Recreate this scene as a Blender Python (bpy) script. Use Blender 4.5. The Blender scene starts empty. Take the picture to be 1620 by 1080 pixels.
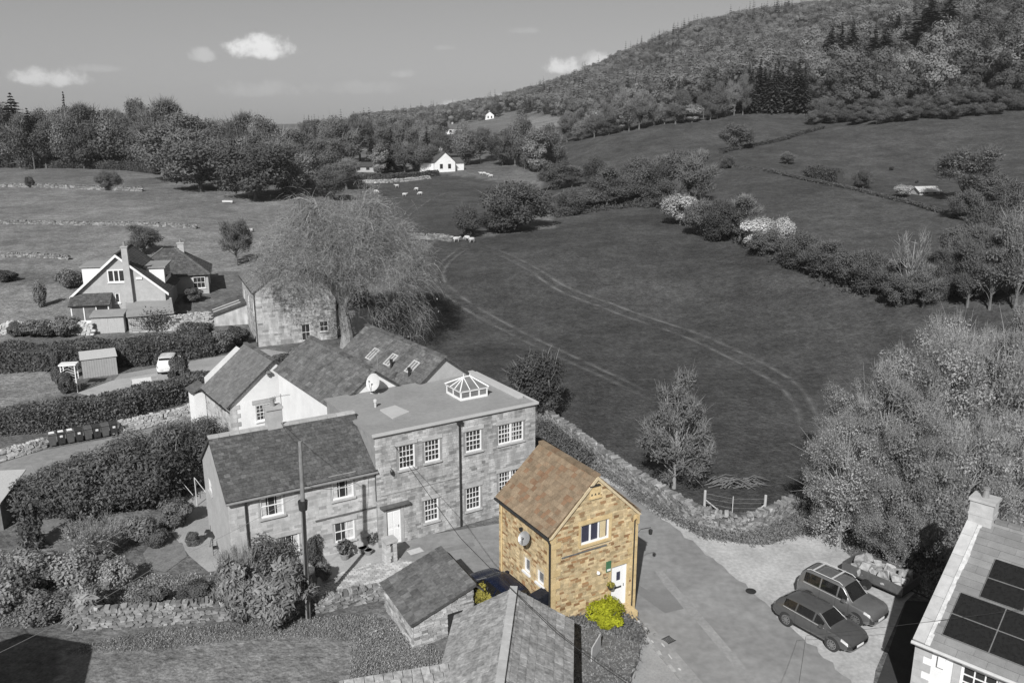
import bpy, bmesh, math, random
import numpy as np
from mathutils import Matrix, Vector, Euler

# ------------------------------------------------------------------ camera, sky, sun, exposure
SC = bpy.context.scene
COL = SC.collection
FOC, CAMH = 1320.0, 24.0                     # focal length in photo pixels, camera height (m)
PITCH = math.atan(340 / 1320.0)
CP, SP = math.cos(PITCH), math.sin(PITCH)
cam = bpy.data.cameras.new('camera')
cam.sensor_width = 36.0
cam.lens = 36.0 * FOC / 1620.0
cam.clip_start, cam.clip_end = 0.5, 12000.0
camo = bpy.data.objects.new('camera', cam)
camo.location = (0, 0, CAMH)
camo.rotation_euler = (math.pi / 2 - PITCH, 0, 0)
COL.objects.link(camo)
SC.camera = camo

SUN_EL, SUN_AZ = math.radians(37), math.radians(13)     # shadows fall away from the viewer, AZ to the right
SUN_DIR = Vector((math.sin(SUN_AZ) * math.cos(SUN_EL), math.cos(SUN_AZ) * math.cos(SUN_EL), -math.sin(SUN_EL)))
sun = bpy.data.lights.new('sun', 'SUN')
sun.energy, sun.angle, sun.color = 4.8, math.radians(0.53), (1.0, 0.995, 0.985)
suno = bpy.data.objects.new('sun', sun)
suno.rotation_euler = SUN_DIR.to_track_quat('-Z', 'Y').to_euler()
suno.location = (-30, -60, 90)
COL.objects.link(suno)

world = bpy.data.worlds.new('World')
SC.world = world
world.use_nodes = True
wt = world.node_tree
wt.nodes.clear()
def wn(t, **kw):
    n = wt.nodes.new(t)
    for k, v in kw.items(): setattr(n, k, v)
    return n
def wl(a, b): wt.links.new(a, b)
sky = wn('ShaderNodeTexSky', sky_type='NISHITA')
sky.sun_disc = False
sky.sun_elevation = SUN_EL
sky.sun_rotation = math.pi + SUN_AZ          # behind the viewer, to the left
sky.air_density, sky.dust_density, sky.ozone_density = 1.0, 0.6, 1.0
bw = wn('ShaderNodeRGBToBW'); wl(sky.outputs[0], bw.inputs[0])
wco = wn('ShaderNodeTexCoord')
def wmath(op, a, b=None, c=None):
    n = wn('ShaderNodeMath', operation=op)
    for i, v in enumerate((a, b, c)):
        if v is None: continue
        if isinstance(v, (int, float)): n.inputs[i].default_value = v
        else: wl(v, n.inputs[i])
    return n.outputs[0]
sep = wn('ShaderNodeSeparateXYZ'); wl(wco.outputs['Generated'], sep.inputs[0])
wx, wy, wz = sep.outputs
az = wmath('ARCTAN2', wx, wy)                # azimuth from straight ahead
el = wmath('ARCSINE', wz)
nz = wn('ShaderNodeTexNoise'); nz.inputs['Scale'].default_value = 55; nz.inputs['Detail'].default_value = 7
nz.inputs['Roughness'].default_value = 0.62
wl(wco.outputs['Generated'], nz.inputs['Vector'])
def cloud_dir(px, py):
    a, b = (px - 810) / FOC, -(py - 540) / FOC
    v = Vector((a, CP + SP * b, -SP + CP * b)).normalized()
    return math.atan2(v.x, v.y), math.asin(v.z)
# small fair-weather cumuli: flat base, billowed top (direction, half width, height, opacity)
CLOUDS = [(415, 80, 50, 20, .95), (322, 90, 24, 12, .35), (80, 126, 46, 15, .7), (890, 106, 28, 15, .8), (410, 145, 54, 14, .2),
          (640, 118, 20, 8, .2), (955, 98, 38, 15, .6), (735, 172, 36, 13, .6), (655, 182, 28, 10, .5), (605, 184, 20, 9, .45),
          (560, 142, 80, 12, .12), (780, 160, 22, 11, .4), (700, 76, 18, 5, .12), (830, 50, 24, 6, .12), (150, 110, 40, 6, .15)]
rr = random.Random(11)
extra = []
for k in range(26):                          # the same kind of clouds all round the sky
    a = rr.uniform(.62, 2 * math.pi - .62)
    extra.append((a if a < math.pi else a - 2 * math.pi, rr.uniform(.01, .12), rr.uniform(.02, .05), rr.uniform(.012, .024), rr.uniform(.3, .9)))
cl = None
for it in [cloud_dir(c[0], c[1]) + (c[2] / 1450, c[3] / 1450, c[4]) for c in CLOUDS] + extra:
    a0, e0, w, h, op = it
    dx = wmath('DIVIDE', wmath('SUBTRACT', az, a0), w)
    dy = wmath('DIVIDE', wmath('SUBTRACT', el, e0), h)
    up = wmath('MULTIPLY', wmath('MAXIMUM', dy, 0.0), 1.0)
    dn = wmath('MULTIPLY', wmath('MINIMUM', dy, 0.0), 1.7)
    r2 = wmath('ADD', wmath('MULTIPLY', dx, dx), wmath('ADD', wmath('MULTIPLY', up, up), wmath('MULTIPLY', dn, dn)))
    body = wmath('SUBTRACT', 1.15, wmath('ADD', r2, wmath('MULTIPLY', wmath('SUBTRACT', nz.outputs['Fac'], 0.5), 5.5)))
    m = wn('ShaderNodeMapRange', interpolation_type='SMOOTHSTEP')
    wl(body, m.inputs['Value']); m.inputs['From Min'].default_value = -.55; m.inputs['From Max'].default_value = 1.5
    m.inputs['To Max'].default_value = op
    cl = m.outputs[0] if cl is None else wmath('MAXIMUM', cl, m.outputs[0])
skyv = wmath('MULTIPLY', wmath('POWER', wmath('MAXIMUM', bw.outputs[0], .01), .8), .61)
skyc = wmath('ADD', wmath('MULTIPLY', skyv, wmath('SUBTRACT', 1.0, cl)), wmath('MULTIPLY', cl, 6.6))
bg = wn('ShaderNodeBackground'); bg.inputs['Strength'].default_value = 0.14
wl(skyc, bg.inputs['Color'])
wo = wn('ShaderNodeOutputWorld'); wl(bg.outputs[0], wo.inputs[0])

SC.view_settings.view_transform = 'Standard'
SC.view_settings.look = 'None'
SC.view_settings.exposure = 0.08
SC.view_settings.gamma = 1.0
SC.view_settings.use_curve_mapping = False
SC.cycles.use_denoising = True
SC.cycles.denoising_prefilter = 'ACCURATE'
SC.cycles.max_bounces = 5
SC.cycles.diffuse_bounces = 2
SC.cycles.glossy_bounces = 2
SC.cycles.transmission_bounces = 3
SC.cycles.transparent_max_bounces = 8
SC.cycles.caustics_reflective = SC.cycles.caustics_refractive = False

# ------------------------------------------------------------------ survey: photo pixel -> place
def ray(px, py):
    a, b = (px - 810) / FOC, -(py - 540) / FOC
    return np.array([a, CP + SP * b, -SP + CP * b])
def P(px, py, z=0.0):
    r = ray(px, py)
    return np.array([0, 0, CAMH]) + r * ((z - CAMH) / r[2])
def PD(px, py, Y):
    r = ray(px, py)
    return np.array([0, 0, CAMH]) + r * (Y / r[1])
def depth(p):
    return p[1] * CP - (p[2] - CAMH) * SP
def proj(p):
    d = depth(p)
    return 810 + FOC * p[0] / d, 540 - FOC * (p[1] * SP + (p[2] - CAMH) * CP) / d

# terrain survey points: (px, py, distance Y) or (px, py, None, height z)
SURV = [(-250, 1500, None, 0), (500, 1500, None, 0), (1200, 1500, None, 0), (1900, 1500, None, 0),
    (0, 1080, None, 0), (300, 1000, None, 0), (600, 1080, None, 0), (1000, 1000, None, 0), (1400, 1060, None, 0), (1620, 1080, None, 0),
    (0, 800, None, 0), (200, 820, None, 0), (430, 900, None, 0), (700, 870, None, 0), (850, 900, None, 0), (1000, 800, None, 0), (1150, 850, None, 0), (1350, 860, None, 0),
    (1600, 850, None, .8), (0, 700, None, 0), (200, 690, None, 0), (400, 720, None, 0), (550, 720, None, 0), (800, 740, None, 0), (950, 740, None, 0),
    (1100, 740, None, .1), (1300, 740, None, .3), (-150, 620, None, 0), (60, 620, None, 0), (260, 590, None, 0), (400, 590, None, 0), (600, 600, None, 0), (880, 640, None, 0),
    (1100, 640, None, .3), (1300, 600, None, 1.0), (1500, 560, None, 2.4),
    (-150, 520, None, 1.6), (60, 515, None, 1.6), (190, 505, None, 2.0), (300, 465, None, 2.6), (404, 552, None, .3), (540, 548, None, .4), (720, 520, None, .6), (900, 520, None, .8), (1050, 500, None, 1.4),
    (1250, 480, None, 3.4), (1450, 480, 92), (1650, 480, 86),
    (100, 425, 121), (-150, 430, 118), (380, 430, 122), (560, 430, 124), (740, 380, 146), (720, 440, 116), (900, 400, 128), (1000, 420, 121), (1000, 330, 170), (1120, 350, 150), (1250, 430, 110),
    (100, 352, 158), (-150, 352, 155), (330, 350, 160), (100, 297, 208), (-150, 297, 205), (380, 318, 190), (470, 300, 214), (120, 268, 246), (-150, 268, 250), (300, 272, 246),
    (650, 330, 196), (600, 282, 250), (700, 272, 268), (860, 290, 240), (880, 330, 178), (550, 300, 225),
    (1150, 268, 208), (1350, 298, 172), (1540, 345, 136), (1650, 385, 118), (1250, 330, 158), (1420, 390, 124), (1480, 270, 196), (1300, 245, 224), (1600, 285, 176), (1650, 180, 250), (1440, 186, 262),
    (1140, 240, 236), (1140, 225, 262), (1200, 205, 272), (1280, 195, 285), (1200, 180, 305), (1050, 195, 300), (950, 220, 290), (900, 250, 272), (1320, 160, 315), (1550, 150, 290),
    (1560, 80, 370), (1680, 60, 365), (1400, 110, 375), (1480, 70, 410), (1460, 30, 490), (1620, 18, 470), (1300, 110, 440), (1200, 130, 430), (1100, 150, 470), (1000, 165, 520), (900, 180, 600),
    (1300, 60, 640), (1380, 26, 700), (1200, 70, 680), (1100, 100, 740), (1000, 120, 800), (1240, 34, 800), (1120, 52, 880), (1000, 96, 960), (900, 143, 1050), (830, 160, 1120), (770, 168, 1200), (700, 180, 1300), (1500, 8, 640), (1660, -14, 620),
    (830, 188, 720), (770, 192, 780), (700, 212, 560), (760, 225, 430), (820, 235, 350), (600, 218, 420), (500, 225, 400), (480, 208, 900), (300, 215, 600), (0, 215, 600), (-250, 210, 700), (300, 203, 1500), (0, 203, 1500), (600, 198, 1800)]
_pts = np.array([P(s[0], s[1], s[3]) if s[2] is None else PD(s[0], s[1], s[2]) for s in SURV])
for D, lz in ((1700, (28, 34, 60, 105, 125, 130)), (3200, (26, 30, 40, 60, 70, 80)), (5000, (24, 24, 26, 28, 30, 30))):
    for a, z in zip((-55, -25, -5, 10, 25, 50), lz):
        _pts = np.vstack([_pts, [D * math.sin(math.radians(a)), D * math.cos(math.radians(a)), z]])
for a in (-70, 70):
    for D in (20, 60, 120): _pts = np.vstack([_pts, [D * math.sin(math.radians(a)), D * math.cos(math.radians(a)), 0]])
def _lp(x, y):
    r = np.maximum(np.hypot(x, y), 3.0)
    return np.stack([np.arctan2(x, y) * 1.6, np.log(r)], -1)
_q = _lp(_pts[:, 0], _pts[:, 1])
_EPS = 0.05
def _ker(a, b):
    d2 = ((a[:, None, :] - b[None, :, :]) ** 2).sum(-1)
    return -np.sqrt(d2 + _EPS ** 2)
_K = _ker(_q, _q)
_n = len(_q)
_A = np.zeros((_n + 1, _n + 1)); _A[:_n, :_n] = _K - np.eye(_n) * .004; _A[_n, :_n] = 1; _A[:_n, _n] = 1
_sol = np.linalg.solve(_A, np.append(_pts[:, 2], 0))
def zf(x, y):
    x, y = np.atleast_1d(np.asarray(x, float)), np.atleast_1d(np.asarray(y, float))
    out = np.empty(x.shape)
    for i in range(0, len(x), 40000):
        out[i:i + 40000] = _ker(_lp(x[i:i + 40000], y[i:i + 40000]), _q) @ _sol[:_n] + _sol[_n]
    # the village ground is level
    w = np.clip((np.hypot(x - 0, y - 45) - 42) / 30, 0, 1)
    # the parking bay left of the stone house lies about a metre above the road
    bay = .95 * np.exp(-(((x - .2) / 3.0) ** 2 + ((y - 36.6) / 3.4) ** 2))
    return out * w + np.clip(out, -.05, .05) * (1 - w) + bay
def gz(x, y): return float(zf(x, y)[0])
_ts = np.exp(np.linspace(math.log(15), math.log(4000), 900))
def G(px, py):
    """the ground seen at a photo pixel"""
    r = ray(px, py)
    p = np.array([0, 0, CAMH]) + r[None, :] * (_ts / r[1])[:, None]
    h = p[:, 2] - zf(p[:, 0], p[:, 1])
    i = np.argmax(h < 0)
    if h[i] >= 0: i = len(h) - 1
    if i == 0: return p[0]
    t = h[i - 1] / (h[i - 1] - h[i] + 1e-9)
    q = p[i - 1] + (p[i] - p[i - 1]) * t
    q[2] = gz(q[0], q[1])
    return q

# ------------------------------------------------------------------ materials
MATS = {}
def _base(name):
    m = bpy.data.materials.new(name); m.use_nodes = True
    nt = m.node_tree; nt.nodes.clear()
    return m, nt
def mat(name, c1, c2=None, scale=3.0, rough=.85, bump=0.0, tint=0.0, contrast=(.35, .65), detail=6, metal=0.0, scale2=0, amt2=.0, spec=.3, stretch=None, c3=None, stretch2=None, coat=0):
    """two colours mixed by noise in place coordinates, varied piece by piece with the tint"""
    if isinstance(c1, (int, float)): c1 = (c1,) * 3
    if c2 is None: c2 = c1
    if isinstance(c2, (int, float)): c2 = (c2,) * 3
    m, nt = _base(name)
    N, L = nt.nodes.new, nt.links.new
    o = N('ShaderNodeOutputMaterial'); b = N('ShaderNodeBsdfPrincipled')
    b.inputs['Roughness'].default_value = rough; b.inputs['Metallic'].default_value = metal
    b.inputs['Specular IOR Level'].default_value = spec; b.inputs['Coat Weight'].default_value = coat; b.inputs['Coat Roughness'].default_value = .04
    L(b.outputs[0], o.inputs[0])
    geo = N('ShaderNodeNewGeometry')
    vec = geo.outputs['Position']
    if stretch:
        mp = N('ShaderNodeMapping'); mp.inputs['Scale'].default_value = stretch; L(vec, mp.inputs[0]); vec = mp.outputs[0]
    n1 = N('ShaderNodeTexNoise'); n1.inputs['Scale'].default_value = scale; n1.inputs['Detail'].default_value = detail; n1.inputs['Roughness'].default_value = .6
    L(vec, n1.inputs['Vector'])
    mr = N('ShaderNodeMapRange'); mr.inputs['From Min'].default_value, mr.inputs['From Max'].default_value = contrast
    L(n1.outputs['Fac'], mr.inputs['Value'])
    mx = N('ShaderNodeMix'); mx.data_type = 'RGBA'
    mx.inputs['A'].default_value = (*c1, 1); mx.inputs['B'].default_value = (*c2, 1)
    L(mr.outputs[0], mx.inputs['Factor'])
    col = mx.outputs['Result']
    oi = N('ShaderNodeObjectInfo'); at = N('ShaderNodeAttribute'); at.attribute_name = 'tint'
    ad = N('ShaderNodeMath'); ad.operation = 'ADD'; L(oi.outputs['Random'], ad.inputs[0]); L(at.outputs['Fac'], ad.inputs[1])
    fr = N('ShaderNodeMath'); fr.operation = 'FRACT'; L(ad.outputs[0], fr.inputs[0])
    if c3 is not None:
        if isinstance(c3, (int, float)): c3 = (c3,) * 3
        mm = N('ShaderNodeMapRange'); mm.inputs['From Min'].default_value = .72; mm.inputs['From Max'].default_value = .92
        L(fr.outputs[0], mm.inputs['Value'])
        m3 = N('ShaderNodeMix'); m3.data_type = 'RGBA'; L(mm.outputs[0], m3.inputs['Factor']); L(col, m3.inputs['A']); m3.inputs['B'].default_value = (*c3, 1)
        col = m3.outputs['Result']
    fac = None
    if tint:
        f2 = N('ShaderNodeMath'); f2.operation = 'MULTIPLY'; L(fr.outputs[0], f2.inputs[0]); f2.inputs[1].default_value = 7.31
        f3 = N('ShaderNodeMath'); f3.operation = 'FRACT'; L(f2.outputs[0], f3.inputs[0])
        mt = N('ShaderNodeMapRange'); mt.inputs['To Min'].default_value = 1 - tint; mt.inputs['To Max'].default_value = 1 + tint
        L(f3.outputs[0], mt.inputs['Value']); fac = mt.outputs[0]
    if amt2:
        n2 = N('ShaderNodeTexNoise'); n2.inputs['Scale'].default_value = scale2; n2.inputs['Detail'].default_value = 4
        v2 = geo.outputs['Position']
        if stretch2:
            mp2 = N('ShaderNodeMapping'); mp2.inputs['Scale'].default_value = stretch2; L(v2, mp2.inputs[0]); v2 = mp2.outputs[0]
        L(v2, n2.inputs['Vector'])
        m2 = N('ShaderNodeMapRange'); m2.inputs['From Min'].default_value, m2.inputs['From Max'].default_value = .3, .7
        m2.inputs['To Min'].default_value = 1 - amt2; m2.inputs['To Max'].default_value = 1 + amt2
        L(n2.outputs['Fac'], m2.inputs['Value'])
        if fac is None: fac = m2.outputs[0]
        else:
            mu = N('ShaderNodeMath'); mu.operation = 'MULTIPLY'; L(fac, mu.inputs[0]); L(m2.outputs[0], mu.inputs[1]); fac = mu.outputs[0]
    if fac is not None:
        vm = N('ShaderNodeVectorMath'); vm.operation = 'SCALE'; L(col, vm.inputs[0]); L(fac, vm.inputs['Scale']); col = vm.outputs[0]
    L(col, b.inputs['Base Color'])
    if bump:
        bp = N('ShaderNodeBump'); bp.inputs['Strength'].default_value = min(1, bump); bp.inputs['Distance'].default_value = .04
        L(n1.outputs['Fac'], bp.inputs['Height']); L(bp.outputs[0], b.inputs['Normal'])
    MATS[name] = m
    return m
def leafmat(name, v, var=.45, trans=.3, col=None, ov=.22):
    m, nt = _base(name)
    N, L = nt.nodes.new, nt.links.new
    o = N('ShaderNodeOutputMaterial'); d = N('ShaderNodeBsdfDiffuse'); t = N('ShaderNodeBsdfTranslucent'); mx = N('ShaderNodeMixShader')
    mx.inputs[0].default_value = trans
    at = N('ShaderNodeAttribute'); at.attribute_name = 'tint'
    oi = N('ShaderNodeObjectInfo')
    mr = N('ShaderNodeMapRange'); mr.inputs['To Min'].default_value = 1 - var; mr.inputs['To Max'].default_value = 1 + var
    L(at.outputs['Fac'], mr.inputs['Value'])
    m2 = N('ShaderNodeMapRange'); m2.inputs['To Min'].default_value = 1 - ov; m2.inputs['To Max'].default_value = 1 + ov
    L(oi.outputs['Random'], m2.inputs['Value'])
    mu = N('ShaderNodeMath'); mu.operation = 'MULTIPLY'; L(mr.outputs[0], mu.inputs[0]); L(m2.outputs[0], mu.inputs[1])
    c = N('ShaderNodeVectorMath'); c.operation = 'SCALE'; c.inputs[0].default_value = col or (v, v, v)
    L(mu.outputs[0], c.inputs['Scale'])
    L(c.outputs[0], d.inputs[0]); L(c.outputs[0], t.inputs[0])
    L(d.outputs[0], mx.inputs[1]); L(t.outputs[0], mx.inputs[2]); L(mx.outputs[0], o.inputs[0])
    MATS[name] = m
    return m
def glass(name, v=.03, rough=.06, col=None):
    m, nt = _base(name)
    N, L = nt.nodes.new, nt.links.new
    o = N('ShaderNodeOutputMaterial'); b = N('ShaderNodeBsdfPrincipled')
    geo = N('ShaderNodeNewGeometry'); n1 = N('ShaderNodeTexNoise'); n1.inputs['Scale'].default_value = 1.7
    L(geo.outputs['Position'], n1.inputs['Vector'])
    mx = N('ShaderNodeMix'); mx.data_type = 'RGBA'
    c = col or (v, v, v)
    mx.inputs['A'].default_value = (*[k * .6 for k in c], 1); mx.inputs['B'].default_value = (*[k * 1.6 for k in c], 1)
    L(n1.outputs['Fac'], mx.inputs['Factor']); L(mx.outputs['Result'], b.inputs['Base Color'])
    b.inputs['Roughness'].default_value = rough; b.inputs['Specular IOR Level'].default_value = .6
    L(b.outputs[0], o.inputs[0]); MATS[name] = m
    return m

# ------------------------------------------------------------------ mesh helpers
MW = {}                                        # world matrix of every object placed
def link(o, parent=None, M=None):
    COL.objects.link(o)
    if parent is not None: o.parent = parent
    if M is not None: o.matrix_local = M
    MW[o.name] = (MW[parent.name] if parent is not None else Matrix()) @ (M if M is not None else Matrix())
    return o
def tag(o, label, cat, group=None, kind=None):
    if label: o['label'] = label
    if cat: o['category'] = cat
    if group: o['group'] = group
    if kind: o['kind'] = kind
    return o
def thing(name, label, cat, loc=(0, 0, 0), rz=0.0, group=None, scale=1.0):
    o = bpy.data.objects.new(name, None); o.empty_display_size = .3
    M = Matrix.Translation(Vector(loc)) @ Matrix.Rotation(rz, 4, 'Z') @ Matrix.Diagonal((scale, scale, scale, 1))
    link(o, None, M)
    return tag(o, label, cat, group)
class MB:
    """collects faces, then links them as one mesh"""
    def __init__(s, M=None): s.v, s.f, s.t, s.M = [], [], [], M; s.cur = 0.0
    def _p(s, p): return tuple(s.M @ Vector(p)) if s.M is not None else tuple(p)
    def poly(s, pts):
        b = len(s.v); s.v += [s._p(p) for p in pts]; s.f.append(tuple(range(b, b + len(pts)))); s.t.append(s.cur); return s
    def hexa(s, c, skip=()):
        """8 corners: bottom ring 0-3 (counter-clockwise from above), top ring 4-7"""
        b = len(s.v); s.v += [s._p(p) for p in c]
        for k, q in enumerate(((3, 2, 1, 0), (4, 5, 6, 7), (0, 1, 5, 4), (1, 2, 6, 5), (2, 3, 7, 6), (3, 0, 4, 7))):
            if k in skip: continue
            s.f.append(tuple(b + i for i in q)); s.t.append(s.cur)
        return s
    def box(s, x0, x1, y0, y1, z0, z1, skip=()):
        return s.hexa([(x0, y0, z0), (x1, y0, z0), (x1, y1, z0), (x0, y1, z0), (x0, y0, z1), (x1, y0, z1), (x1, y1, z1), (x0, y1, z1)], skip)
    def prism(s, prof, y0, y1, axis='y'):
        """profile in x,z swept along y (or profile in y,z swept along x)"""
        n = len(prof); b = len(s.v)
        for y in (y0, y1):
            for a, z in prof: s.v.append(s._p((a, y, z) if axis == 'y' else (y, a, z)))
        s.f.append(tuple(range(b, b + n))[::1]); s.f.append(tuple(range(b + n, b + 2 * n))[::-1]); s.t += [s.cur, s.cur]
        for i in range(n):
            j = (i + 1) % n
            s.f.append((b + i, b + n + i, b + n + j, b + j)); s.t.append(s.cur)
        return s
    def tube(s, path, rad, n=6, cap=True):
        path = [Vector(p) for p in path]
        if isinstance(rad, (int, float)): rad = [rad] * len(path)
        b = len(s.v)
        for i, p in enumerate(path):
            d = (path[min(i + 1, len(path) - 1)] - path[max(i - 1, 0)])
            d = d.normalized() if d.length > 1e-9 else Vector((0, 0, 1))
            a = d.cross(Vector((0, 0, 1)) if abs(d.z) < .9 else Vector((1, 0, 0))).normalized(); c = d.cross(a)
            for k in range(n):
                t = 2 * math.pi * k / n
                s.v.append(s._p(p + (a * math.cos(t) + c * math.sin(t)) * rad[i]))
        for i in range(len(path) - 1):
            for k in range(n):
                k2 = (k + 1) % n
                s.f.append((b + i * n + k, b + (i + 1) * n + k, b + (i + 1) * n + k2, b + i * n + k2)); s.t.append(s.cur)
        if cap:
            s.f.append(tuple(b + k for k in range(n))); e = b + (len(path) - 1) * n
            s.f.append(tuple(e + k for k in range(n))[::-1]); s.t += [s.cur] * 2
        return s
    def lathe(s, prof, n=12, o=(0, 0, 0)):
        return s.tube([(o[0], o[1], o[2] + z) for r, z in prof], [max(r, 1e-3) for r, z in prof], n)
    def mesh(s, name):
        me = bpy.data.meshes.new(name); me.from_pydata(s.v, [], s.f)
        if any(s.t):
            a = me.attributes.new('tint', 'FLOAT', 'FACE'); a.data.foreach_set('value', s.t)
        me.validate(); 
        bm = bmesh.new(); bm.from_mesh(me); bmesh.ops.recalc_face_normals(bm, faces=bm.faces[:]); bm.to_mesh(me); bm.free()
        return me
    def build(s, name, m, parent=None, M=None, smooth=False, label=None, kind=None):
        me = s.mesh(name)
        me.materials.append(MATS[m] if isinstance(m, str) else m)
        if smooth: me.polygons.foreach_set('use_smooth', [True] * len(me.polygons))
        o = bpy.data.objects.new(name, me)
        link(o, parent, M)
        if label: o['label'] = label
        if kind: o['kind'] = kind
        return o
def npmesh(name, V, F, m, tints=None):
    """F: (n,4) or (n,3) index array"""
    me = bpy.data.meshes.new(name)
    V, F = np.asarray(V, np.float32), np.asarray(F, np.int32)
    k = F.shape[1]
    me.vertices.add(len(V)); me.vertices.foreach_set('co', V.ravel())
    me.loops.add(F.size); me.loops.foreach_set('vertex_index', F.ravel())
    me.polygons.add(len(F)); me.polygons.foreach_set('loop_start', np.arange(0, F.size, k, dtype=np.int32))
    me.polygons.foreach_set('loop_total', np.full(len(F), k, np.int32))
    if tints is not None:
        a = me.attributes.new('tint', 'FLOAT', 'FACE'); a.data.foreach_set('value', np.asarray(tints, np.float32))
    me.polygons.foreach_set('use_smooth', np.zeros(len(F), bool))
    me.update(calc_edges=True)
    me.materials.append(MATS[m] if isinstance(m, str) else m)
    return me
def obj(name, me, parent=None, M=None):
    return link(bpy.data.objects.new(name, me), parent, M)
def copy_tree(o, parent=None, M=None, children=None):
    c = o.copy(); COL.objects.link(c); c.parent = parent
    if M is not None: c.matrix_local = M
    MW[c.name] = (MW[parent.name] if parent is not None else Matrix()) @ c.matrix_local
    for ch in (children if children is not None else list(o.children)):
        copy_tree(ch, c)
    return c
def FACE(kind, W=0, D=0):
    """wall frames: x along the wall seen from outside, -y outwards, z up"""
    if kind == 'front': return Matrix()
    if kind == 'left': return Matrix.Translation((0, D, 0)) @ Matrix.Rotation(-math.pi / 2, 4, 'Z')
    if kind == 'right': return Matrix.Translation((W, 0, 0)) @ Matrix.Rotation(math.pi / 2, 4, 'Z')
    return Matrix.Translation((W, D, 0)) @ Matrix.Rotation(math.pi, 4, 'Z')

# irregular blocks shared by all stones, tiles and slates
_PIECE = {}
def piece_meshes(m, kind):
    key = (m, kind)
    if key not in _PIECE:
        out = []
        rn = random.Random(5)
        for k in range(5):
            j = {'stone': .045, 'rubble': .16, 'tile': .014, 'clean': .004}[kind]
            mb = MB()
            i = .1 if kind == 'rubble' else .02
            c = []
            for z in (-.5, .5):
                for x, y in ((-.5, -.5), (.5, -.5), (.5, .5), (-.5, .5)):
                    s = 1 - (i if kind in ('stone', 'rubble') and y < 0 else 0) * rn.uniform(.3, 1.6)
                    c.append((x * s + rn.uniform(-j, j), y + rn.uniform(-j, j) * .5, z * s + rn.uniform(-j, j)))
            mb.hexa(c)
            me = mb.mesh('piece'); me.materials.append(MATS[m]); out.append(me)
        _PIECE[key] = out
    return _PIECE[key]
def pieces(name, m, parent, items, kind='stone', cap=300, minpx=8.5, joined=None, seed=1):
    """items: local 4x4 matrices of unit blocks. The largest in view become objects, the rest one mesh."""
    rn = random.Random(seed)
    mes = piece_meshes(m, kind)
    W = MW[parent.name]
    sized = []
    for i, M in enumerate(items):
        c = W @ M.translation
        d = max(1, c.y * CP - (c.z - CAMH) * SP)
        sc = W.to_scale().x
        w = max(M.col[0].xyz.length, M.col[2].xyz.length, M.col[1].xyz.length) * sc
        px, py = proj(c)
        vis = -20 < px < 1640 and -20 < py < 1100
        sized.append((FOC * w / d if vis else 0, i))
    sized.sort(reverse=True)
    ind = set(i for s, i in sized[:cap] if s >= minpx)
    V, F, T = [], [], []
    n = 0
    for i, M in enumerate(items):
        me = mes[rn.randrange(len(mes))]
        if i in ind:
            link(bpy.data.objects.new(name, me), parent, M)
        else:
            V += [tuple(M @ v.co) for v in me.vertices]
            for p in me.polygons: F.append([n + k for k in p.vertices])
            T += [rn.random()] * len(me.polygons); n += len(me.vertices)
    if F:
        o = obj(joined or name + 'work', npmesh(name, V, F, m, T), parent)
        o['kind'] = 'stuff'
def TRS(c, d, M=None, rz=0, rx=0):
    m = Matrix.Translation(Vector(c)) @ Matrix.Rotation(rz, 4, 'Z') @ Matrix.Rotation(rx, 4, 'X') @ Matrix.Diagonal((*d, 1))
    return M @ m if M is not None else m
# ------------------------------------------------------------------ material list (grey: the place as the photograph shows it)
mat('sandstone', (.43, .33, .19), (.58, .47, .295), 3.5, .9, .5, tint=.26, c3=(.29, .17, .085), amt2=.16, scale2=1.7, stretch2=(1.4, 1.4, .3))
mat('sand_mortar', (.50, .41, .27), (.60, .505, .35), 6, .95, .4)
mat('sand_dressed', (.50, .375, .195), (.59, .46, .26), 2.5, .9, .35, tint=.1, amt2=.1, scale2=15)
mat('tile_brown', (.19, .143, .096), (.275, .21, .145), 2.2, .9, .4, tint=.15, c3=(.21, .13, .08), amt2=.14, scale2=14)
mat('tile_bed', (.12, .085, .05), (.16, .11, .065), 4, .95)
mat('stone_mill', .34, .47, 1.1, .9, .3, tint=.16, c3=.25, amt2=.28, scale2=1.6, stretch2=(1.3, 1.3, .22))
mat('mortar_mill', .24, .31, 2.0, .95, .4)  # mortar tone lowered to stand in for shadow in the joints
mat('stone_cottage', .44, .54, 1.6, .9, .25, tint=.10, c3=.34, amt2=.18, scale2=1.8, stretch2=(1.2, 1.2, .25))
mat('mortar_cottage', .36, .43, 2.5, .95, .35)  # darkened too, joint shadow put into the mortar colour
mat('stone_dressed', .38, .48, 2.5, .9, .3, tint=.08)
mat('stone_rubble', .18, .30, 2.0, .95, .6, tint=.38, c3=.16, amt2=.15, scale2=20)
mat('stone_dark', .10, .15, 3, .95, .5)
mat('stone_pale', .33, .50, 2.0, .95, .6, tint=.3, c3=.25, amt2=.15, scale2=20)
mat('slate_cottage', .068, .10, 3.5, .85, .5, tint=.24, c3=.11, amt2=.3, scale2=9)
mat('slate_plain', .135, .17, 1.5, .8, .3, tint=.16, amt2=.12, scale2=8)
mat('slate_moss', .09, .15, 1.0, .9, .6, tint=.22, c3=.15, amt2=.28, scale2=6)
mat('slate_stone', .23, .36, 2.4, .9, .6, tint=.2, amt2=.3, scale2=7)
mat('slate_new', .19, .235, 2.0, .75, .2, tint=.12, amt2=.07, scale2=20)
mat('tile_dark', .055, .085, 3, .8, .3, tint=.2)
mat('roof_bed', .06, .09, 4, .95)
mat('felt', .26, .31, .45, .85, .15, amt2=.08, scale2=5)
mat('felt_pale', .45, .5, 1.0, .8, .1)
mat('lead', .16, .2, 3, .6, .1)
mat('render_white', .74, .81, 1.2, .9, .1, amt2=.05, scale2=.7)
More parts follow.
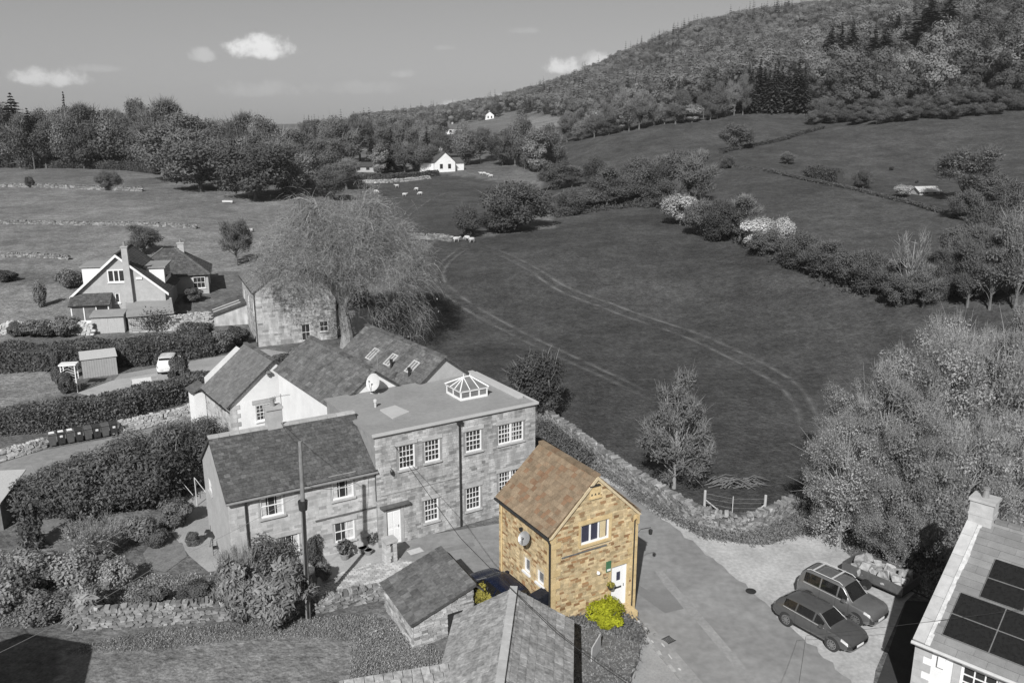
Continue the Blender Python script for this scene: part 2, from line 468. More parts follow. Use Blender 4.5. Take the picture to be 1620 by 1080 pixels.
mat('render_grey', .38, .44, 1.2, .9, .2, amt2=.06, scale2=4)
mat('paint_white', .80, .82, 2, .5)
mat('paint_grey', .33, .37, 2, .6)
mat('metal_dark', .025, .04, 4, .45)
mat('metal_mid', .28, .34, 5, .4, metal=.3)
mat('metal_pale', .5, .56, 5, .4)
mat('wood_pole', .17, .24, 3, .9, .4, stretch=(6, 6, .6), amt2=.2, scale2=3)
mat('wood_pale', .38, .48, 3, .85, .2, stretch=(5, 5, .8))
mat('wood_dark', .12, .18, 3, .85, .2)
mat('bark', .10, .17, 4, .95, .6, stretch=(3, 3, .7))
mat('bark_pale', .22, .34, 4, .95, .5, stretch=(3, 3, .7))
mat('tarmac', .22, .285, .33, .92, .3, amt2=.14, scale2=2.2, detail=12)
mat('tarmac_worn', .265, .33, .6, .92, .3, amt2=.12, scale2=5, detail=10)
mat('tarmac_patch', .19, .22, .8, .92, .3, amt2=.08, scale2=16)
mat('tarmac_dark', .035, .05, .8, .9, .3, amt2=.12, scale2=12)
mat('path_grey', .28, .35, .5, .92, .3, amt2=.12, scale2=10)
mat('dust', .33, .50, .35, .95, .5, amt2=.16, scale2=5, detail=9)
mat('kerb_stone', .30, .38, 3, .9, .4, tint=.2, amt2=.1, scale2=10)
mat('paving', .38, .46, 1.0, .9, .3, tint=.16, amt2=.08, scale2=9)
mat('sett', .40, .52, 2.0, .9, .4, tint=.25, amt2=.1, scale2=9)
mat('line_paint', .48, .66, 5, .8)
mat('solar_cell', .012, .02, 8, .22, spec=.5)
mat('plastic_dark', .035, .05, 4, .5)
mat('plastic_black', (.012, .014, .02), (.02, .022, .032), 4, .45)
mat('plastic_grey', .09, .12, 4, .55)
mat('rubber', .018, .025, 5, .8)
mat('rim_metal', .30, .36, 6, .35, metal=.6)
mat('car_grey', .12, .14, 5, .3, metal=.5, spec=.6, coat=1)
mat('car_silver', .22, .25, 5, .3, metal=.55, spec=.6, coat=1)
mat('car_white', .72, .74, 5, .25, spec=.6, coat=.6)
mat('car_blue', (.006, .009, .022), (.008, .012, .03), 5, .25, spec=.3, coat=.15)
mat('lamp_clear', .55, .6, 5, .2, spec=.7)
mat('lamp_red', (.65, .015, .02), (.75, .02, .03), 5, .3)
mat('plate_white', .75, .78, 5, .5)
mat('green_plaque', (.05, .13, .07), (.07, .17, .09), 5, .5)
mat('door_white', .82, .84, 2, .45)
mat('terracotta', .22, .28, 4, .85)
mat('fleece', .42, .58, 7, .95, .3)
mat('tarp', .2, .45, 3, .7, .6)
mat('curtain', .42, .62, 5, .9)
mat('curtain_warm', (.55, .45, .28), (.66, .56, .36), 5, .9)
mat('soil', .10, .16, 2, .95, .5)
mat('tuft', .14, .2, 2, .95)
mat('cable', .03, .04, 5, .6)
mat('track_grass', .07, .10, .9, .95, .3, amt2=.2, scale2=4)
glass('glass', .035)
glass('glass_blue', col=(.035, .036, .06))
glass('glass_sky', .16, .05)
glass('glass_car', .012, .03)
leafmat('leaf_mid', .20, .5)
leafmat('leaf_light', .26, .5)
leafmat('leaf_pale', .31, .5)
leafmat('leaf_dark', .12, .4, ov=.25)
leafmat('leaf_conifer', .065, .55, .15)
leafmat('leaf_far', .20, .1, ov=.42)
leafmat('leaf_scrub', .135, .2, ov=.3)
leafmat('blossom', .5, .35)
leafmat('twig', .27, .4, .1)
leafmat('twig_pale', .29, .45, .1)
leafmat('twig_far', .19, .2, .1, ov=.3)
leafmat('leaf_hedge', .14, .55)
leafmat('leaf_green', .1, .45, .35, col=(.31, .325, .03))
leafmat('leaf_olive', .1, .45, .3, col=(.30, .27, .07))

# ------------------------------------------------------------------ terrain
def poly_px(pts, z=None):
    return np.array([(G(*p) if z is None else P(p[0], p[1], z))[:2] for p in pts])
def inside(x, y, poly):
    c = np.zeros(x.shape, bool); n = len(poly); j = n - 1
    for i in range(n):
        xi, yi = poly[i]; xj, yj = poly[j]
        if yi != yj:
            c ^= ((yi > y) != (yj > y)) & (x < (xj - xi) * (y - yi) / (yj - yi) + xi)
        j = i
    return c
def build_terrain():
    na, nr = 420, 520
    A = np.radians(np.linspace(-72, 72, na)); R = np.exp(np.linspace(math.log(6), math.log(4600), nr))
    rr_, aa = np.meshgrid(R, A, indexing='ij')
    x, y = (rr_ * np.sin(aa)).ravel(), (rr_ * np.cos(aa)).ravel()
    z = zf(x, y)
    tone = np.full(x.shape, .14)
    # each field has its own sward
    tone[(x > 8) & (np.hypot(x, y) > 95) & (np.hypot(x, y) < 470)] = .075
    dist = np.hypot(x, y)
    big = poly_px([(640, 560), (620, 470), (690, 380), (740, 378), (880, 360), (1040, 335), (1180, 395), (1300, 455), (1440, 486), (1640, 500), (1640, 700), (1450, 720), (1280, 795), (1130, 820), (940, 720), (840, 650), (720, 590)])
    tone[inside(x, y, big)] = .065
    tone[inside(x, y, poly_px([(590, 290), (700, 275), (850, 292), (860, 330), (740, 375), (660, 385), (610, 330)]))] = .075
    tone[inside(x, y, poly_px([(1130, 262), (1300, 280), (1400, 310), (1540, 348), (1650, 400), (1650, 480), (1440, 478), (1300, 440), (1180, 385), (1090, 320)]))] = .075
    tone[inside(x, y, poly_px([(1140, 250), (1290, 200), (1450, 190), (1660, 175), (1660, 360), (1500, 320), (1350, 296), (1200, 262)]))] = .075
    tone[inside(x, y, poly_px([(930, 235), (960, 210), (1080, 190), (1200, 178), (1290, 175), (1290, 195), (1150, 235), (1100, 250), (960, 250)]))] = .075
    left = poly_px([(-300, 440), (-300, 262), (250, 268), (300, 285), (480, 320), (420, 420), (390, 430), (100, 430)])
    tone[inside(x, y, left)] = .195
    tone[inside(x, y, poly_px([(-300, 352), (310, 358), (390, 352), (400, 320), (300, 290), (-300, 296)]))] = .18
    tone[inside(x, y, poly_px([(-300, 292), (250, 292), (300, 284), (250, 266), (-300, 262)]))] = .15
    tone[inside(x, y, poly_px([(760, 205), (840, 185), (900, 178), (890, 200), (800, 215)]))] = .22
    tone[inside(x, y, poly_px([(-100, 720), (-100, 582), (100, 588), (120, 620), (20, 640)]))] = .22
    tone[inside(x, y, poly_px([(90, 1090), (90, 1030), (300, 1000), (560, 990), (570, 1090)]))] = .215
    tone[inside(x, y, poly_px([(-60, 540), (-60, 455), (110, 450), (150, 500), (130, 520)]))] = .2
    tone[(dist > 450) & (x < 0)] = .16
    tone[dist > 1800] = .12
    V = np.stack([x, y, z], -1)
    i, j = np.meshgrid(np.arange(nr - 1), np.arange(na - 1), indexing='ij')
    a = (i * na + j).ravel()
    F = np.stack([a, a + 1, a + na + 1, a + na], -1)
    m, nt = _base('grass_ground')
    N, L = nt.nodes.new, nt.links.new
    o = N('ShaderNodeOutputMaterial'); b = N('ShaderNodeBsdfPrincipled'); b.inputs['Roughness'].default_value = .95; b.inputs['Specular IOR Level'].default_value = .1
    L(b.outputs[0], o.inputs[0])
    at = N('ShaderNodeAttribute'); at.attribute_name = 'tone'
    geo = N('ShaderNodeNewGeometry')
    val = at.outputs['Fac']
    hsum = None
    for sc, amt in ((.05, .22), (.22, .22), (.9, .24), (2.6, .28), (8.0, .28)):
        n = N('ShaderNodeTexNoise'); n.inputs['Scale'].default_value = sc; n.inputs['Detail'].default_value = 5
        L(geo.outputs['Position'], n.inputs['Vector'])
        r = N('ShaderNodeMapRange'); r.inputs['From Min'].default_value, r.inputs['From Max'].default_value = .3, .7
        r.inputs['To Min'].default_value, r.inputs['To Max'].default_value = 1 - amt, 1 + amt
        L(n.outputs['Fac'], r.inputs['Value'])
        mu = N('ShaderNodeMath'); mu.operation = 'MULTIPLY'; L(val, mu.inputs[0]); L(r.outputs[0], mu.inputs[1]); val = mu.outputs[0]
        last = n
    bp = N('ShaderNodeBump'); bp.inputs['Strength'].default_value = .9; bp.inputs['Distance'].default_value = .14
    n = N('ShaderNodeTexNoise'); n.inputs['Scale'].default_value = 3.5; n.inputs['Detail'].default_value = 6
    L(geo.outputs['Position'], n.inputs['Vector']); L(n.outputs['Fac'], bp.inputs['Height']); L(bp.outputs[0], b.inputs['Normal'])
    L(val, b.inputs['Base Color'])
    MATS['grass_ground'] = m
    me = npmesh('ground', V, F, 'grass_ground')
    t = me.attributes.new('tone', 'FLOAT', 'POINT'); t.data.foreach_set('value', tone.astype(np.float32))
    me.polygons.foreach_set('use_smooth', [True] * len(me.polygons))
    g = obj('ground', me); g['kind'] = 'structure'; g['label'] = 'grass fields and gardens of the valley floor and hillside'
    return g
build_terrain()

def sheet(name, pts, m, off=.03, kind='structure', step=1.5, parent=None, thick=0, label=None, cat=None):
    """a flat sheet that follows the ground; pts are ground points (x, y)"""
    bm = bmesh.new()
    vs = [bm.verts.new((p[0], p[1], 0)) for p in pts]
    bm.faces.new(vs)
    xs = [p[0] for p in pts]; ys = [p[1] for p in pts]
    for ax, (lo, hi) in enumerate(((min(xs), max(xs)), (min(ys), max(ys)))):
        c = math.ceil(lo / step) * step
        while c < hi:
            co, no = [0, 0, 0], [0, 0, 0]; co[ax] = c; no[ax] = 1
            bmesh.ops.bisect_plane(bm, geom=bm.verts[:] + bm.edges[:] + bm.faces[:], plane_co=co, plane_no=no)
            c += step
    bmesh.ops.triangulate(bm, faces=bm.faces[:])
    vv = bm.verts[:]
    zz = zf([v.co.x for v in vv], [v.co.y for v in vv])
    for v, z in zip(vv, zz): v.co.z = z + off
    if thick:
        r = bmesh.ops.extrude_face_region(bm, geom=bm.faces[:])
        for v in r['geom']:
            if isinstance(v, bmesh.types.BMVert): v.co.z -= thick
    bmesh.ops.recalc_face_normals(bm, faces=bm.faces[:])
    me = bpy.data.meshes.new(name); bm.to_mesh(me); bm.free()
    me.materials.append(MATS[m])
    o = obj(name, me, parent)
    if kind: o['kind'] = kind
    if label: o['label'] = label
    if cat: o['category'] = cat
    return o
def gp(pts): return [tuple(G(*p)[:2]) for p in pts]
def smooth_line(pts, n=8):
    """Catmull-Rom through points"""
    pts = [np.array(p, float) for p in pts]
    out = []
    for i in range(len(pts) - 1):
        p0, p1, p2, p3 = pts[max(i - 1, 0)], pts[i], pts[i + 1], pts[min(i + 2, len(pts) - 1)]
        for k in range(n):
            t = k / n
            out.append(.5 * ((2 * p1) + (-p0 + p2) * t + (2 * p0 - 5 * p1 + 4 * p2 - p3) * t * t + (-p0 + 3 * p1 - 3 * p2 + p3) * t ** 3))
    out.append(pts[-1])
    return out
ROAD_R = [(940, 752), (985, 778), (1040, 815), (1085, 850), (1180, 930), (1270, 1010), (1400, 1130)]
road_r = [tuple(p) for p in smooth_line(gp(ROAD_R), 5)]
KERB = [(998, 975), (1012, 996), (1030, 1022), (1058, 1055), (1110, 1115)]
kerb = [tuple(p) for p in smooth_line([P(*k)[:2] for k in KERB], 5)]
verge_l = []
_rj = random.Random(6)
for a_, b_ in zip(road_r[:-1], road_r[1:]):
    a_, b_ = np.array(a_), np.array(b_); n_ = max(1, int(np.hypot(*(b_ - a_)) / .35))
    for k in range(n_):
        q_ = a_ + (b_ - a_) * k / n_; d_ = (b_ - a_) / np.hypot(*(b_ - a_)); verge_l.append(tuple(q_ + np.array([-d_[1], d_[0]]) * _rj.uniform(-.16, .16) + np.array([-d_[1], d_[0]]) * .12 * math.sin(k * .7)))
_rn = [np.array(b_) - np.array(a_) for a_, b_ in zip(road_r[:-1], road_r[1:])]; _rn.append(_rn[-1])
road_e = [tuple(np.array(a_) + np.array([-v_[1], v_[0]]) / np.hypot(*v_) * .7) for a_, v_ in zip(road_r, _rn)]
road_pts = road_e + kerb[::-1] + gp([(1000, 968), (850, 985), (760, 965), (650, 935), (640, 912), (585, 905), (600, 868), (640, 852), (790, 828), (848, 700), (905, 735)])
sheet('road', road_pts, 'tarmac', .02)
sheet('verge', verge_l[::-1] + gp([(960, 757), (1010, 780), (1055, 808), (1105, 840), (1150, 856), (1215, 862), (1262, 846), (1310, 845), (1345, 880), (1400, 905), (1450, 935), (1432, 952), (1385, 1060), (1375, 1120)]), 'dust', .026)
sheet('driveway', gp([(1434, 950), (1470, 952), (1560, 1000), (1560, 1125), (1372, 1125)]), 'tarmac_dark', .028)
sheet('footpath', kerb + gp([(1030, 1120), (985, 1110), (1002, 1065), (1012, 1040), (1016, 1005), (995, 982)]), 'path_grey', .12, thick=.2)
sheet('road_patch', gp([(1003, 920), (1030, 938), (1060, 936), (1082, 963), (1052, 970), (1018, 946), (1003, 934)]), 'tarmac_patch', .026, label='dark rectangular repair in the tarmac')
if False: sheet('road_patch', gp([(1215, 862), (1232, 858), (1240, 872), (1236, 886), (1222, 890), (1212, 882)]), 'path_grey', .026, label='grey worn patch on the dusty verge')
lane = gp([(-60, 752), (70, 712), (190, 690), (335, 652), (345, 668), (210, 722), (90, 760), (-60, 800)])
sheet('lane', lane, 'tarmac', .02)
sheet('drive', gp([(178, 604), (190, 592), (330, 566), (420, 552), (470, 560), (440, 600), (330, 602), (225, 618), (170, 616)]), 'path_grey', .02)
sheet('patio', gp([(122, 622), (178, 602), (250, 590), (250, 614), (190, 618), (150, 628)]), 'paving', .03)
sheet('terrace', gp([(262, 830), (300, 775), (335, 765), (365, 900), (330, 905), (300, 880)]), 'path_grey', .03)
mat('lawn_patch', .15, .21, 2.2, .95, .5, amt2=.2, scale2=9)
sheet('garden_lawn', gp([(62, 842), (70, 800), (108, 793), (118, 822), (105, 850), (80, 862)]), 'lawn_patch', .03)
sheet('garden_lawn', gp([(226, 876), (246, 852), (286, 850), (296, 880), (262, 905), (238, 900)]), 'lawn_patch', .03)
sheet('yard', gp([(496, 934), (552, 898), (625, 882), (690, 895), (640, 928), (515, 948)]), 'path_grey', .024)
sheet('cottage_path', gp([(505, 900), (540, 872), (602, 862), (622, 884), (556, 899), (500, 930)]), 'paving', .03)
# rows of worn setts in the yard by the cottage
yo = thing('sett_paving', 'ribbed rows of worn grey setts in the yard before the cottage', 'paving')
ypoly = np.array(gp([(500, 932), (556, 899), (625, 884), (685, 896), (636, 926), (518, 945)]))
sitems = []
c0 = ypoly.mean(0); ux = np.array([math.cos(.53), math.sin(.53)]); vx = np.array([-ux[1], ux[0]])
rnd = random.Random(3)
for i in range(-24, 25):
    for j in range(-30, 31):
        q = c0 + ux * (i * .34 + (j % 2) * .17) + vx * j * .17
        if inside(np.array([q[0]]), np.array([q[1]]), ypoly)[0]:
            sitems.append(TRS((q[0], q[1], .03 + rnd.uniform(0, .012)), (.30, .12, .07), rz=.53))
pieces('sett', 'sett', yo, sitems, 'tile', cap=140, minpx=8.5, joined='setts')
# kerb stones along the footpath
ko = thing('kerb', 'line of worn kerb stones along the footpath beside the road', 'kerb')
kit = []
acc = 0
for a, b in zip(kerb[:-1], kerb[1:]):
    v = np.array(b) - np.array(a); L_ = np.hypot(*v); n_ = max(1, round(L_ / .8))
    for k in range(n_):
        c = np.array(a) + v * (k + .5) / n_
        kit.append(TRS((c[0], c[1], .07), (L_ / n_ - .02, .16, .16), rz=math.atan2(v[1], v[0])))
pieces('kerb_stone', 'kerb_stone', ko, kit, 'tile', cap=300, minpx=6, joined='kerb_stones')
# worn white edge marks either side of the kerb
for k, (px, py) in enumerate([(1010, 983), (1013, 1002), (1022, 994), (1032, 1018), (1043, 1034), (1049, 1020), (1056, 1052), (1068, 1068), (1060, 1038), (1075, 1058)]):
    a = P(px, py); b = P(px + 5, py + 7)
    d = (b - a)[:2]; d /= np.hypot(*d); n_ = np.array([-d[1], d[0]])
    onpath = (px, py) in ((1013, 1002), (1032, 1018), (1043, 1034), (1056, 1052), (1068, 1068))
    w, l = rnd.uniform(.03, .06), rnd.uniform(.09, .2)
    q = [a[:2] + d * s * l + n_ * t * w for s, t in ((-1, -.8), (.2, -1), (1, -.4), (.9, .7), (0, 1), (-.8, .6))]
    sheet('road_marking', [tuple(v) for v in q], 'line_paint', .132 if onpath else .028, step=9, label='worn white paint mark beside the kerb')
# tyre tracks pressed in the big field, each wheel line its own strip
def track_mat():
    m, nt = _base('track_soft'); N, L = nt.nodes.new, nt.links.new
    o = N('ShaderNodeOutputMaterial'); d = N('ShaderNodeBsdfDiffuse'); d.inputs[0].default_value = (.17, .17, .17, 1); t = N('ShaderNodeBsdfTransparent'); mx = N('ShaderNodeMixShader')
    at = N('ShaderNodeAttribute'); at.attribute_name = 'wear'; geo = N('ShaderNodeNewGeometry'); n = N('ShaderNodeTexNoise'); n.inputs['Scale'].default_value = .55; n.inputs['Detail'].default_value = 6; L(geo.outputs['Position'], n.inputs['Vector'])
    mr = N('ShaderNodeMapRange'); mr.inputs['From Min'].default_value, mr.inputs['From Max'].default_value = .3, .62; mr.inputs['To Max'].default_value = .95; L(n.outputs['Fac'], mr.inputs['Value'])
    mu = N('ShaderNodeMath'); mu.operation = 'MULTIPLY'; L(at.outputs['Fac'], mu.inputs[0]); L(mr.outputs[0], mu.inputs[1])
    L(mu.outputs[0], mx.inputs[0]); L(t.outputs[0], mx.inputs[1]); L(d.outputs[0], mx.inputs[2]); L(mx.outputs[0], o.inputs[0]); MATS['track_soft'] = m
track_mat()
def strip(name, line, w, m, off, label):
    V, F, Wr = [], [], []
    ln = smooth_line(line, 14)
    for i, p in enumerate(ln):
        a, b = ln[max(i - 1, 0)], ln[min(i + 1, len(ln) - 1)]
        d = b - a; d /= max(1e-6, np.hypot(*d)); n_ = np.array([-d[1], d[0]])
        ww = w * (.75 + .5 * math.sin(i * .9) ** 2)
        for s in (-1, 0, 1):
            q = p + n_ * s * ww / 2
            V.append((q[0], q[1], gz(q[0], q[1]) + off)); Wr.append((1.0 if s == 0 else 0.0) * min(1, i / 8, (len(ln) - 1 - i) / 14))
        if i:
            k = 3 * i
            F += [(k - 3, k - 2, k + 1, k), (k - 2, k - 1, k + 2, k + 1)]
    me = npmesh(name, V, F, m); me.attributes.new('wear', 'FLOAT', 'POINT').data.foreach_set('value', np.array(Wr, np.float32))
    o = obj(name, me); o['kind'] = 'structure'; o['label'] = label
for t, ln in enumerate([
    [(736, 388), (700, 415), (689, 445), (715, 475), (790, 520), (870, 560), (960, 600), (1040, 640)],
    [(742, 392), (712, 415), (702, 440), (728, 468), (800, 512), (880, 552), (970, 594), (1050, 634)],
    [(760, 392), (860, 445), (960, 490), (1060, 525), (1150, 565), (1230, 610), (1262, 655), (1262, 690)],
    [(772, 390), (872, 440), (975, 484), (1080, 520), (1175, 560), (1255, 605), (1290, 655), (1285, 700)],
    [(640, 352), (655, 335), (690, 312), (740, 300)], [(632, 348), (648, 330), (684, 308)]]):
    strip('tyre_track', [G(*p)[:2] for p in ln], 1.0, 'track_soft', .07, 'pale pressed wheel line curving over the grazed field')

sheet('road_wear', gp([(1036, 903), (1048, 903), (1120, 985), (1205, 1085), (1192, 1090), (1108, 990), (1050, 925)]), 'tarmac_worn', .0235, label='pale worn strip along the road')
sheet('road_wear', gp([(1006, 990), (1024, 985), (1062, 1022), (1120, 1090), (1090, 1095), (1050, 1045)]), 'tarmac_worn', .0235, label='pale dusty strip along the kerb')
sheet('road_patch', gp([(700, 868), (748, 858), (752, 863), (704, 874)]), 'tarmac_patch', .0235, label='narrow dark trench repair in the yard')
for px, py, lab in ((1058, 1012, 'square iron drain grating beside the kerb'), (1188, 935, 'round iron cover at the road edge')):
    g = P(px, py); o = thing('drain_cover', lab, 'drain', (g[0], g[1], .021), .6); p = MB()
    if px < 1100:
        for k in range(6): p.box(-.22 + k * .08, -.18 + k * .08, -.2, .2, 0, .012)
        p.box(-.26, .26, -.24, -.2, 0, .014); p.box(-.26, .26, .2, .24, 0, .014)
    else: p.tube([(0, 0, 0), (0, 0, .012)], .28, 20)
    p.build('grating', 'metal_dark', o)
# ------------------------------------------------------------------ plants
def unit(a): return a / np.maximum(1e-9, np.linalg.norm(a, axis=-1, keepdims=True))
def leaf_quads(C, size, rng, elong=1.6, up=.35, axis=None, wob=.5, nrm=None, jit=.55):
    """one leaf-sized quad at every centre"""
    n = len(C)
    a = rng.normal(size=(n, 3))
    if axis is not None: a = axis + wob * a
    a = unit(a)
    nn = rng.normal(size=(n, 3)); nn[:, 2] += up * 2
    if nrm is not None:                              # leaves lie roughly along the crown surface
        nn = unit(nn * jit + nrm * 1.1); a = unit(a - (a * nn).sum(1)[:, None] * nn)
    b = unit(np.cross(nn, a))
    s = (size * rng.uniform(.6, 1.35, n))[:, None]
    l, w = a * s * elong * .5, b * s * .5
    V = np.stack([C - l, C + w * .9 - l * .1, C + l, C - w * .9 + l * .1], 1).reshape(-1, 3)
    return V, np.arange(4 * n).reshape(n, 4)
def join(parts):
    V, F, T, k = [], [], [], 0
    for v, f, t in parts:
        V.append(v); F.append(f + k); T.append(t); k += len(v)
    return np.concatenate(V), np.concatenate(F), np.concatenate(T)
def shell(rng, n, c, r, lo=.55):
    d = unit(rng.normal(size=(n, 3)))
    return np.array(c) + d * np.array(r) * rng.uniform(lo ** 2, 1.1, n)[:, None] ** .5, d
def limbs(mb, rng, h, trunk_r, targets, fork=.3, lean=(0, 0), sub=2, n=5):
    top = np.array([lean[0], lean[1], h])
    base_path = [np.array([0, 0, -.3]), np.array([0, 0, h * .1]) , top * fork + np.array([0, 0, 0]), top * .62, top * .9]
    mb.tube(base_path, [trunk_r * 1.35, trunk_r, trunk_r * .8, trunk_r * .5, trunk_r * .12], n + 2)
    for t in targets:
        t = np.array(t)
        f = rng.uniform(fork * .8, min(.85, max(fork, t[2] / h * .75)))
        s = top * f
        m = s + (t - s) * .5 + np.array([0, 0, .06 * h * rng.uniform(-.2, 1)]) + rng.normal(size=3) * h * .015
        r = trunk_r * rng.uniform(.22, .42)
        mb.tube([s, m, t], [r, r * .6, r * .18], n)
        for q in range(sub):
            e = t + rng.normal(size=3) * h * .08 + unit(t - s) * h * .05
            mb.tube([m + (t - m) * rng.uniform(.1, .7), e], [r * .4, r * .08], 4)
PROTO = {}
def tree_proto(name, seed, h=12, w=9, cb=.25, nclump=26, leaves=9000, size=.34, leaf='leaf_mid', bark='bark', trunk=.28, twig=0, twigmat='twig', top=1.0, squash=1.0, lo=.5, elong=1.5, lean=(0, 0), tl=.8, tw=.16, jit=.55, cone=0):
    """broadleaf: limbs run out to leaf clumps that fill an uneven crown"""
    rng = np.random.default_rng(seed)
    cl = []
    zc = h * (cb + 1) / 2; hz = h * (1 - cb) / 2
    for k in range(nclump):
        d = unit(rng.normal(size=(1, 3)))[0]; rad = rng.uniform(.35, .86) ** .8
        p = np.array([d[0] * w / 2 * rad, d[1] * w / 2 * rad, zc + d[2] * hz * rad * top])
        if cone: p[:2] *= 1.25 * (1 - cone * max(0, p[2] / h - .15))
        rr_ = rng.uniform(.14, .26) * w * squash
        cl.append((p, np.array([rr_, rr_, rr_ * .8])))
    mb = MB(); limbs(mb, rng, h * .92, trunk, [c[0] for c in cl], fork=max(.12, cb * .8), lean=lean)
    parts = []
    vol = np.array([c[1][0] ** 2 for c in cl]); vol /= vol.sum()
    for (c, r), q in zip(cl, vol):
        n = max(8, int(leaves * q))
        C, d = shell(rng, n, c, r, lo)
        C[:, 2] = np.maximum(C[:, 2], .1)
        v, f = leaf_quads(C, size, rng, elong, axis=d * .4, wob=1.0, nrm=unit(d + .6 * unit(C - np.array([0, 0, zc]))), jit=jit)
        parts.append((v, f, np.clip(rng.uniform(.2, .8) + rng.normal(size=len(f)) * .17, 0, 1)))
    crown = npmesh(name + '_crown', *join(parts)[:2], leaf, join(parts)[2])
    PROTO[name] = dict(h=h, w=w, parts=[('trunk', mb.mesh(name), bark), ('crown', crown, None)])
    PROTO[name]['parts'][0][1].materials.append(MATS[bark])
    if twig:
        tp = []
        per = twig // len(cl)
        for c, r in cl:
            o = c + rng.normal(size=(per, 3)) * r * .25
            d = unit(unit(o - np.array([0, 0, h * cb * .8])) + rng.normal(size=(per, 3)) * .55 + np.array([0, 0, .25]))
            L_ = (r[0] * rng.uniform(.7, 1.6, per) * tl)[:, None]
            sd = unit(np.cross(d, rng.normal(size=(per, 3)))) * (size * tw)
            m = o + d * L_ * .5 + rng.normal(size=(per, 3)) * .05
            V = np.stack([o - sd, o + sd, m + sd * .6, m - sd * .6, m - sd * .6, m + sd * .6, o + d * L_ + sd * .15, o + d * L_ - sd * .15], 1).reshape(-1, 3)
            tp.append((V, np.arange(8 * per).reshape(-1, 4), np.clip(rng.uniform(.3, .7) + rng.normal(size=2 * per) * .2, 0, 1)))
        PROTO[name]['parts'].append(('twig_canopy', npmesh(name + '_twigs', *join(tp)[:2], twigmat, join(tp)[2]), None))
def conifer_proto(name, seed, h=18, w=6, levels=26, boughs=9, leaf='leaf_conifer', cb=.08, droop=.35, per=7):
    rng = np.random.default_rng(seed)
    mb = MB(); mb.tube([(0, 0, -.3), (0, 0, h * .5), (0, 0, h * .98)], [h * .016, h * .011, h * .002], 6)
    C, A, S, T = [], [], [], []
    for k in range(levels):
        f = k / (levels - 1); z = h * (cb + (1 - cb) * f ** .95)
        R_ = w / 2 * 1.25 * (1 - f) ** 1.0 * rng.uniform(.78, 1.15) + .12
        for b in range(boughs if f < .8 else 5):
            a = 2 * math.pi * (b + rng.uniform(-.3, .3)) / boughs + k * 1.1
            Rb = R_ * rng.uniform(.7, 1.12); tt = rng.uniform(.1, .9)
            for q in range(per):
                s = (q + rng.uniform(0, 1)) / per
                C.append((math.cos(a) * Rb * s + rng.normal() * .1, math.sin(a) * Rb * s + rng.normal() * .1, z - droop * Rb * s ** 1.3 + rng.normal() * .08))
                A.append((math.cos(a + rng.uniform(-.7, .7)), math.sin(a + rng.uniform(-.7, .7)), -droop)); T.append(min(1, max(0, tt + rng.normal() * .15)))
                S.append(.28 + .34 * Rb * (1 - .5 * s))
    v, f = leaf_quads(np.array(C), np.array(S) * .8, rng, 1.9, .9, axis=np.array(A), wob=.25)
    me = mb.mesh(name); me.materials.append(MATS['bark'])
    PROTO[name] = dict(h=h, w=w, parts=[('trunk', me, None), ('crown', npmesh(name + '_crown', v, f, leaf, T), None)])
def bush_proto(name, seed, leaf='leaf_mid', n=3500, size=.16, clumps=14, stems=7, elong=1.6, lo=.45, flat=.8):
    """a unit shrub about 2 m wide and 1.6 m tall"""
    rng = np.random.default_rng(seed)
    mb = MB(); parts = []
    for k in range(stems):
        a = rng.uniform(0, 6.28); r = rng.uniform(.2, .7)
        mb.tube([(rng.normal() * .05, rng.normal() * .05, -.1), (math.cos(a) * r * .5, math.sin(a) * r * .5, .6), (math.cos(a) * r, math.sin(a) * r, 1.2)], [.035, .025, .008], 4)
    for k in range(clumps):
        d = unit(rng.normal(size=(1, 3)))[0]
        c = np.array([d[0] * .62, d[1] * .62, .78 + d[2] * .5]) * np.array([1, 1, 1]) * rng.uniform(.75, 1.05)
        r = rng.uniform(.26, .46)
        C, dd = shell(rng, n // clumps, c, (r, r, r * flat), lo)
        C[:, 2] = np.maximum(C[:, 2], .02)
        v, f = leaf_quads(C, size, rng, elong, axis=dd * .5, wob=1.0, nrm=unit(dd + .5 * unit(C - np.array([0, 0, .6]))))
        parts.append((v, f, np.clip(rng.uniform(.2, .8) + rng.normal(size=len(f)) * .18, 0, 1)))
    me = mb.mesh(name); me.materials.append(MATS['bark'])
    V, F, T = join(parts)
    PROTO[name] = dict(h=1.6, w=2.0, parts=[('stems', me, None), ('foliage', npmesh(name + '_foliage', V, F, leaf, T), None)])
PR = random.Random(77)
def plant(proto, name, at, top=None, width=None, label='', cat='tree', group=None, h=None, w=None, rz=None, ysc=1.0):
    """at: photo pixel of the foot (2 numbers) or a place (3). top: photo y of the tip; width: photo pixels across"""
    p = G(*at) if len(at) == 2 else np.array(at, float)
    if h is None:
        h = PD(proj(p)[0], top, p[1])[2] - p[2]
    if w is None:
        w = width * depth(p) / FOC if width else PROTO[proto]['w'] * h / PROTO[proto]['h']
    pr = PROTO[proto]
    sx, sz = w / pr['w'], h / pr['h']
    o = bpy.data.objects.new(name, None); o.empty_display_size = .3
    M = Matrix.Translation(Vector(p)) @ Matrix.Rotation(PR.uniform(0, 6.28) if rz is None else rz, 4, 'Z') @ Matrix.Diagonal((sx, sx * ysc, sz, 1))
    link(o, None, M)
    tag(o, label, cat, group)
    for nm, me, _ in pr['parts']: link(bpy.data.objects.new(nm, me), o)
    return o
tree_proto('oak_a', 1, 13, 12, .06, 40, 12000, .32, 'leaf_mid', twig=900)
tree_proto('oak_b', 2, 14, 11, .05, 38, 11000, .32, 'leaf_scrub', twig=1200)
tree_proto('bare_a', 3, 15, 9, .16, 30, 2200, .28, 'leaf_far', twig=5200, twigmat='twig_far')
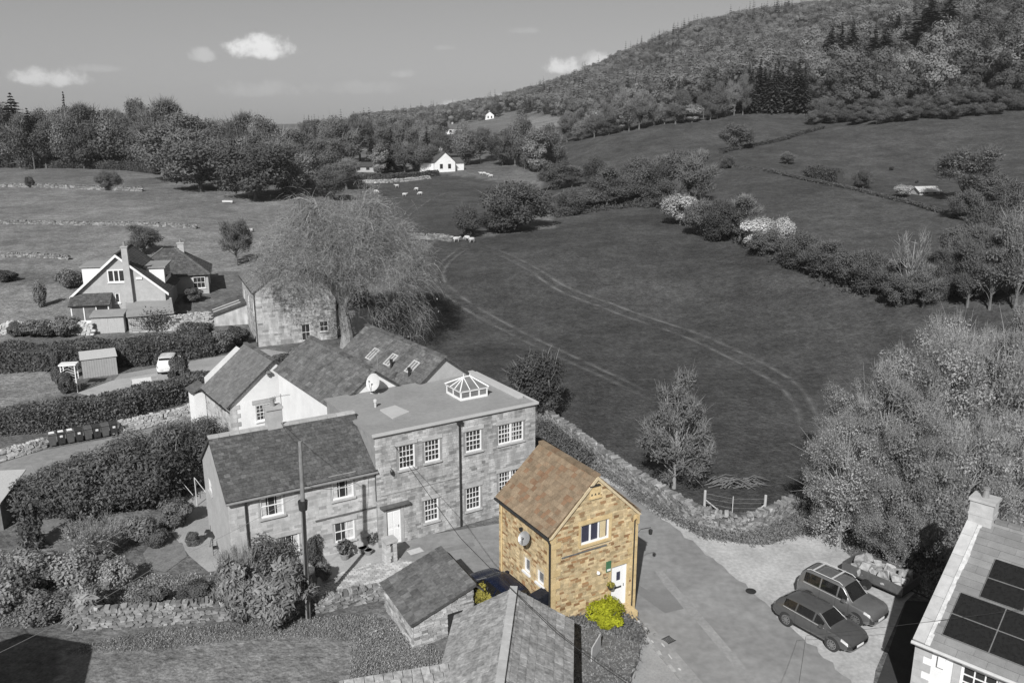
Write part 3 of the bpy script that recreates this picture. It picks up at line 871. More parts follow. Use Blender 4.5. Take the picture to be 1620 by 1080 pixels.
tree_proto('bare_b', 4, 13, 8, .06, 30, 3600, .28, 'leaf_scrub', twig=4600, twigmat='twig_far')
tree_proto('dark_a', 5, 12, 10, .03, 40, 13000, .3, 'leaf_dark', twig=500)
tree_proto('thorn_a', 6, 7, 7, .02, 32, 11000, .2, 'leaf_dark', twig=900, twigmat='twig_far', trunk=.2)
tree_proto('thorn_b', 7, 7, 6.5, .02, 30, 10000, .2, 'leaf_scrub', twig=900, twigmat='twig_far', trunk=.2)
tree_proto('blossom_a', 8, 6, 6, .06, 24, 7500, .22, 'blossom', twig=500, trunk=.16)
tree_proto('pale_a', 9, 13, 7, .08, 26, 6000, .34, 'leaf_pale', twig=700, trunk=.22)
tree_proto('snag', 10, 9, 6, .3, 18, 60, .2, 'leaf_dark', 'bark_pale', trunk=.22, twig=520, twigmat='twig_pale')
conifer_proto('spruce_a', 11)
conifer_proto('spruce_b', 12, 20, 7, 28, 9, droop=.25)
conifer_proto('pine_a', 13, 16, 7, 14, 8, cb=.45, droop=.1)
conifer_proto('larch_a', 14, 17, 6, 24, 9, 'leaf_far', droop=.3)
bush_proto('bush_a', 21, 'leaf_mid', 7000, .085, 22); bush_proto('bush_b', 22, 'leaf_dark', 7000, .085, 22); bush_proto('bush_c', 23, 'leaf_light', 7000, .08, 24)
bush_proto('bush_d', 24, 'leaf_hedge', 8000, .075, 20, lo=.75); bush_proto('bush_pale', 25, 'leaf_pale', 7000, .08, 24)
bush_proto('bush_green', 26, 'leaf_green', 9000, .075, 26, lo=.6); bush_proto('bush_olive', 27, 'leaf_olive', 1500, .14, 9)
bush_proto('tufty', 28, 'leaf_light', 2400, .16, 16, elong=4.0)

def hedge(name, label, line, w, h, leaf='leaf_hedge', size=.12, dens=60, seed=1, rough=.06, group=None):
    """clipped hedge: close-set leaves over a dense core"""
    rng = np.random.default_rng(seed)
    ln = [np.array(p[:2], float) for p in line]
    parts = []
    for a, b in zip(ln[:-1], ln[1:]):
        v = b - a; v0 = v / np.hypot(*v); a = a - v0 * .35 * w; b = b + v0 * .35 * w; v = b - a; L_ = np.hypot(*v); u = v / L_; n_ = np.array([-u[1], u[0]])
        for face, area in (('top', L_ * w), ('s1', L_ * h), ('s2', L_ * h), ('in', L_ * w * .8)):
            k = int(area * dens)
            s = rng.uniform(0, L_, k)
            if face == 'top': t, z = rng.uniform(-w / 2, w / 2, k), h + rng.normal(size=k) * rough
            elif face == 'in': t, z = rng.uniform(-w / 2.4, w / 2.4, k), rng.uniform(0, h * .95, k)
            else: t, z = (w / 2 + rng.normal(size=k) * rough) * (1 if face == 's1' else -1), rng.uniform(0, h, k)
            wob = .06 * np.sin(s * 1.3 + a[0]) + .05 * np.sin(s * .47)
            z = z * (1 + wob) if face != 'in' else z
            xy = a + u * s[:, None] + n_ * (t * (1 + wob))[:, None]
            C = np.column_stack([xy, z + zf(xy[:, 0], xy[:, 1])])
            q, f = leaf_quads(C, size, rng, 1.5, .5)
            parts.append((q, f, np.clip(.5 + .3 * np.sin(s * 2.1 + z * 3) * .5 + rng.normal(size=k) * .22, 0, 1)))
        c = []
        g0, g1 = gz(*a), gz(*b)
        for (p, g) in ((a, g0), (b, g1)):
            for zz in (0, h * .93):
                for s in (-.42, .42): c.append((*(p + n_ * s * w), g + zz))
        V = np.array(c); F = np.array([(0, 1, 3, 2), (4, 6, 7, 5), (0, 4, 5, 1), (2, 3, 7, 6), (0, 2, 6, 4), (1, 5, 7, 3)])
        parts.append((V, F, np.full(6, .3)))
    V, F, T = join(parts)
    o = obj(name, npmesh(name, V, F, leaf, T))
    return tag(o, label, 'hedge', group)
def drywall(name, label, line, h=1.0, w=.5, m='stone_rubble', sw=(.18, .5), sh=(.1, .2), seed=1, cap=300, minpx=8.5, faces=(1,), cat='wall', coping=True, group=None):
    """stones laid in rough courses over a dark core, cocked coping on top"""
    rn = random.Random(seed)
    ln = [np.array(p[:2], float) for p in line]
    o = thing(name, label, cat, group=group)
    core = MB(); items = []
    for a, b in zip(ln[:-1], ln[1:]):
        v = b - a; L_ = np.hypot(*v); u = v / L_; n_ = np.array([-u[1], u[0]]); rz = math.atan2(u[1], u[0])
        g0, g1 = gz(*a) - .1, gz(*b) - .1
        c = []
        for zz in (0, 1):
            for p, g, s in ((a, g0, -1), (b, g1, -1), (b, g1, 1), (a, g0, 1)):
                q = p + n_ * s * w * (.44 if zz == 0 else .34)
                c.append((q[0], q[1], g + zz * (h * .92)))
        core.hexa(c)
        for side in faces:                       # 1: the face to the right of the line's direction
            z = 0
            while z < h:
                hh = rn.uniform(*sh); s = -rn.uniform(0, .3)
                while s < L_:
                    ww = rn.uniform(*sw) * (1.2 if z < .3 * h else 1)
                    ss = s + ww / 2
                    if 0 < ss < L_ and rn.random() > .04:
                        t = ss / L_; g = g0 * (1 - t) + g1 * t + .1
                        q = a + u * ss - n_ * side * (w * .5 - .06 * z / h - .1 + rn.uniform(-.02, .03))
                        if z + hh < h + .1 + .12 * math.sin(ss * .9 + seed):
                            items.append(TRS((q[0], q[1], g + z + hh / 2), (ww * .97, .24, hh * .97), rz=rz + rn.uniform(-.08, .08) + (math.pi if side < 0 else 0), rx=rn.uniform(-.12, .12)))
                    s += ww
                z += hh
        if coping:
            s = 0
            while s < L_:
                ww = rn.uniform(.1, .28); t = s / L_; q = a + u * s
                if rn.random() > .1:
                    items.append(TRS((q[0], q[1], g0 * (1 - t) + g1 * t + .1 + h + rn.uniform(-.04, .08) + .1 * math.sin(s * .9 + seed)), (ww, w * rn.uniform(.7, 1.05), rn.uniform(.12, .26)), rz=rz + rn.uniform(-.3, .3), rx=rn.uniform(-.3, .3)))
                s += ww
    core.build('core', 'stone_dark', o)
    pieces('stone', m, o, items, 'rubble', cap=cap, minpx=minpx, joined='stonework', seed=seed)
    return o
def scatter(name, label, poly, n, leaf, size=.14, hgt=(.05, .5), seed=1, clump=12, cat='ground cover', elong=2.2):
    """low uneven growth that nobody could count"""
    rng = np.random.default_rng(seed)
    poly = np.array(poly); lo, hi = poly.min(0), poly.max(0)
    pts = np.zeros((0, 2))
    while len(pts) < n // clump:
        q = rng.uniform(lo, hi, (n, 2)); pts = np.vstack([pts, q[inside(q[:, 0], q[:, 1], poly)]])
    pts = pts[:n // clump]
    hh = rng.uniform(*hgt, len(pts)) * rng.uniform(.4, 1, len(pts))
    parts = []
    C = np.repeat(np.column_stack([pts, np.zeros(len(pts))]), clump, 0)
    H_ = np.repeat(hh, clump)
    C[:, :2] += rng.normal(size=(len(C), 2)) * (.12 + H_ * .35)[:, None]
    C[:, 2] = zf(C[:, 0], C[:, 1]) + rng.uniform(0, 1, len(C)) * H_
    ax = rng.normal(size=(len(C), 3)) * .6; ax[:, 2] += .6
    V, F = leaf_quads(C, size, rng, elong, .5, axis=ax, wob=.5)
    T = np.clip(np.repeat(rng.uniform(.15, .85, len(pts)), clump) + rng.normal(size=len(C)) * .15, 0, 1)
    o = obj(name, npmesh(name, V, F, leaf, T)); tag(o, label, cat, kind='stuff')
    return o
# ------------------------------------------------------------------ building helpers
def hit(root, F, px, py):
    """where the sight line through a photo pixel meets the wall frame F of a building: (along, up)"""
    M = (MW[root.name] @ F)
    Mi = M.inverted()
    r = ray(px, py)
    o = Mi @ Vector((0, 0, CAMH)); d = Mi.to_3x3() @ Vector(r)
    t = -o.y / d.y
    q = o + d * t
    return q.x, q.z
def rect(root, F, tl, br):
    a, b = hit(root, F, *tl), hit(root, F, *br)
    return [a[0], b[1], b[0] - a[0], a[1] - b[1]]
def wall(parent, M, W, H, ops, m, gable=None, reveal=.14, name='wall', z0=-.6):
    """wall face with real openings; gable = (x of apex, height of apex, height at far end)"""
    mb = MB(M)
    xs = sorted(set([0, W] + [c for o in ops for c in (o[0], o[0] + o[2])]))
    zs = sorted(set([z0, H] + [c for o in ops for c in (o[1], o[1] + o[3])]))
    for x0, x1 in zip(xs[:-1], xs[1:]):
        for za, zb in zip(zs[:-1], zs[1:]):
            if zb > H + 1e-6 and gable is None: continue
            cx, cz = (x0 + x1) / 2, (za + zb) / 2
            if any(o[0] < cx < o[0] + o[2] and o[1] < cz < o[1] + o[3] for o in ops): continue
            mb.poly([(x0, 0, za), (x1, 0, za), (x1, 0, zb), (x0, 0, zb)])
    for x, z, w, h in [o[:4] for o in ops]:
        r = reveal
        mb.poly([(x, 0, z), (x, r, z), (x, r, z + h), (x, 0, z + h)]); mb.poly([(x + w, 0, z), (x + w, 0, z + h), (x + w, r, z + h), (x + w, r, z)])
        mb.poly([(x, 0, z + h), (x, r, z + h), (x + w, r, z + h), (x + w, 0, z + h)]); mb.poly([(x, 0, z), (x + w, 0, z), (x + w, r, z), (x, r, z)])
        mb.poly([(x, r + .25, z), (x + w, r + .25, z), (x + w, r + .25, z + h), (x, r + .25, z + h)])
    if gable:
        top = max([H] + [o[1] + o[3] for o in ops])
        gx, gh, eh = gable
        mb.poly([(0, 0, H), (W, 0, H), (W, 0, max(H, eh)), (gx, 0, gh)] if eh > H else [(0, 0, H), (W, 0, H), (gx, 0, gh)])
    return mb.build(name, m, parent)
def masonry(w, M, W, H, ops, m, gable=None, sh=(.12, .2), sw=(.22, .55), proud=.035, cap=300, quoin=None, seed=3, minpx=8.5, pad=0.0, gap=.014, xlim=None):
    rn = random.Random(seed)
    items = []
    top = gable[1] if gable else H
    z = -.5
    x_lo, x_hi = xlim or (0, W)
    while z < top - .05:
        h = rn.uniform(*sh); 
        if not gable: h = min(h, H - z)
        if h < .05: break
        mid = z + h * .7
        a, b = x_lo, x_hi
        if gable and mid > H:
            gx, gh, eh = gable
            a = gx * (mid - H) / (gh - H)
            b = W if mid < eh else W - (W - gx) * (mid - max(H, eh)) / (gh - max(H, eh))
        spans = [(a, b)]
        for o in ops:
            if o[1] - pad < z + h and z < o[1] + o[3] + pad:
                ns = []
                for s0, s1 in spans:
                    if o[0] - pad > s0: ns.append((s0, min(s1, o[0] - pad)))
                    if o[0] + o[2] + pad < s1: ns.append((max(s0, o[0] + o[2] + pad), s1))
                spans = ns
        for s0, s1 in spans:
            if s1 - s0 < .06: continue
            x = s0
            while x < s1 - .03:
                ww = rn.uniform(*sw)
                if s1 - (x + ww) < sw[0] * .6: ww = s1 - x
                if ww > sw[1] * 1.7: ww /= 2
                pr = proud * rn.uniform(.35, 1.2)
                items.append(TRS((x + ww / 2, .05 - pr, z + h / 2), (max(.03, ww - gap), .1, max(.03, h - gap)), M))
                x += ww
        z += h
    pieces('stone', m, w, items, 'stone', cap=cap, minpx=minpx, joined='stonework', seed=seed)
def window(parent, M, op, cols=3, rows=4, fm='paint_white', gm='glass', sill='stone_dressed', recess=.09, fr=.07, bar=.028, meeting=True, lintel=None, curtain=None, name='window', sillh=.1, seed=0):
    x, z, w, h = op[:4]
    rn = random.Random(int(x * 100 + z * 37) + seed)
    mb = MB(M)
    y0, y1 = recess - .05, recess + .05
    for (a, b, c, d) in ((x, x + fr, z, z + h), (x + w - fr, x + w, z, z + h), (x + fr, x + w - fr, z + h - fr, z + h), (x + fr, x + w - fr, z, z + fr * 1.3)):
        mb.box(a, b, y0, y1, c, d)
    iw, ih = w - 2 * fr, h - 2.3 * fr
    for i in range(1, cols): c = x + fr + iw * i / cols; mb.box(c - bar / 2, c + bar / 2, y0 + .02, y1, z + fr, z + h - fr)
    for j in range(1, rows):
        c = z + fr * 1.3 + ih * j / rows; bb = bar * (1.9 if meeting and j == rows // 2 else 1)
        mb.box(x + fr, x + w - fr, y0 + (.012 if bb > bar else .024), y1, c - bb / 2, c + bb / 2)
    o = mb.build(name, fm, parent)
    d = max(1, depth(MW[parent.name] @ (M @ Vector((x, 0, z)))))
    if FOC * iw / cols / d >= 9 and FOC * ih / rows / d >= 7:
        for i in range(cols):
            for j in range(rows):
                p = MB(M); p.box(x + fr + iw * i / cols, x + fr + iw * (i + 1) / cols, recess, recess + .012, z + fr * 1.3 + ih * j / rows, z + fr * 1.3 + ih * (j + 1) / rows)
                p.build('pane', gm, o)
    else:
        p = MB(M); p.box(x + fr, x + w - fr, recess, recess + .012, z + fr * 1.3, z + h - fr); p.build('pane', gm, o)
    if curtain:
        for s in ((0, .24), (.76, 1)) if rn.random() < .6 else ((.55, 1),):
            p = MB(M)
            n = 5
            for k in range(n):
                a = x + fr + iw * (s[0] + (s[1] - s[0]) * k / n); b = x + fr + iw * (s[0] + (s[1] - s[0]) * (k + 1) / n)
                p.poly([(a, recess - .004, z + fr * 1.3), ((a + b) / 2, recess - .012, z + fr * 1.3), ((a + b) / 2, recess - .012, z + h - fr), (a, recess - .004, z + h - fr)])
                p.poly([((a + b) / 2, recess - .012, z + fr * 1.3), (b, recess - .004, z + fr * 1.3), (b, recess - .004, z + h - fr), ((a + b) / 2, recess - .012, z + h - fr)])
            p.build('curtain', curtain, o)
    if sill:
        p = MB(M); p.box(x - .1, x + w + .1, -.1, recess - .052, z - sillh, z - .002); p.build('sill', sill, o)
    if lintel:
        p = MB(M); p.box(x - .16, x + w + .16, -.05, .1, z + h + .003, z + h + .24); p.build('lintel', lintel, o)
    return o
def door(parent, M, op, m='door_white', hood=None, fr='paint_white', glassm=None, name='door', panels=True):
    x, z, w, h = op[:4]
    mb = MB(M); f = .07
    mb.box(x + f, x + w - f, .07, .12, z, z + h - f)
    o = mb.build(name, m, parent)
    p = MB(M)
    for a, b, c, d in ((x, x + f, z, z + h), (x + w - f, x + w, z, z + h), (x + f, x + w - f, z + h - f, z + h)): p.box(a, b, .04, .13, c, d)
    p.build('frame', fr, o)
    if panels:
        p = MB(M)
        for a, b in ((.12, .46), (.54, .88)):
            for c, d in ((.08, .42), (.5, .92)):
                p.box(x + w * a, x + w * b, .055, .07, z + h * c, z + h * d)
        p.build('panel', m, o)
    if glassm:
        p = MB(M); p.box(x + w * .4, x + w * .62, .05, .072, z + h * .62, z + h * .82); p.build('pane', glassm, o)
        p = MB(M); p.box(x + w * .3, x + w * .72, .05, .072, z + h * .42, z + h * .46); p.build('letter_box', 'metal_dark', o)
    p = MB(M); p.tube([(x + w * .84, .03, z + 1.0), (x + w * .84, .03, z + 1.16)], .015, 6); p.build('handle', 'metal_dark', o)
    return o
def slope(roof, bed, a, b, c, d, m=None, tw=.3, th=.25, thick=.03, cap=300, minpx=8.5, name='tile', seed=1, lift=.045, kind='tile', hvar=0, joined=None, aspect=1.13, tilt=.07, gap=.006):
    """one roof plane: a, b the eave (left to right seen from outside), c, d the ridge; laid with tiles"""
    a, b, c, d = [Vector(p) for p in (a, b, c, d)]
    ex = (b - a).normalized(); up = (d - a) - ex * (d - a).dot(ex)
    SL = up.length; ey = up / SL; ez = ex.cross(ey)
    dn = ez * -.1
    bed.hexa([a + dn, b + dn, c + dn, d + dn, a, b, c, d])
    if m is None: return None
    rn = random.Random(seed)
    S = Matrix(((ex.x, ey.x, ez.x, a.x), (ex.y, ey.y, ez.y, a.y), (ex.z, ey.z, ez.z, a.z), (0, 0, 0, 1)))
    items = []
    la, lb = (d - a).dot(ex), (c - a).dot(ex); Lb = (b - a).length
    r, y = 0, -.03
    while y < SL - th * .3:
        hh = th * (1 + hvar * (0.5 - y / SL)); f = min(1, max(0, (y + hh / 2) / SL))
        x0, x1 = la * f, Lb + (lb - Lb) * f
        x = x0 - (tw * .5 if r % 2 else 0)
        while x < x1:
            w = tw * rn.uniform(.9, 1.1) if kind != 'clean' else tw
            s, e = max(x, x0), min(x + w, x1)
            if e - s > tw * .12:
                h2 = min(hh * aspect, SL - y + .02)
                items.append(TRS(((s + e) / 2, y + h2 / 2, lift + rn.uniform(0, .008)), (e - s - gap, h2, thick), S, rz=rn.uniform(-.008, .008), rx=-tilt))
            x += w
        y += hh; r += 1
    return S, items, (m, name, cap, minpx, seed, kind, joined)
def finish_roof(root, bed, slopes, bedmat='roof_bed', name='roof', label=None):
    o = bed.build(name, bedmat, root, label=label)
    for s in slopes:
        if s is None: continue
        S, items, (m, nm, cap, minpx, seed, kind, joined) = s
        pieces(nm, m, o, items, kind, cap, minpx, joined or nm + 's_beyond', seed)
    return o
def ridge_tiles(roof, a, b, m, w=.26, step=.42, h=.1, name='ridge_tile', cap=40):
    a, b = Vector(a), Vector(b); v = b - a; L_ = v.length; n = max(1, round(L_ / step)); rz = math.atan2(v.y, v.x); items = []
    rx = math.atan2(v.z, math.hypot(v.x, v.y))
    for k in range(n):
        c = a + v * (k + .5) / n
        items.append(Matrix.Translation(c + Vector((0, 0, .03))) @ Matrix.Rotation(rz, 4, 'Z') @ Matrix.Rotation(-rx, 4, 'Y') @ Matrix.Diagonal((L_ / n - .015, w, h, 1)))
    pieces(name, m, roof, items, 'tile', cap, 8.5, 'ridge_tiles_beyond')
def gutter(root, a, b, m='metal_dark', r=.06):
    p = MB(); p.tube([a, b], r, 8); return p.build('gutter', m, root)
def pipe(root, pts, m='metal_dark', r=.045, name='downpipe'):
    p = MB(); p.tube(pts, r, 7); return p.build(name, m, root)
def chimney(root, c, w, d, h, m='stone_dressed', pots=1, pot='terracotta', top=True):
    mb = MB(); x, y, z = c
    mb.box(x - w / 2, x + w / 2, y - d / 2, y + d / 2, z - .8, z + h)
    o = mb.build('chimney', m, root)
    if top:
        p = MB(); p.box(x - w / 2 - .07, x + w / 2 + .07, y - d / 2 - .07, y + d / 2 + .07, z + h + .002, z + h + .14); p.build('cap', m, o)
    for k in range(pots):
        p = MB(); px_ = x + (k - (pots - 1) / 2) * .45
        p.lathe([(.15, z + h + .14), (.13, z + h + .3), (.11, z + h + .5), (.15, z + h + .53), (.15, z + h + .6), (.1, z + h + .6)], 12, (px_, y, 0)); p.build('chimney_pot', pot, o, smooth=False)
    return o
def dish(parent, c, r, aim, m='metal_pale', name='satellite_dish'):
    """shallow bowl with arm and bracket"""
    mb = MB(); aim = Vector(aim).normalized(); q = aim.to_track_quat('Z', 'Y').to_matrix().to_4x4(); mb.M = Matrix.Translation(Vector(c)) @ q
    n = 18
    for k in range(4):
        for i in range(n):
            pts = []
            for rr_, ii in ((k, i), (k, i + 1), (k + 1, i + 1), (k + 1, i)):
                f = rr_ / 4; t = 2 * math.pi * ii / n; pts.append((math.cos(t) * r * f, math.sin(t) * r * f * 1.1, .25 * r * f * f))
            mb.poly(pts[1:] if k == 0 else pts)
    o = mb.build(name, m, parent)
    p = MB(mb.M); p.tube([(0, -r, .3 * r), (0, -r * .3, r * .9), (0, 0, r * .95)], .018, 6); p.box(-.05, .05, -.04, .06, r * .9, r * 1.05); p.build('feed_arm', 'metal_mid', o)
    p = MB(mb.M); p.tube([(0, 0, -.02), (0, -.05, -.16), (0, -.25, -.2)], .03, 6); p.build('bracket', 'metal_mid', o)
    return o
def aerial(root, c, h=1.4, m='metal_mid'):
    mb = MB(); x, y, z = c
    mb.tube([(x, y, z), (x, y, z + h)], .022, 5); mb.tube([(x - .5, y, z + h * .92), (x + .55, y, z + h * .92)], .014, 4)
    for k in range(8): mb.tube([(x - .45 + k * .13, y - .2, z + h * .92), (x - .45 + k * .13, y + .2, z + h * .92)], .008, 4)
    return mb.build('aerial', m, root)
def R(d): return math.radians(d)

# ------------------------------------------------------------------ A  the honey stone house
W_, D_, E_, RG = 5.1, 4.95, 5.65, 7.95
A = thing('stone_house', 'small honey-coloured stone house with brown tiled roof beside the road', 'house', (1.81, 35.26, 0), R(30))
Ff, Fl, Fr, Fb = FACE('front'), FACE('left', W_, D_), FACE('right', W_, D_), FACE('back', W_, D_)
wop = rect(A, Ff, (919, 831), (963, 850)); dop = rect(A, Ff, (967, 897), (989.5, 953)); dop[1] = max(.25, dop[1])
sw1 = rect(A, Fl, (829.5, 879), (838, 908)); sw2 = rect(A, Fl, (850, 898.7), (860, 927.4))
gab = (W_ / 2, RG, E_)
wf = wall(A, Ff, W_, E_, [wop, dop], 'sand_mortar', gab)
masonry(wf, Ff, W_, E_, [wop, dop], 'sandstone', gab, (.085, .16), (.15, .42), .018, cap=300, pad=.12, xlim=(.0, W_), seed=4)
wl_ = wall(A, Fl, D_, E_, [sw1, sw2], 'sand_mortar')
masonry(wl_, Fl, D_, E_, [sw1, sw2], 'sandstone', None, (.08, .145), (.14, .38), .018, cap=300, pad=.1, seed=5)
wall(A, Fr, D_, E_, [], 'sand_mortar'); wall(A, Fb, W_, E_, [], 'sand_mortar', gab)
q = []
rn = random.Random(9)
z = -.3
k = 0
while z < E_ - .25:                              # long and short corner stones
    h = rn.uniform(.28, .42); l = .55 if k % 2 else .3
    for xx, sgn in ((0, 1), (W_, -1)):
        q.append(TRS((xx + sgn * l / 2 - sgn * .012, .03, z + h / 2), (l, .14, h - .012)))
    q.append(TRS((-.005 + .0, l * .45, z + h / 2), (.09, l * .8, h - .014)))
    z += h; k += 1
pieces('corner_stone', 'sand_dressed', wf, q, 'clean', cap=80, minpx=6)
for (x, z, w, h) in (wop, dop):
    p = MB(Ff); p.box(x - .14, x + w + .14, -.045, .06, z + h + .004, z + h + .2); p.build('lintel', 'sand_dressed', wf)
    p = MB(Ff); p.box(x - .13, x - .003, -.04, .06, z, z + h); p.build('jamb', 'sand_dressed', wf)
    p = MB(Ff); p.box(x + w + .003, x + w + .13, -.04, .06, z, z + h); p.build('jamb', 'sand_dressed', wf)
window(A, Ff, wop, 3, 1, sill='sand_dressed', gm='glass_blue', meeting=False, bar=.09, fr=.08, curtain=None)
p = MB(Ff); cx = wop[0] + wop[2] * .7
for k in range(4): p.box(cx + k * .085, cx + k * .085 + .07, wop[3] * 0 + .05, .075, wop[1] + .12, wop[1] + wop[3] - .1)
p.build('curtain', 'curtain_warm', A)
for o_ in (sw1, sw2): window(A, Fl, o_, 1, 1, sill='paint_white', gm='glass_sky', meeting=False, fr=.07)
door(A, Ff, dop, 'door_white', glassm='glass_blue', panels=False)
p = MB(Ff); p.box(dop[0] - .15, dop[0] + dop[2] + .2, -.75, -.002, -.4, dop[1] - .1); p.build('doorstep', 'sand_dressed', A)
bed = MB()
ov = .14
rise = RG - E_; slp = rise / (W_ / 2)
el, er = (-ov, E_ - ov * slp), (W_ + ov, E_ - ov * slp)
S1 = slope(A, bed, (el[0], D_ + .06, el[1] + .06), (el[0], -.06, el[1] + .06), (W_ / 2, -.06, RG + .06), (W_ / 2, D_ + .06, RG + .06), 'tile_brown', .285, .27, .028, 300, 5, seed=2)
S2 = slope(A, bed, (er[0], -.06, er[1] + .06), (er[0], D_ + .06, er[1] + .06), (W_ / 2, D_ + .06, RG + .06), (W_ / 2, -.06, RG + .06), 'tile_brown', .285, .27, .028, 0, 99, seed=3)
ro = finish_roof(A, bed, [S1, S2], 'tile_bed')
ridge_tiles(ro, (W_ / 2, -.08, RG + .1), (W_ / 2, D_ + .08, RG + .1), 'tile_brown', .3, .42, .12)
p = MB(); p.hexa([(el[0] - .02, -.11, el[1] - .06), (el[0] + .14, -.11, el[1] - .06), (W_ / 2 + .0, -.11, RG - .08), (W_ / 2, -.11, RG + .1), (el[0] - .02, -.03, el[1] - .06), (el[0] + .14, -.03, el[1] - .06), (W_ / 2, -.03, RG - .08), (W_ / 2, -.03, RG + .1)])
p.hexa([(er[0] + .02, -.11, er[1] - .06), (er[0] - .14, -.11, er[1] - .06), (W_ / 2 + .001, -.11, RG - .08), (W_ / 2 + .001, -.11, RG + .1), (er[0] + .02, -.03, er[1] - .06), (er[0] - .14, -.03, er[1] - .06), (W_ / 2 + .001, -.03, RG - .08), (W_ / 2 + .001, -.03, RG + .1)])
p.build('verge_mortar', 'sand_mortar', A)
gutter(A, (el[0] - .07, -.08, el[1] - .02), (el[0] - .07, D_ + .08, el[1] - .02), r=.075)
pipe(A, [(-.2, -.03, el[1] - .05), (-.1, -.06, E_ - .45), (-.07, -.06, .8), (-.1, -.07, .0)], r=.05)
pipe(A, [(-.06, D_ - .35, E_ - .3), (-.06, D_ - .35, 0)], 'sand_dressed', .05)
pipe(A, [(W_ + .05, -.05, E_ - .3), (W_ - .22, -.06, E_ - .45), (W_ - .22, -.06, 0)], 'metal_dark', .035)
s, zz = hit(A, Fl, 842, 848)
dish(A, (-.42, D_ - s, zz), .32, (-.75, -.35, .45), 'metal_mid')
s, zz = hit(A, Fl, 826.5, 836); p = MB(); p.box(-.16, -.0, D_ - s - .06, D_ - s + .06, zz - .08, zz + .08); p.build('wall_lamp', 'metal_dark', A)
pl = rect(A, Ff, (958.5, 888), (965.5, 902)); p = MB(Ff); p.box(pl[0], pl[0] + pl[2], -.06, -.02, pl[1], pl[1] + pl[3]); pq = p.build('plaque', 'green_plaque', A)
p = MB(Ff); p.box(pl[0] + .04, pl[0] + pl[2] - .03, -.066, -.06, pl[1] + .05, pl[1] + .16); p.build('plaque_text_panel', 'plate_white', pq)
s, zz = hit(A, Ff, 944.5, 904); p = MB(Ff); p.lathe([(.02, -.1), (.08, -.06), (.09, 0), (.05, .07)], 10, (s, -.12, zz)); p.tube([(s, 0, zz + .05), (s, -.12, zz + .05)], .02, 5); p.build('wall_light', 'paint_white', A)
s, zz = hit(A, Ff, 955, 907); p = MB(Ff); p.tube([(s, 0, zz), (s, -.05, zz - .25), (s, -.35, zz)], .012, 4); p.build('basket_bracket', 'metal_dark', A)
vt = rect(A, Ff, (933, 770), (949, 783)); p = MB(Ff); p.box(vt[0] - .06, vt[0] + vt[2] + .06, -.1, .0, vt[1] - .08, vt[1]); p.box(vt[0], vt[0] + vt[2], -.06, -.01, vt[1] + .002, vt[1] + vt[3]); vo = p.build('dove_hole_stone', 'sand_dressed', A)
for k in range(3):
    c = vt[0] + vt[2] * (k + .5) / 3; p = MB(Ff); p.prism([(c - .06, vt[1] + .1), (c + .06, vt[1] + .1), (c, vt[1] + .22)], -.064, -.055); p.build('dove_hole', 'metal_dark', vo)
p = MB(Ff); p.box(vt[0] - .05, vt[0] + vt[2] * .9, -.14, -.0, vt[1] + vt[3] + .02, vt[1] + vt[3] + .07); p.build('drip_ledge', 'metal_dark', vo)
s, zz = hit(A, Ff, 1003.5, 845)
lx = W_ + .75
p = MB(); p.tube([(W_, -.08, zz + .1), (W_ + .14, -.1, zz + .25), (lx, -.12, zz + .2)], .018, 5); p.lathe([(.02, .12), (.11, .06), (.09, -.16), (.03, -.2)], 6, (lx, -.12, zz)); p.build('wall_lantern', 'metal_dark', A)
p = MB(); p.box(W_ - .12, W_ + .01, -.14, -.02, zz + .62, zz + 1.1); p.build('meter_box', 'sand_dressed', A)
p = MB(Ff)
zc = hit(A, Ff, 905, 877)[1]
p.box(.6, 3.2, -.055, -.01, zc - .03, zc + .03); p.build('drip_course', 'stone_dark', A)

# ------------------------------------------------------------------ B  the cottage
W_, D_, E_, RG = 8.3, 6.6, 5.0, 7.3
B = thing('stone_cottage', 'grey stone cottage with mossy slate roof and chimney, joined to the flat-roofed mill', 'house', (-14.97, 40.38, 0), R(30.5))
Ff, Fl, Fr, Fb = FACE('front'), FACE('left', W_, D_), FACE('right', W_, D_), FACE('back', W_, D_)
bw_ = [rect(B, Ff, (410, 786.5), (449.6, 812.4)), rect(B, Ff, (524, 758.7), (560, 784.6)), rect(B, Ff, (528, 828), (562, 851)), rect(B, Ff, (440, 850), (475, 872))]
gw = rect(B, Fl, (329, 754), (336, 783))
wf = wall(B, Ff, W_, E_, bw_, 'mortar_cottage')
masonry(wf, Ff, W_, E_, bw_, 'stone_cottage', None, (.13, .21), (.22, .55), .008, cap=120, pad=.1, seed=6, gap=.008)
gabl = (D_ / 2, RG, E_)
wall(B, Fl, D_, E_, [gw], 'render_grey', gabl); wall(B, Fb, W_, E_, [], 'mortar_cottage'); wall(B, Fr, D_, E_, [], 'mortar_cottage', gabl)
for k, o_ in enumerate(bw_): window(B, Ff, o_, 3, 2, curtain='curtain', lintel='stone_dressed', fr=.08)
window(B, Fl, gw, 1, 2, lintel=None)
bed = MB(); ov = .2; slp = (RG - E_) / (D_ / 2)
S1 = slope(B, bed, (-.12, -ov, E_ - ov * slp + .06), (W_ + .02, -ov, E_ - ov * slp + .06), (W_ + .02, D_ / 2, RG + .06), (-.12, D_ / 2, RG + .06), 'slate_cottage', .3, .235, .024, 100, 6.5, name='slate', seed=4, hvar=.25)
S2 = slope(B, bed, (W_ + .02, D_ + ov, E_ - ov * slp + .06), (-.12, D_ + ov, E_ - ov * slp + .06), (-.12, D_ / 2, RG + .06), (W_ + .02, D_ / 2, RG + .06), 'slate_cottage', .45, .3, .035, 0, 99, name='slate')
ro = finish_roof(B, bed, [S1, S2])
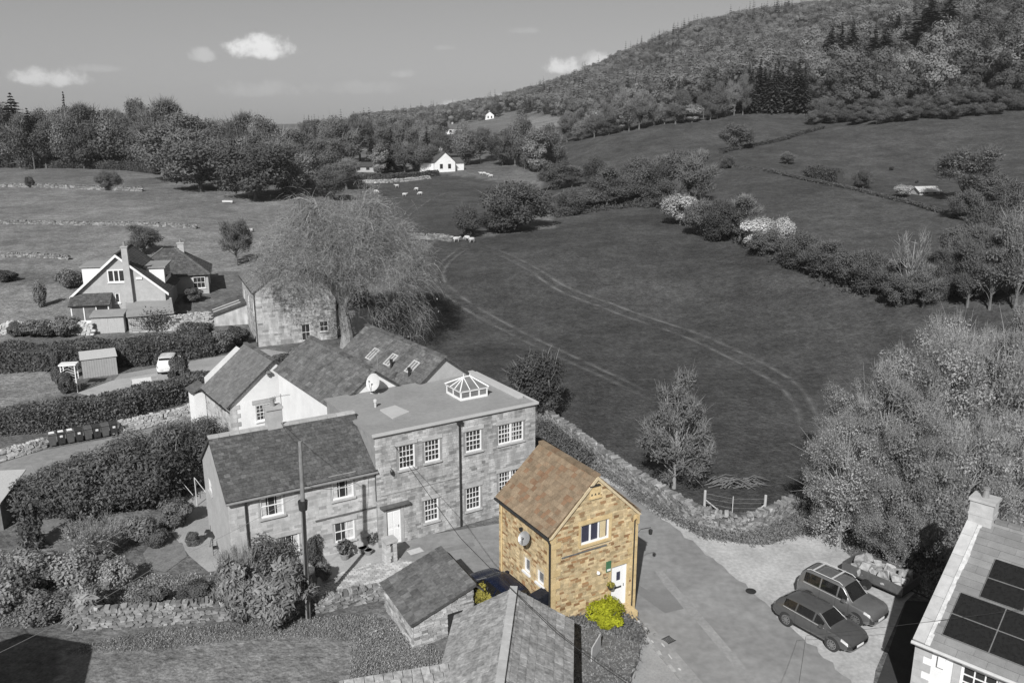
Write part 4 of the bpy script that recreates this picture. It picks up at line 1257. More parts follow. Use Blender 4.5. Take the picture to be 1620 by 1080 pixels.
ridge_tiles(ro, (-.12, D_ / 2, RG + .1), (W_, D_ / 2, RG + .1), 'stone_dressed', .34, .55, .14)
gutter(B, (-.12, -ov - .07, E_ - .16), (W_, -ov - .07, E_ - .16), 'metal_mid', .075)
s = hit(B, Ff, 388, 800)[0]; pipe(B, [(s, -.25, E_ - .2), (s, -.07, E_ - .5), (s, -.07, 0)], r=.06)
pipe(B, [(W_ - .06, -.2, E_ - .2), (W_ - .06, -.07, E_ - .5), (W_ - .06, -.07, 3)], r=.05)
zc = hit(B, Ff, 545, 813)[1]; p = MB(Ff); p.box(4.6, W_ - .02, -.07, -.02, zc - .03, zc + .05); p.build('string_course', 'stone_dark', B)
p = MB(Ff); p.box(.0, W_, -.06, -.0, -.4, .35); p.build('plinth', 'mortar_cottage', B)
chimney(B, (3.55, D_ / 2 + .1, RG), .85, .62, 1.15, 'stone_dressed', 1)
aerial(B, (4.15, D_ / 2 + .5, RG + .2), 1.6)

# ------------------------------------------------------------------ C  the flat-roofed mill
W_, D_, E_ = 10.95, 7.8, 6.95
C = thing('mill_building', 'two-storey flat-roofed stone mill with white sash windows and glazed roof lantern', 'house', (-7.8, 44.41, 0), R(32))
Ff, Fl, Fr, Fb = FACE('front'), FACE('left', W_, D_), FACE('right', W_, D_), FACE('back', W_, D_)
cw = [rect(C, Ff, *r_) for r_ in (((629.7, 705.5), (657, 738)), ((670.7, 697.6), (696.5, 727)), ((736, 682.8), (762, 711)), ((787.8, 672.7), (828, 695.4)), ((670.7, 791.4), (694.3, 821.3)), ((736.8, 772.5), (760.4, 802.4)), ((788.7, 748), (826, 770)))]
cd = rect(C, Ff, (611, 808.7), (635.4, 857)); cd[1] = max(.05, cd[1])
wf = wall(C, Ff, W_, E_, cw + [cd], 'mortar_mill')
masonry(wf, Ff, W_, E_ - .12, cw + [cd], 'stone_mill', None, (.12, .2), (.18, .48), .016, cap=300, pad=.13, seed=8, gap=.012)
wr = wall(C, Fr, D_, E_, [], 'mortar_mill'); masonry(wr, Fr, D_, E_ - .12, [], 'stone_mill', None, (.15, .24), (.25, .6), .004, cap=0, seed=9)
wall(C, Fl, D_, E_, [], 'mortar_mill'); wall(C, Fb, W_, E_, [], 'render_grey')
for k, o_ in enumerate(cw):
    window(C, Ff, o_, 8 if k in (3, 6) else 4, 4, lintel='stone_dressed', fr=.08, bar=.03, seed=k)
    if k in (3, 6):
        p = MB(Ff); p.box(o_[0] + o_[2] / 2 - .07, o_[0] + o_[2] / 2 + .07, .02, .13, o_[1] + .06, o_[1] + o_[3] - .06); p.build('mullion', 'paint_white', C)
door(C, Ff, cd)
p = MB(Ff); p.box(cd[0] - .4, cd[0] + cd[2] + .5, -.3, -.01, cd[1] + cd[3] + .25, cd[1] + cd[3] + .38); p.build('door_hood', 'stone_dark', C)
for xx in (cd[0] - .19, cd[0] + cd[2] + .01):
    p = MB(Ff); p.box(xx, xx + .18, -.04, .1, -.2, cd[1] + cd[3] + .2); p.build('jamb', 'stone_dressed', C)
p = MB(); ov = .13
p.box(-ov, W_ + ov, -ov, D_ + .02, E_ + .002, E_ + .14); ro = p.build('roof', 'felt', C)
p = MB(); p.box(-ov - .02, W_ + ov + .02, -ov - .035, -ov + .12, E_ + .05, E_ + .2); p.box(W_ + ov - .1, W_ + ov + .03, -ov + .12, D_, E_ + .05, E_ + .2); p.build('roof_edge', 'felt_pale', ro)
p = MB(); p.box(W_ - .55, W_ - .18, 1.2, D_, E_ + .14, E_ + .34); p.build('upstand', 'felt_pale', ro)
Mi = MW[C.name].inverted()
pad = [Mi @ Vector(P(*q_, E_ + .14)) for q_ in ((601, 649), (625, 642), (648, 652), (622, 663))]
p = MB(); p.hexa([(v.x, v.y, E_ + .13) for v in pad] + [(v.x, v.y, E_ + .2) for v in pad]); p.build('felt_pad', 'felt_pale', ro)
v = Mi @ Vector(P(594, 644, E_ + .14)); p = MB(); p.lathe([(.07, 0), (.07, .35), (.12, .36), (.12, .5), (.02, .55)], 10, (v.x, v.y, E_ + .13)); p.build('vent_pipe', 'metal_pale', ro)
s = hit(C, Ff, 727, 740)[0]; pipe(C, [(s, -.09, E_ - .05), (s, -.09, 0)], r=.06)
p = MB(); p.box(s - .16, s + .16, -.22, -.01, E_ - .25, E_ + .0); p.build('hopper', 'metal_dark', C)
pipe(C, [(W_ + .06, .3, E_), (W_ + .06, .3, 0)], r=.05)
zc = hit(C, Ff, 690, 762)[1]; p = MB(Ff); p.box(.2, s - .1, -.06, -.02, zc - .035, zc + .035); p.build('string_course', 'stone_dressed', C)
s2, z2 = hit(C, Ff, 618, 745); p = MB(Ff); p.lathe([(.03, .16), (.1, .06), (.08, -.14), (.02, -.18)], 6, (s2, -.16, z2)); p.tube([(s2, 0, z2 + .2), (s2, -.16, z2 + .16)], .015, 4); p.build('wall_lantern', 'metal_dark', C)
# glazed roof lantern: white kerb, upright lights, hipped glass roof on white bars
a, b, c = [Mi @ Vector(P(*q_, E_ + .14)) for q_ in ((703.7, 622), (731.4, 634), (771.4, 626))]
LX0, LX1, LY0, LY1 = (a.x + b.x) / 2, c.x, (b.y + c.y) / 2, a.y
if LX1 - LX0 > 2.6: LX1 = LX0 + 2.6
LA = thing('roof_lantern', 'white glazed roof lantern standing on the flat roof of the mill', 'skylight', (0, 0, 0), 0)
LA.matrix_local = MW[C.name] @ Matrix.Translation((LX0, LY0, E_ + .14)); MW[LA.name] = LA.matrix_local.copy()
lw, ld, lh, lr = LX1 - LX0, max(1.6, LY1 - LY0), .62, 1.2
p = MB()
for x0, x1, y0, y1 in ((0, lw, 0, .1), (0, lw, ld - .1, ld), (0, .1, .1, ld - .1), (lw - .1, lw, .1, ld - .1)): p.box(x0, x1, y0, y1, 0, .16); p.box(x0 - .04, x1 + .04, y0 - .04 if y0 == 0 else y0, y1 + .04, lh - .08, lh + .02)
for x0, y0 in ((0, 0), (lw - .1, 0), (0, ld - .1), (lw - .1, ld - .1), (lw * .33, 0), (lw * .66, 0), (0, ld * .5), (lw - .1, ld * .5), (lw * .5, ld - .1)): p.box(x0, x0 + .09, y0, y0 + .09, .16, lh - .08)
p.build('frame', 'paint_white', LA)
rd0, rd1 = (lw * .38, ld / 2, lr), (lw * .62, ld / 2, lr)
crn = [(-.06, -.06, lh), (lw + .06, -.06, lh), (lw + .06, ld + .06, lh), (-.06, ld + .06, lh)]
for nm_, pts in (('a', [crn[0], crn[1], rd1, rd0]), ('b', [crn[1], crn[2], rd1]), ('c', [crn[2], crn[3], rd0, rd1]), ('d', [crn[3], crn[0], rd0])):
    p = MB(); p.poly(pts); p.build('pane', 'glass_sky', LA)
p = MB()
for q_ in ([crn[0], rd0], [crn[3], rd0], [crn[1], rd1], [crn[2], rd1], [rd0, rd1]): p.tube([Vector(v) + Vector((0, 0, .03)) for v in q_], .045, 6)
for f in (.33, .66): p.tube([(lw * f, -.06, lh + .03), (lw * (.38 + .24 * (f > .5)), ld / 2, lr + .02)], .03, 5); p.tube([(lw * f, ld + .06, lh + .03), (lw * (.38 + .24 * (f > .5)), ld / 2, lr + .02)], .03, 5)
for xx, rd in ((-.06, rd0), (lw + .06, rd1)):
    for f in (.35, .65): p.tube([(xx, ld * f, lh + .03), Vector(rd) + Vector((0, 0, .02))], .03, 5)
for rd in (rd0, rd1): p.tube([rd, Vector(rd) + Vector((0, 0, .28))], [.04, .01], 6)
p.build('glazing_bar', 'paint_white', LA)
for x0, x1, y0, y1 in ((.1, lw - .1, .03, .05), (.1, lw - .1, ld - .05, ld - .03), (.03, .05, .1, ld - .1), (lw - .05, lw - .03, .1, ld - .1)):
    p = MB(); p.box(x0, x1, y0, y1, .16, lh - .08); p.build('pane', 'glass_sky', LA)

# ------------------------------------------------------------------ D  white gabled house, E and F the roofs behind
W_, D_, RG = 6.4, 6.2, 6.4
Dh = thing('white_house', 'white gabled house with plain slate roof behind the cottage chimney', 'house', (-21.46, 60.15, 0), R(36))
Ff, Fl, Fr, Fb = FACE('front'), FACE('left', W_, D_), FACE('right', W_, D_), FACE('back', W_, D_)
dw = rect(Dh, Ff, (404, 641.5), (430.5, 662)); lw_ = rect(Dh, Fl, (346, 628), (352, 652))
wall(Dh, Ff, W_, 3.5, [], 'render_white', (3.6, RG, 4.2)) if False else None
wf = wall(Dh, Ff, W_, 3.5, [o_ for o_ in [dw] if o_[1] + o_[3] < 3.5], 'render_white', (3.6, RG, 4.2))
if dw[1] + dw[3] >= 3.5:
    pass
wl_ = wall(Dh, Fl, D_, 3.5, [lw_] if lw_[1] + lw_[3] < 3.5 else [], 'mortar_mill'); masonry(wl_, Fl, D_, 3.45, [lw_], 'stone_cottage', None, (.15, .3), (.25, .6), .006, cap=0, seed=12)
wall(Dh, Fr, D_, 4.2, [], 'render_white'); wall(Dh, Fb, W_, 3.5, [], 'render_white', (3.6, RG, 4.2))
dwin = MB(Ff); 
window(Dh, Ff, dw, 4, 4, recess=-.02 if dw[1] + dw[3] >= 3.5 else .09, sill='paint_white', fr=.08)
p = MB(Ff); p.box(dw[0] - .25, dw[0] + dw[2] + .35, -.05, -.003, dw[1] + dw[3] + .1, dw[1] + dw[3] + .42); p.build('lintel', 'stone_dressed', Dh)
qs = []
z = 0; k = 0
while z < 3.3:
    l = .75 if k % 2 else .5; qs.append(TRS((l / 2, .0, z + .17), (l, .08, .33))); z += .34; k += 1
pieces('corner_stone', 'stone_cottage', wf, qs, 'clean', 30, 6)
s, zz = hit(Dh, Ff, 424, 588); p = MB(Ff); p.box(s - .22, s + .1, -.35, -.01, zz - .05, zz + .12); p.box(s - .12, s + .04, -.22, -.05, zz - .28, zz - .06); p.build('floodlight', 'metal_mid', Dh)
bed = MB()
S1 = slope(Dh, bed, (-.3, D_ + .15, 3.5 - .24 + .06), (-.3, -.2, 3.5 - .24 + .06), (3.6, -.2, RG + .06), (3.6, D_ + .15, RG + .06), 'slate_plain', .36, .3, .03, 0, 99, name='slate', seed=5)
S2 = slope(Dh, bed, (W_ + .35, -.2, 4.2 - .27 + .06), (W_ + .35, D_ + .15, 4.2 - .27 + .06), (3.6, D_ + .15, RG + .06), (3.6, -.2, RG + .06), 'slate_plain', .36, .3, .03, 0, 99, name='slate', seed=6)
ro = finish_roof(Dh, bed, [S1, S2]); ridge_tiles(ro, (3.6, -.2, RG + .1), (3.6, D_ + .15, RG + .1), 'slate_moss', .3, .45, .12)
gutter(Dh, (-.38, -.2, 3.2), (-.38, D_, 3.2), r=.06)
# small porch wall behind its left eave
p = MB(); p.box(-.9, -.0, D_ + .2, D_ + 1.8, 0, 2.9); po = p.build('annexe', 'render_white', Dh)
p = MB(); p.hexa([(-1.1, D_ + .05, 2.9), (.0, D_ + .05, 3.4), (.0, D_ + 1.95, 3.4), (-1.1, D_ + 1.95, 2.9), (-1.1, D_ + .05, 3.02), (.0, D_ + .05, 3.52), (.0, D_ + 1.95, 3.52), (-1.1, D_ + 1.95, 3.02)]); p.build('annexe_roof', 'slate_moss', po)

e0 = P(592, 588, 8.35)
Eh = thing('rear_house', 'house with mossy stone-slated roof and pale gable between white house and mill roof', 'house', (e0[0], e0[1], 0), R(35))
LE = 11.0; lw2, rw2 = 2.7, 2.7
ez = lambda x: 8.35 - (abs(x) * .74)
Ff = FACE('front')
p = MB(); p.poly([(-lw2, 0, -.3), (rw2, 0, -.3), (rw2, 0, ez(rw2)), (0, 0, 8.35), (-lw2, 0, ez(lw2))]); p.poly([(-lw2, LE, -.3), (rw2, LE, -.3), (rw2, LE, ez(rw2)), (0, LE, 8.35), (-lw2, LE, ez(lw2))])
p.poly([(-lw2, 0, -.3), (-lw2, LE, -.3), (-lw2, LE, ez(lw2)), (-lw2, 0, ez(lw2))]); p.poly([(rw2, 0, -.3), (rw2, LE, -.3), (rw2, LE, ez(rw2)), (rw2, 0, ez(rw2))]); p.build('wall', 'render_white', Eh)
bed = MB()
S1 = slope(Eh, bed, (-lw2 - .25, LE + .2, ez(lw2 + .25) + .06), (-lw2 - .25, -.18, ez(lw2 + .25) + .06), (0, -.18, 8.41), (0, LE + .2, 8.41), 'slate_moss', .42, .33, .04, 0, 99, name='slate', seed=7, hvar=.4)
S2 = slope(Eh, bed, (rw2 + .1, -.18, ez(rw2 + .1) + .06), (rw2 + .1, LE + .2, ez(rw2 + .1) + .06), (0, LE + .2, 8.41), (0, -.18, 8.41), 'slate_moss', .42, .33, .04, 0, 99, name='slate', seed=8)
ro = finish_roof(Eh, bed, [S1, S2]); ridge_tiles(ro, (0, -.18, 8.46), (0, LE + .2, 8.46), 'slate_moss', .3, .45, .12)
aerial(Eh, (.4, .3, 8.3), 1.5)
# lower catslide annexe with a white end wall, left of the rear house
Ea = thing('white_annexe', 'low white-walled annexe with mossy catslide roof between white house and rear house', 'house', (-15.6, 62.0, 0), R(35))
Ea.matrix_local = Matrix.Translation(Vector((*P(467, 640, 3.6)[:2], 0))) @ Matrix.Rotation(R(35), 4, 'Z'); MW[Ea.name] = Ea.matrix_local.copy()
p = MB(); p.poly([(0, 0, -.3), (4.6, 0, -.3), (4.6, 0, 6.0), (0, 0, 3.6)]); p.poly([(0, 0, -.3), (0, 2, -.3), (0, 2, 3.6), (0, 0, 3.6)]); p.poly([(0, 2, -.3), (4.6, 2, -.3), (4.6, 2, 6.0), (0, 2, 3.6)]); p.build('wall', 'render_white', Ea)
bed = MB(); S1 = slope(Ea, bed, (-.25, 2.3, 3.53), (-.25, -.25, 3.53), (4.7, -.25, 6.12), (4.7, 2.3, 6.12), 'slate_moss', .42, .33, .04, 0, 99, name='slate', seed=9)
finish_roof(Ea, bed, [S1]); pipe(Ea, [(.1, -.3, 3.4), (.5, -.12, 3.1), (2.1, -.12, 2.8), (2.1, -.12, 0)], 'metal_mid', .06)
f0 = P(703, 567, 8.55)
Fh = thing('long_rear_house', 'rear house with long mossy roof, rooflights and rendered gable beside mill roof', 'house', (f0[0], f0[1], 0), R(36))
LF = 11.6; hw = 3.0; fz = lambda x: 8.55 - abs(x) * .76
p = MB()
for y in (0, LF): p.poly([(-hw, y, -.3), (hw, y, -.3), (hw, y, fz(hw)), (0, y, 8.55), (-hw, y, fz(hw))])
for x in (-hw, hw): p.poly([(x, 0, -.3), (x, LF, -.3), (x, LF, fz(hw)), (x, 0, fz(hw))])
p.build('wall', 'render_grey', Fh)
bed = MB()
S1 = slope(Fh, bed, (-hw - .15, LF + .2, fz(hw + .15) + .06), (-hw - .15, -.15, fz(hw + .15) + .06), (0, -.15, 8.61), (0, LF + .2, 8.61), 'slate_moss', .42, .33, .04, 0, 99, name='slate', seed=10, hvar=.4)
S2 = slope(Fh, bed, (hw + .15, -.15, fz(hw + .15) + .06), (hw + .15, LF + .2, fz(hw + .15) + .06), (0, LF + .2, 8.61), (0, -.15, 8.61), 'slate_moss', .42, .33, .04, 0, 99, name='slate', seed=11)
ro = finish_roof(Fh, bed, [S1, S2]); ridge_tiles(ro, (0, -.15, 8.66), (0, LF + .2, 8.66), 'slate_moss', .3, .45, .12)
for t, y in ((.55, 2.1), (.5, 5.0), (.45, 7.6)):          # rooflights
    x = -hw * (1 - t); zz = fz(x) + .12; p = MB(Matrix.Translation((x, y, zz)) @ Matrix.Rotation(math.atan(-.76), 4, 'Y'))
    for a_ in ((-.55, .55, -.4, -.32), (-.55, .55, .32, .4), (-.55, -.47, -.32, .32), (.47, .55, -.32, .32), (-.47, .47, -.03, .03)): p.box(*a_, .0, .1)
    wo_ = p.build('rooflight', 'metal_pale', Fh); p2 = MB(p.M); p2.box(-.47, .47, -.32, .32, .0, .05); p2.build('pane', 'glass_sky', wo_)
for y in (1.6, 4.2): p = MB(); p.lathe([(.09, 0), (.09, .6), (.13, .62), (.13, .75)], 8, (-1.9, y, fz(1.9))); p.build('flue', 'metal_dark', Fh)
dd = P(592.6, 622, 7.15)
Ds = thing('satellite_dish', 'large white satellite dish on the flat roof of the mill', 'dish', (dd[0], dd[1], 7.09), 0)
dish(Ds, (0, 0, .8), .54, (-.6, -1, .45), 'metal_pale', 'bowl'); p = MB(); p.tube([(0, .1, 0), (0, .1, .8)], .04, 6); p.tube([(-.3, .1, .02), (.3, .1, .02)], .04, 5); p.build('mast', 'metal_mid', Ds)
# ------------------------------------------------------------------ G  tall stone house under the great tree
Gh = thing('tall_stone_house', 'tall stone house with steep slate roof behind the great weeping tree', 'house', (-28.23, 90.02, 0), R(24))
W_, D_, E_, RG = 8.8, 12.5, 6.4, 9.7
Ff, Fl = FACE('front'), FACE('left', W_, D_)
gws = [rect(Gh, Ff, (476, 510), (490, 538)), rect(Gh, Ff, (505, 508), (517, 524))]
gws = [[min(max(.5, o_[0]), W_ - 1.6), max(.2, o_[1]), 1.0, 1.9 if k == 0 else 1.2] for k, o_ in enumerate(gws)]
wf = wall(Gh, Ff, W_, E_, gws, 'mortar_mill', (W_ / 2, RG, E_)); masonry(wf, Ff, W_, E_, gws, 'stone_mill', (W_ / 2, RG, E_), (.2, .32), (.35, .8), .006, cap=0, seed=21)
lws = [[1.2, 3.4, .9, 1.5], [5.4, 3.4, .9, 1.5], [9.6, 3.4, .9, 1.5], [10.6, .1, 1.1, 2.3]]
wl_ = wall(Gh, Fl, D_, E_, lws, 'mortar_mill'); masonry(wl_, Fl, D_, E_, lws, 'stone_mill', None, (.2, .32), (.35, .8), .006, cap=0, seed=22)
wall(Gh, FACE('right', W_, D_), D_, E_, [], 'mortar_cottage'); wall(Gh, FACE('back', W_, D_), W_, E_, [], 'mortar_cottage', (W_ / 2, RG, E_))
for o_ in gws: window(Gh, Ff, o_, 2, 2, lintel='stone_dressed')
for o_ in lws: window(Gh, Fl, o_, 2, 3, lintel='stone_dressed')
bed = MB(); sl = (RG - E_) / (W_ / 2); ov = .25
S1 = slope(Gh, bed, (-ov, D_ + .1, E_ - ov * sl + .06), (-ov, -.1, E_ - ov * sl + .06), (W_ / 2, -.1, RG + .06), (W_ / 2, D_ + .1, RG + .06), 'slate_plain', .5, .36, .04, 0, 99, name='slate', seed=12, hvar=.4)
S2 = slope(Gh, bed, (W_ + ov, -.1, E_ - ov * sl + .06), (W_ + ov, D_ + .1, E_ - ov * sl + .06), (W_ / 2, D_ + .1, RG + .06), (W_ / 2, -.1, RG + .06), 'slate_plain', .5, .36, .04, 0, 99, name='slate', seed=13)
ro = finish_roof(Gh, bed, [S1, S2]); ridge_tiles(ro, (W_ / 2, -.1, RG + .1), (W_ / 2, D_ + .1, RG + .1), 'stone_dressed', .34, .5, .14)
gutter(Gh, (-ov - .06, -.1, E_ - .2), (-ov - .06, D_, E_ - .2)); pipe(Gh, [(-.08, .4, E_ - .2), (-.08, .4, 0)])
chimney(Gh, (W_ / 2, D_ - .6, RG), 1.1, .7, 1.2)
p = MB(); p.box(W_, W_ + 4.5, 1.0, 7.5, -.3, 3.4); wg = p.build('side_wing', 'mortar_cottage', Gh)
p = MB(); p.hexa([(W_, .8, 3.4), (W_ + 4.7, .8, 3.4), (W_ + 4.7, 7.7, 3.4), (W_, 7.7, 3.4), (W_, 4.2, 5.4), (W_ + 4.7, 4.2, 5.4), (W_ + 4.7, 4.3, 5.4), (W_, 4.3, 5.4)]); p.build('side_wing_roof', 'slate_moss', wg)
# lean-to on its left side
LTo = thing('lean_to_shed', 'stone lean-to with dark mono-pitch roof against the tall stone house', 'outbuilding', (*P(399, 520, .2)[:2], .2), R(24))
p = MB(); p.hexa([(-4.6, 0, -.4), (0, 0, -.4), (0, 5.2, -.4), (-4.6, 5.2, -.4), (-4.6, 0, 1.9), (0, 0, 3.3), (0, 5.2, 3.3), (-4.6, 5.2, 1.9)]); wf = p.build('wall', 'stone_mill', LTo)
bed = MB(); S1 = slope(LTo, bed, (-4.8, 5.4, 1.95), (-4.8, -.2, 1.95), (.1, -.2, 3.42), (.1, 5.4, 3.42), 'slate_cottage', .5, .4, .03, 0, 99, name='slate', seed=3); finish_roof(LTo, bed, [S1])
p = MB(); 
for k in range(2): p.hexa([(-4.2, 1 + k * 1.3, 2.2), (-1, 1 + k * 1.3, 3.16), (-1, 1.4 + k * 1.3, 3.16), (-4.2, 1.4 + k * 1.3, 2.2), (-4.2, 1 + k * 1.3, 2.25), (-1, 1 + k * 1.3, 3.21), (-1, 1.4 + k * 1.3, 3.21), (-4.2, 1.4 + k * 1.3, 2.25)])
p.build('roof_board', 'wood_pale', LTo)

# ------------------------------------------------------------------ H  chalet house with big side chimney
Hh = thing('chalet_house', 'grey rendered chalet house with white bargeboards, tall chimney and white box dormers', 'house', (-51.0, 95.5, 1.9), R(13.6))
W_, D_, E_, RG = 9.9, 9.0, 3.2, 7.55
Ff = FACE('front')
hw_ = [rect(Hh, Ff, (169, 427), (199, 446)), rect(Hh, Ff, (181, 463.6), (190.5, 479)), rect(Hh, Ff, (124, 470), (172, 490))]
top_w = hw_[0]
wf = wall(Hh, Ff, W_, E_, [hw_[1]], 'render_grey', (W_ / 2, RG, E_))
wall(Hh, FACE('left', W_, D_), D_, E_, [], 'render_grey'); wall(Hh, FACE('right', W_, D_), D_, E_, [], 'render_grey'); wall(Hh, FACE('back', W_, D_), W_, E_, [], 'render_grey', (W_ / 2, RG, E_))
window(Hh, Ff, top_w, 3, 1, recess=-.03, meeting=False, bar=.12, fr=.12, sill='paint_white'); window(Hh, Ff, hw_[1], 1, 1, meeting=False, fr=.1, sill='paint_white')
bed = MB(); sl = (RG - E_) / (W_ / 2); ov = .45
S1 = slope(Hh, bed, (-ov, D_ + .2, E_ - ov * sl + .06), (-ov, -.35, E_ - ov * sl + .06), (W_ / 2, -.35, RG + .06), (W_ / 2, D_ + .2, RG + .06), 'tile_dark', .33, .33, .03, 0, 99)
S2 = slope(Hh, bed, (W_ + ov, -.35, E_ - ov * sl + .06), (W_ + ov, D_ + .2, E_ - ov * sl + .06), (W_ / 2, D_ + .2, RG + .06), (W_ / 2, -.35, RG + .06), 'tile_dark', .33, .33, .05, 0, 99, lift=.05)
ro = finish_roof(Hh, bed, [S1, S2]); ridge_tiles(ro, (W_ / 2, -.35, RG + .1), (W_ / 2, D_ + .2, RG + .1), 'tile_dark', .3, .45, .12)
for k in range(9):                                   # pantile rolls on the right-hand slope
    y = .3 + k * .95; p = MB(); p.tube([(W_ + ov, y, E_ - ov * sl + .13), (W_ / 2, y, RG + .13)], .08, 5); p.build('tile_roll', 'tile_dark', ro)
for sx, ex_ in ((-ov, W_ / 2), (W_ + ov, W_ / 2)):
    p = MB(); zz = E_ - ov * sl
    p.hexa([(sx, -.45, zz - .18), (ex_, -.45, RG - .16), (ex_, -.36, RG - .16), (sx, -.36, zz - .18), (sx, -.45, zz + .14), (ex_, -.45, RG + .16), (ex_, -.36, RG + .16), (sx, -.36, zz + .14)]); p.build('bargeboard', 'paint_white', Hh)
s0 = hit(Hh, Ff, 200.5, 470)[0]; s1 = hit(Hh, Ff, 212, 470)[0]
ctop = PD(205, 393, 95.8)[2] - 1.9
p = MB(); p.hexa([(s0, -.55, -.3), (s1, -.55, -.3), (s1, .3, -.3), (s0, .3, -.3), (s0 + .08, -.55, ctop), (s1 - .08, -.55, ctop), (s1 - .08, .1, ctop), (s0 + .08, .1, ctop)]); co = p.build('chimney', 'render_grey', Hh)
p = MB(); p.box(s0, s1, -.62, .17, ctop, ctop + .14); p.build('cap', 'render_grey', co); p = MB(); p.lathe([(.16, 0), (.13, .5), (.16, .55)], 10, ((s0 + s1) / 2, -.2, ctop + .14)); p.build('chimney_pot', 'terracotta', co)
for x0, x1, y0, y1 in ((.3, 3.2, 3.3, 7.6), (W_ - 2.6, W_ - .3, 2.6, 7.4)):
    p = MB(); p.box(x0, x1, y0, y1, 2.5, 5.75 if x0 < 4 else 5.5); do = p.build('dormer', 'render_white', Hh)
    zt = 5.75 if x0 < 4 else 5.5
    p = MB(); p.box(x0 - .2, x1 + (1 if x0 < 4 else .2), y0 - .2, y1 + .2, zt + .003, zt + .16); p.build('dormer_roof', 'felt', do)
    xx = x0 if x0 < 4 else x1
    p = MB(); p.box(xx - .03, xx + .03, y0 + .6, y1 - .6, zt - 1.3, zt - .3); p.build('dormer_window', 'glass', do)
# glazed porch
px0, px1 = hit(Hh, Ff, 117, 480)[0], hit(Hh, Ff, 177, 480)[0]
p = MB()
for x in np.linspace(px0, px1 - .12, 4): p.box(x, x + .12, -1.7, -1.58, 0, 2.1)
p.box(px0, px1, -1.7, -1.58, 2.0, 2.15); p.box(px0, px1, -1.72, -1.58, -.3, .35); p.box(px0, px0 + .1, -1.58, 0, 0, .3); po = p.build('porch', 'paint_white', Hh)
for k in range(3):
    a_, b_ = px0 + .12 + (px1 - px0) * k / 3, px0 + (px1 - px0) * (k + 1) / 3 - .02
    p = MB(); p.box(a_, b_, -1.66, -1.63, .35, 2.0); p.build('pane', 'glass' if k == 2 else 'glass_sky', po)
p = MB(); p.poly([(px1, -1.62, .0), (px1, 0, 0), (px1, 0, 3.0), (px1, -1.62, 2.1)]); p.build('porch_side', 'render_grey', po)
bed = MB(); S1 = slope(Hh, bed, (px0 - .2, -1.95, 2.1), (px1 + .2, -1.95, 2.1), (px1 + .2, .02, 3.15), (px0 - .2, .02, 3.15), 'slate_cottage', .3, .3, .03, 0, 99, name='tile'); finish_roof(Hh, bed, [S1], name='porch_roof')
s, zz = hit(Hh, Ff, 220, 440); p = MB(Ff); p.box(s - .35, s + .35, -.12, -.01, zz - .12, zz + .12); p.build('wall_sign', 'paint_white', Hh)

# ------------------------------------------------------------------ I  bungalow with hipped roof
b0 = P(333, 434, 5.1)
Ih = thing('bungalow', 'bungalow with hipped grey roof and pale walls behind the chalet house', 'house', (b0[0], b0[1], 2.6), R(18))
W_, D_ = 10.5, 8.5
p = MB(); p.box(-W_ + .35, -.35, .35, D_ - .35, -1, 2.5); wo_ = p.build('wall', 'render_grey', Ih)
e = 2.45; bed = MB(); pk = 5.6
pk1, pk2 = (-W_ / 2 - .6, D_ / 2, pk), (-W_ / 2 + .9, D_ / 2, pk)
sl_ = [slope(Ih, bed, (-W_, 0, e), (0, 0, e), pk2, pk1, 'slate_cottage', .36, .33, .03, 0, 99, name='tile', seed=1), slope(Ih, bed, (0, 0, e), (0, D_, e), pk2, pk2, 'slate_cottage', .36, .33, .03, 0, 99, name='tile', seed=2),
       slope(Ih, bed, (0, D_, e), (-W_, D_, e), pk1, pk2, 'slate_cottage', .36, .33, .03, 0, 99, name='tile', seed=3), slope(Ih, bed, (-W_, D_, e), (-W_, 0, e), pk1, pk1, 'slate_cottage', .36, .33, .03, 0, 99, name='tile', seed=4)]
ro = finish_roof(Ih, bed, sl_)
for a_ in ((0, 0, e), (0, D_, e), (-W_, 0, e)): ridge_tiles(ro, Vector(a_) + Vector((0, 0, .06)), Vector(pk2 if a_[0] == 0 else pk1) + Vector((0, 0, .06)), 'slate_plain', .26, .5, .1, cap=0)
chimney(Ih, (-W_ / 2 + 1.6, D_ / 2 + .6, 5.2), .8, .6, .9, 'stone_dressed')
window(Ih, Matrix.Translation((-W_ + .35, .35, 0)), [3.2, .9, 1.2, 1.3], 2, 2, recess=-.04, sill='paint_white')
window(Ih, Matrix.Translation((-W_ + .35, .35, 0)), [W_ - 2.6, .7, 1.5, 1.5], 3, 2, recess=-.04, sill='paint_white')
window(Ih, Matrix.Translation((-.35, .35, 0)) @ Matrix.Rotation(math.pi / 2, 4, 'Z'), [3, .8, 1.5, 1.4], 2, 2, recess=-.04, sill='paint_white')

# ------------------------------------------------------------------ sheds and the ivy garage in the gardens
def boards(parent, M, w, z0, z1, n, m, th=.02, name='board', horiz=False):
    for k in range(n):
        p = MB(M)
        if horiz: h = (z1 - z0) / n; p.box(0, w, -th, 0, z0 + k * h + .006, z0 + (k + 1) * h - .004)
        else: p.box(w * k / n + .006, w * (k + 1) / n - .006, -th, 0, z0, z1)
        p.build(name, m, parent)
s0 = P(132, 600, 0); s1 = P(187, 593, 0)
w_ = float(np.hypot(*(s1 - s0)[:2])); th_ = math.atan2(*(s1 - s0)[:2][::-1])
Ms = thing('metal_shed', 'ribbed grey shed with pale mono-pitch roof beside the white car drive', 'shed', (s0[0], s0[1], 0), th_)
p = MB(); p.hexa([(0, 0, 0), (w_, 0, 0), (w_, 2.0, 0), (0, 2.0, 0), (0, 0, 1.95), (w_, 0, 1.95), (w_, 2.0, 2.2), (0, 2.0, 2.2)]); wo_ = p.build('wall', 'plastic_grey', Ms)
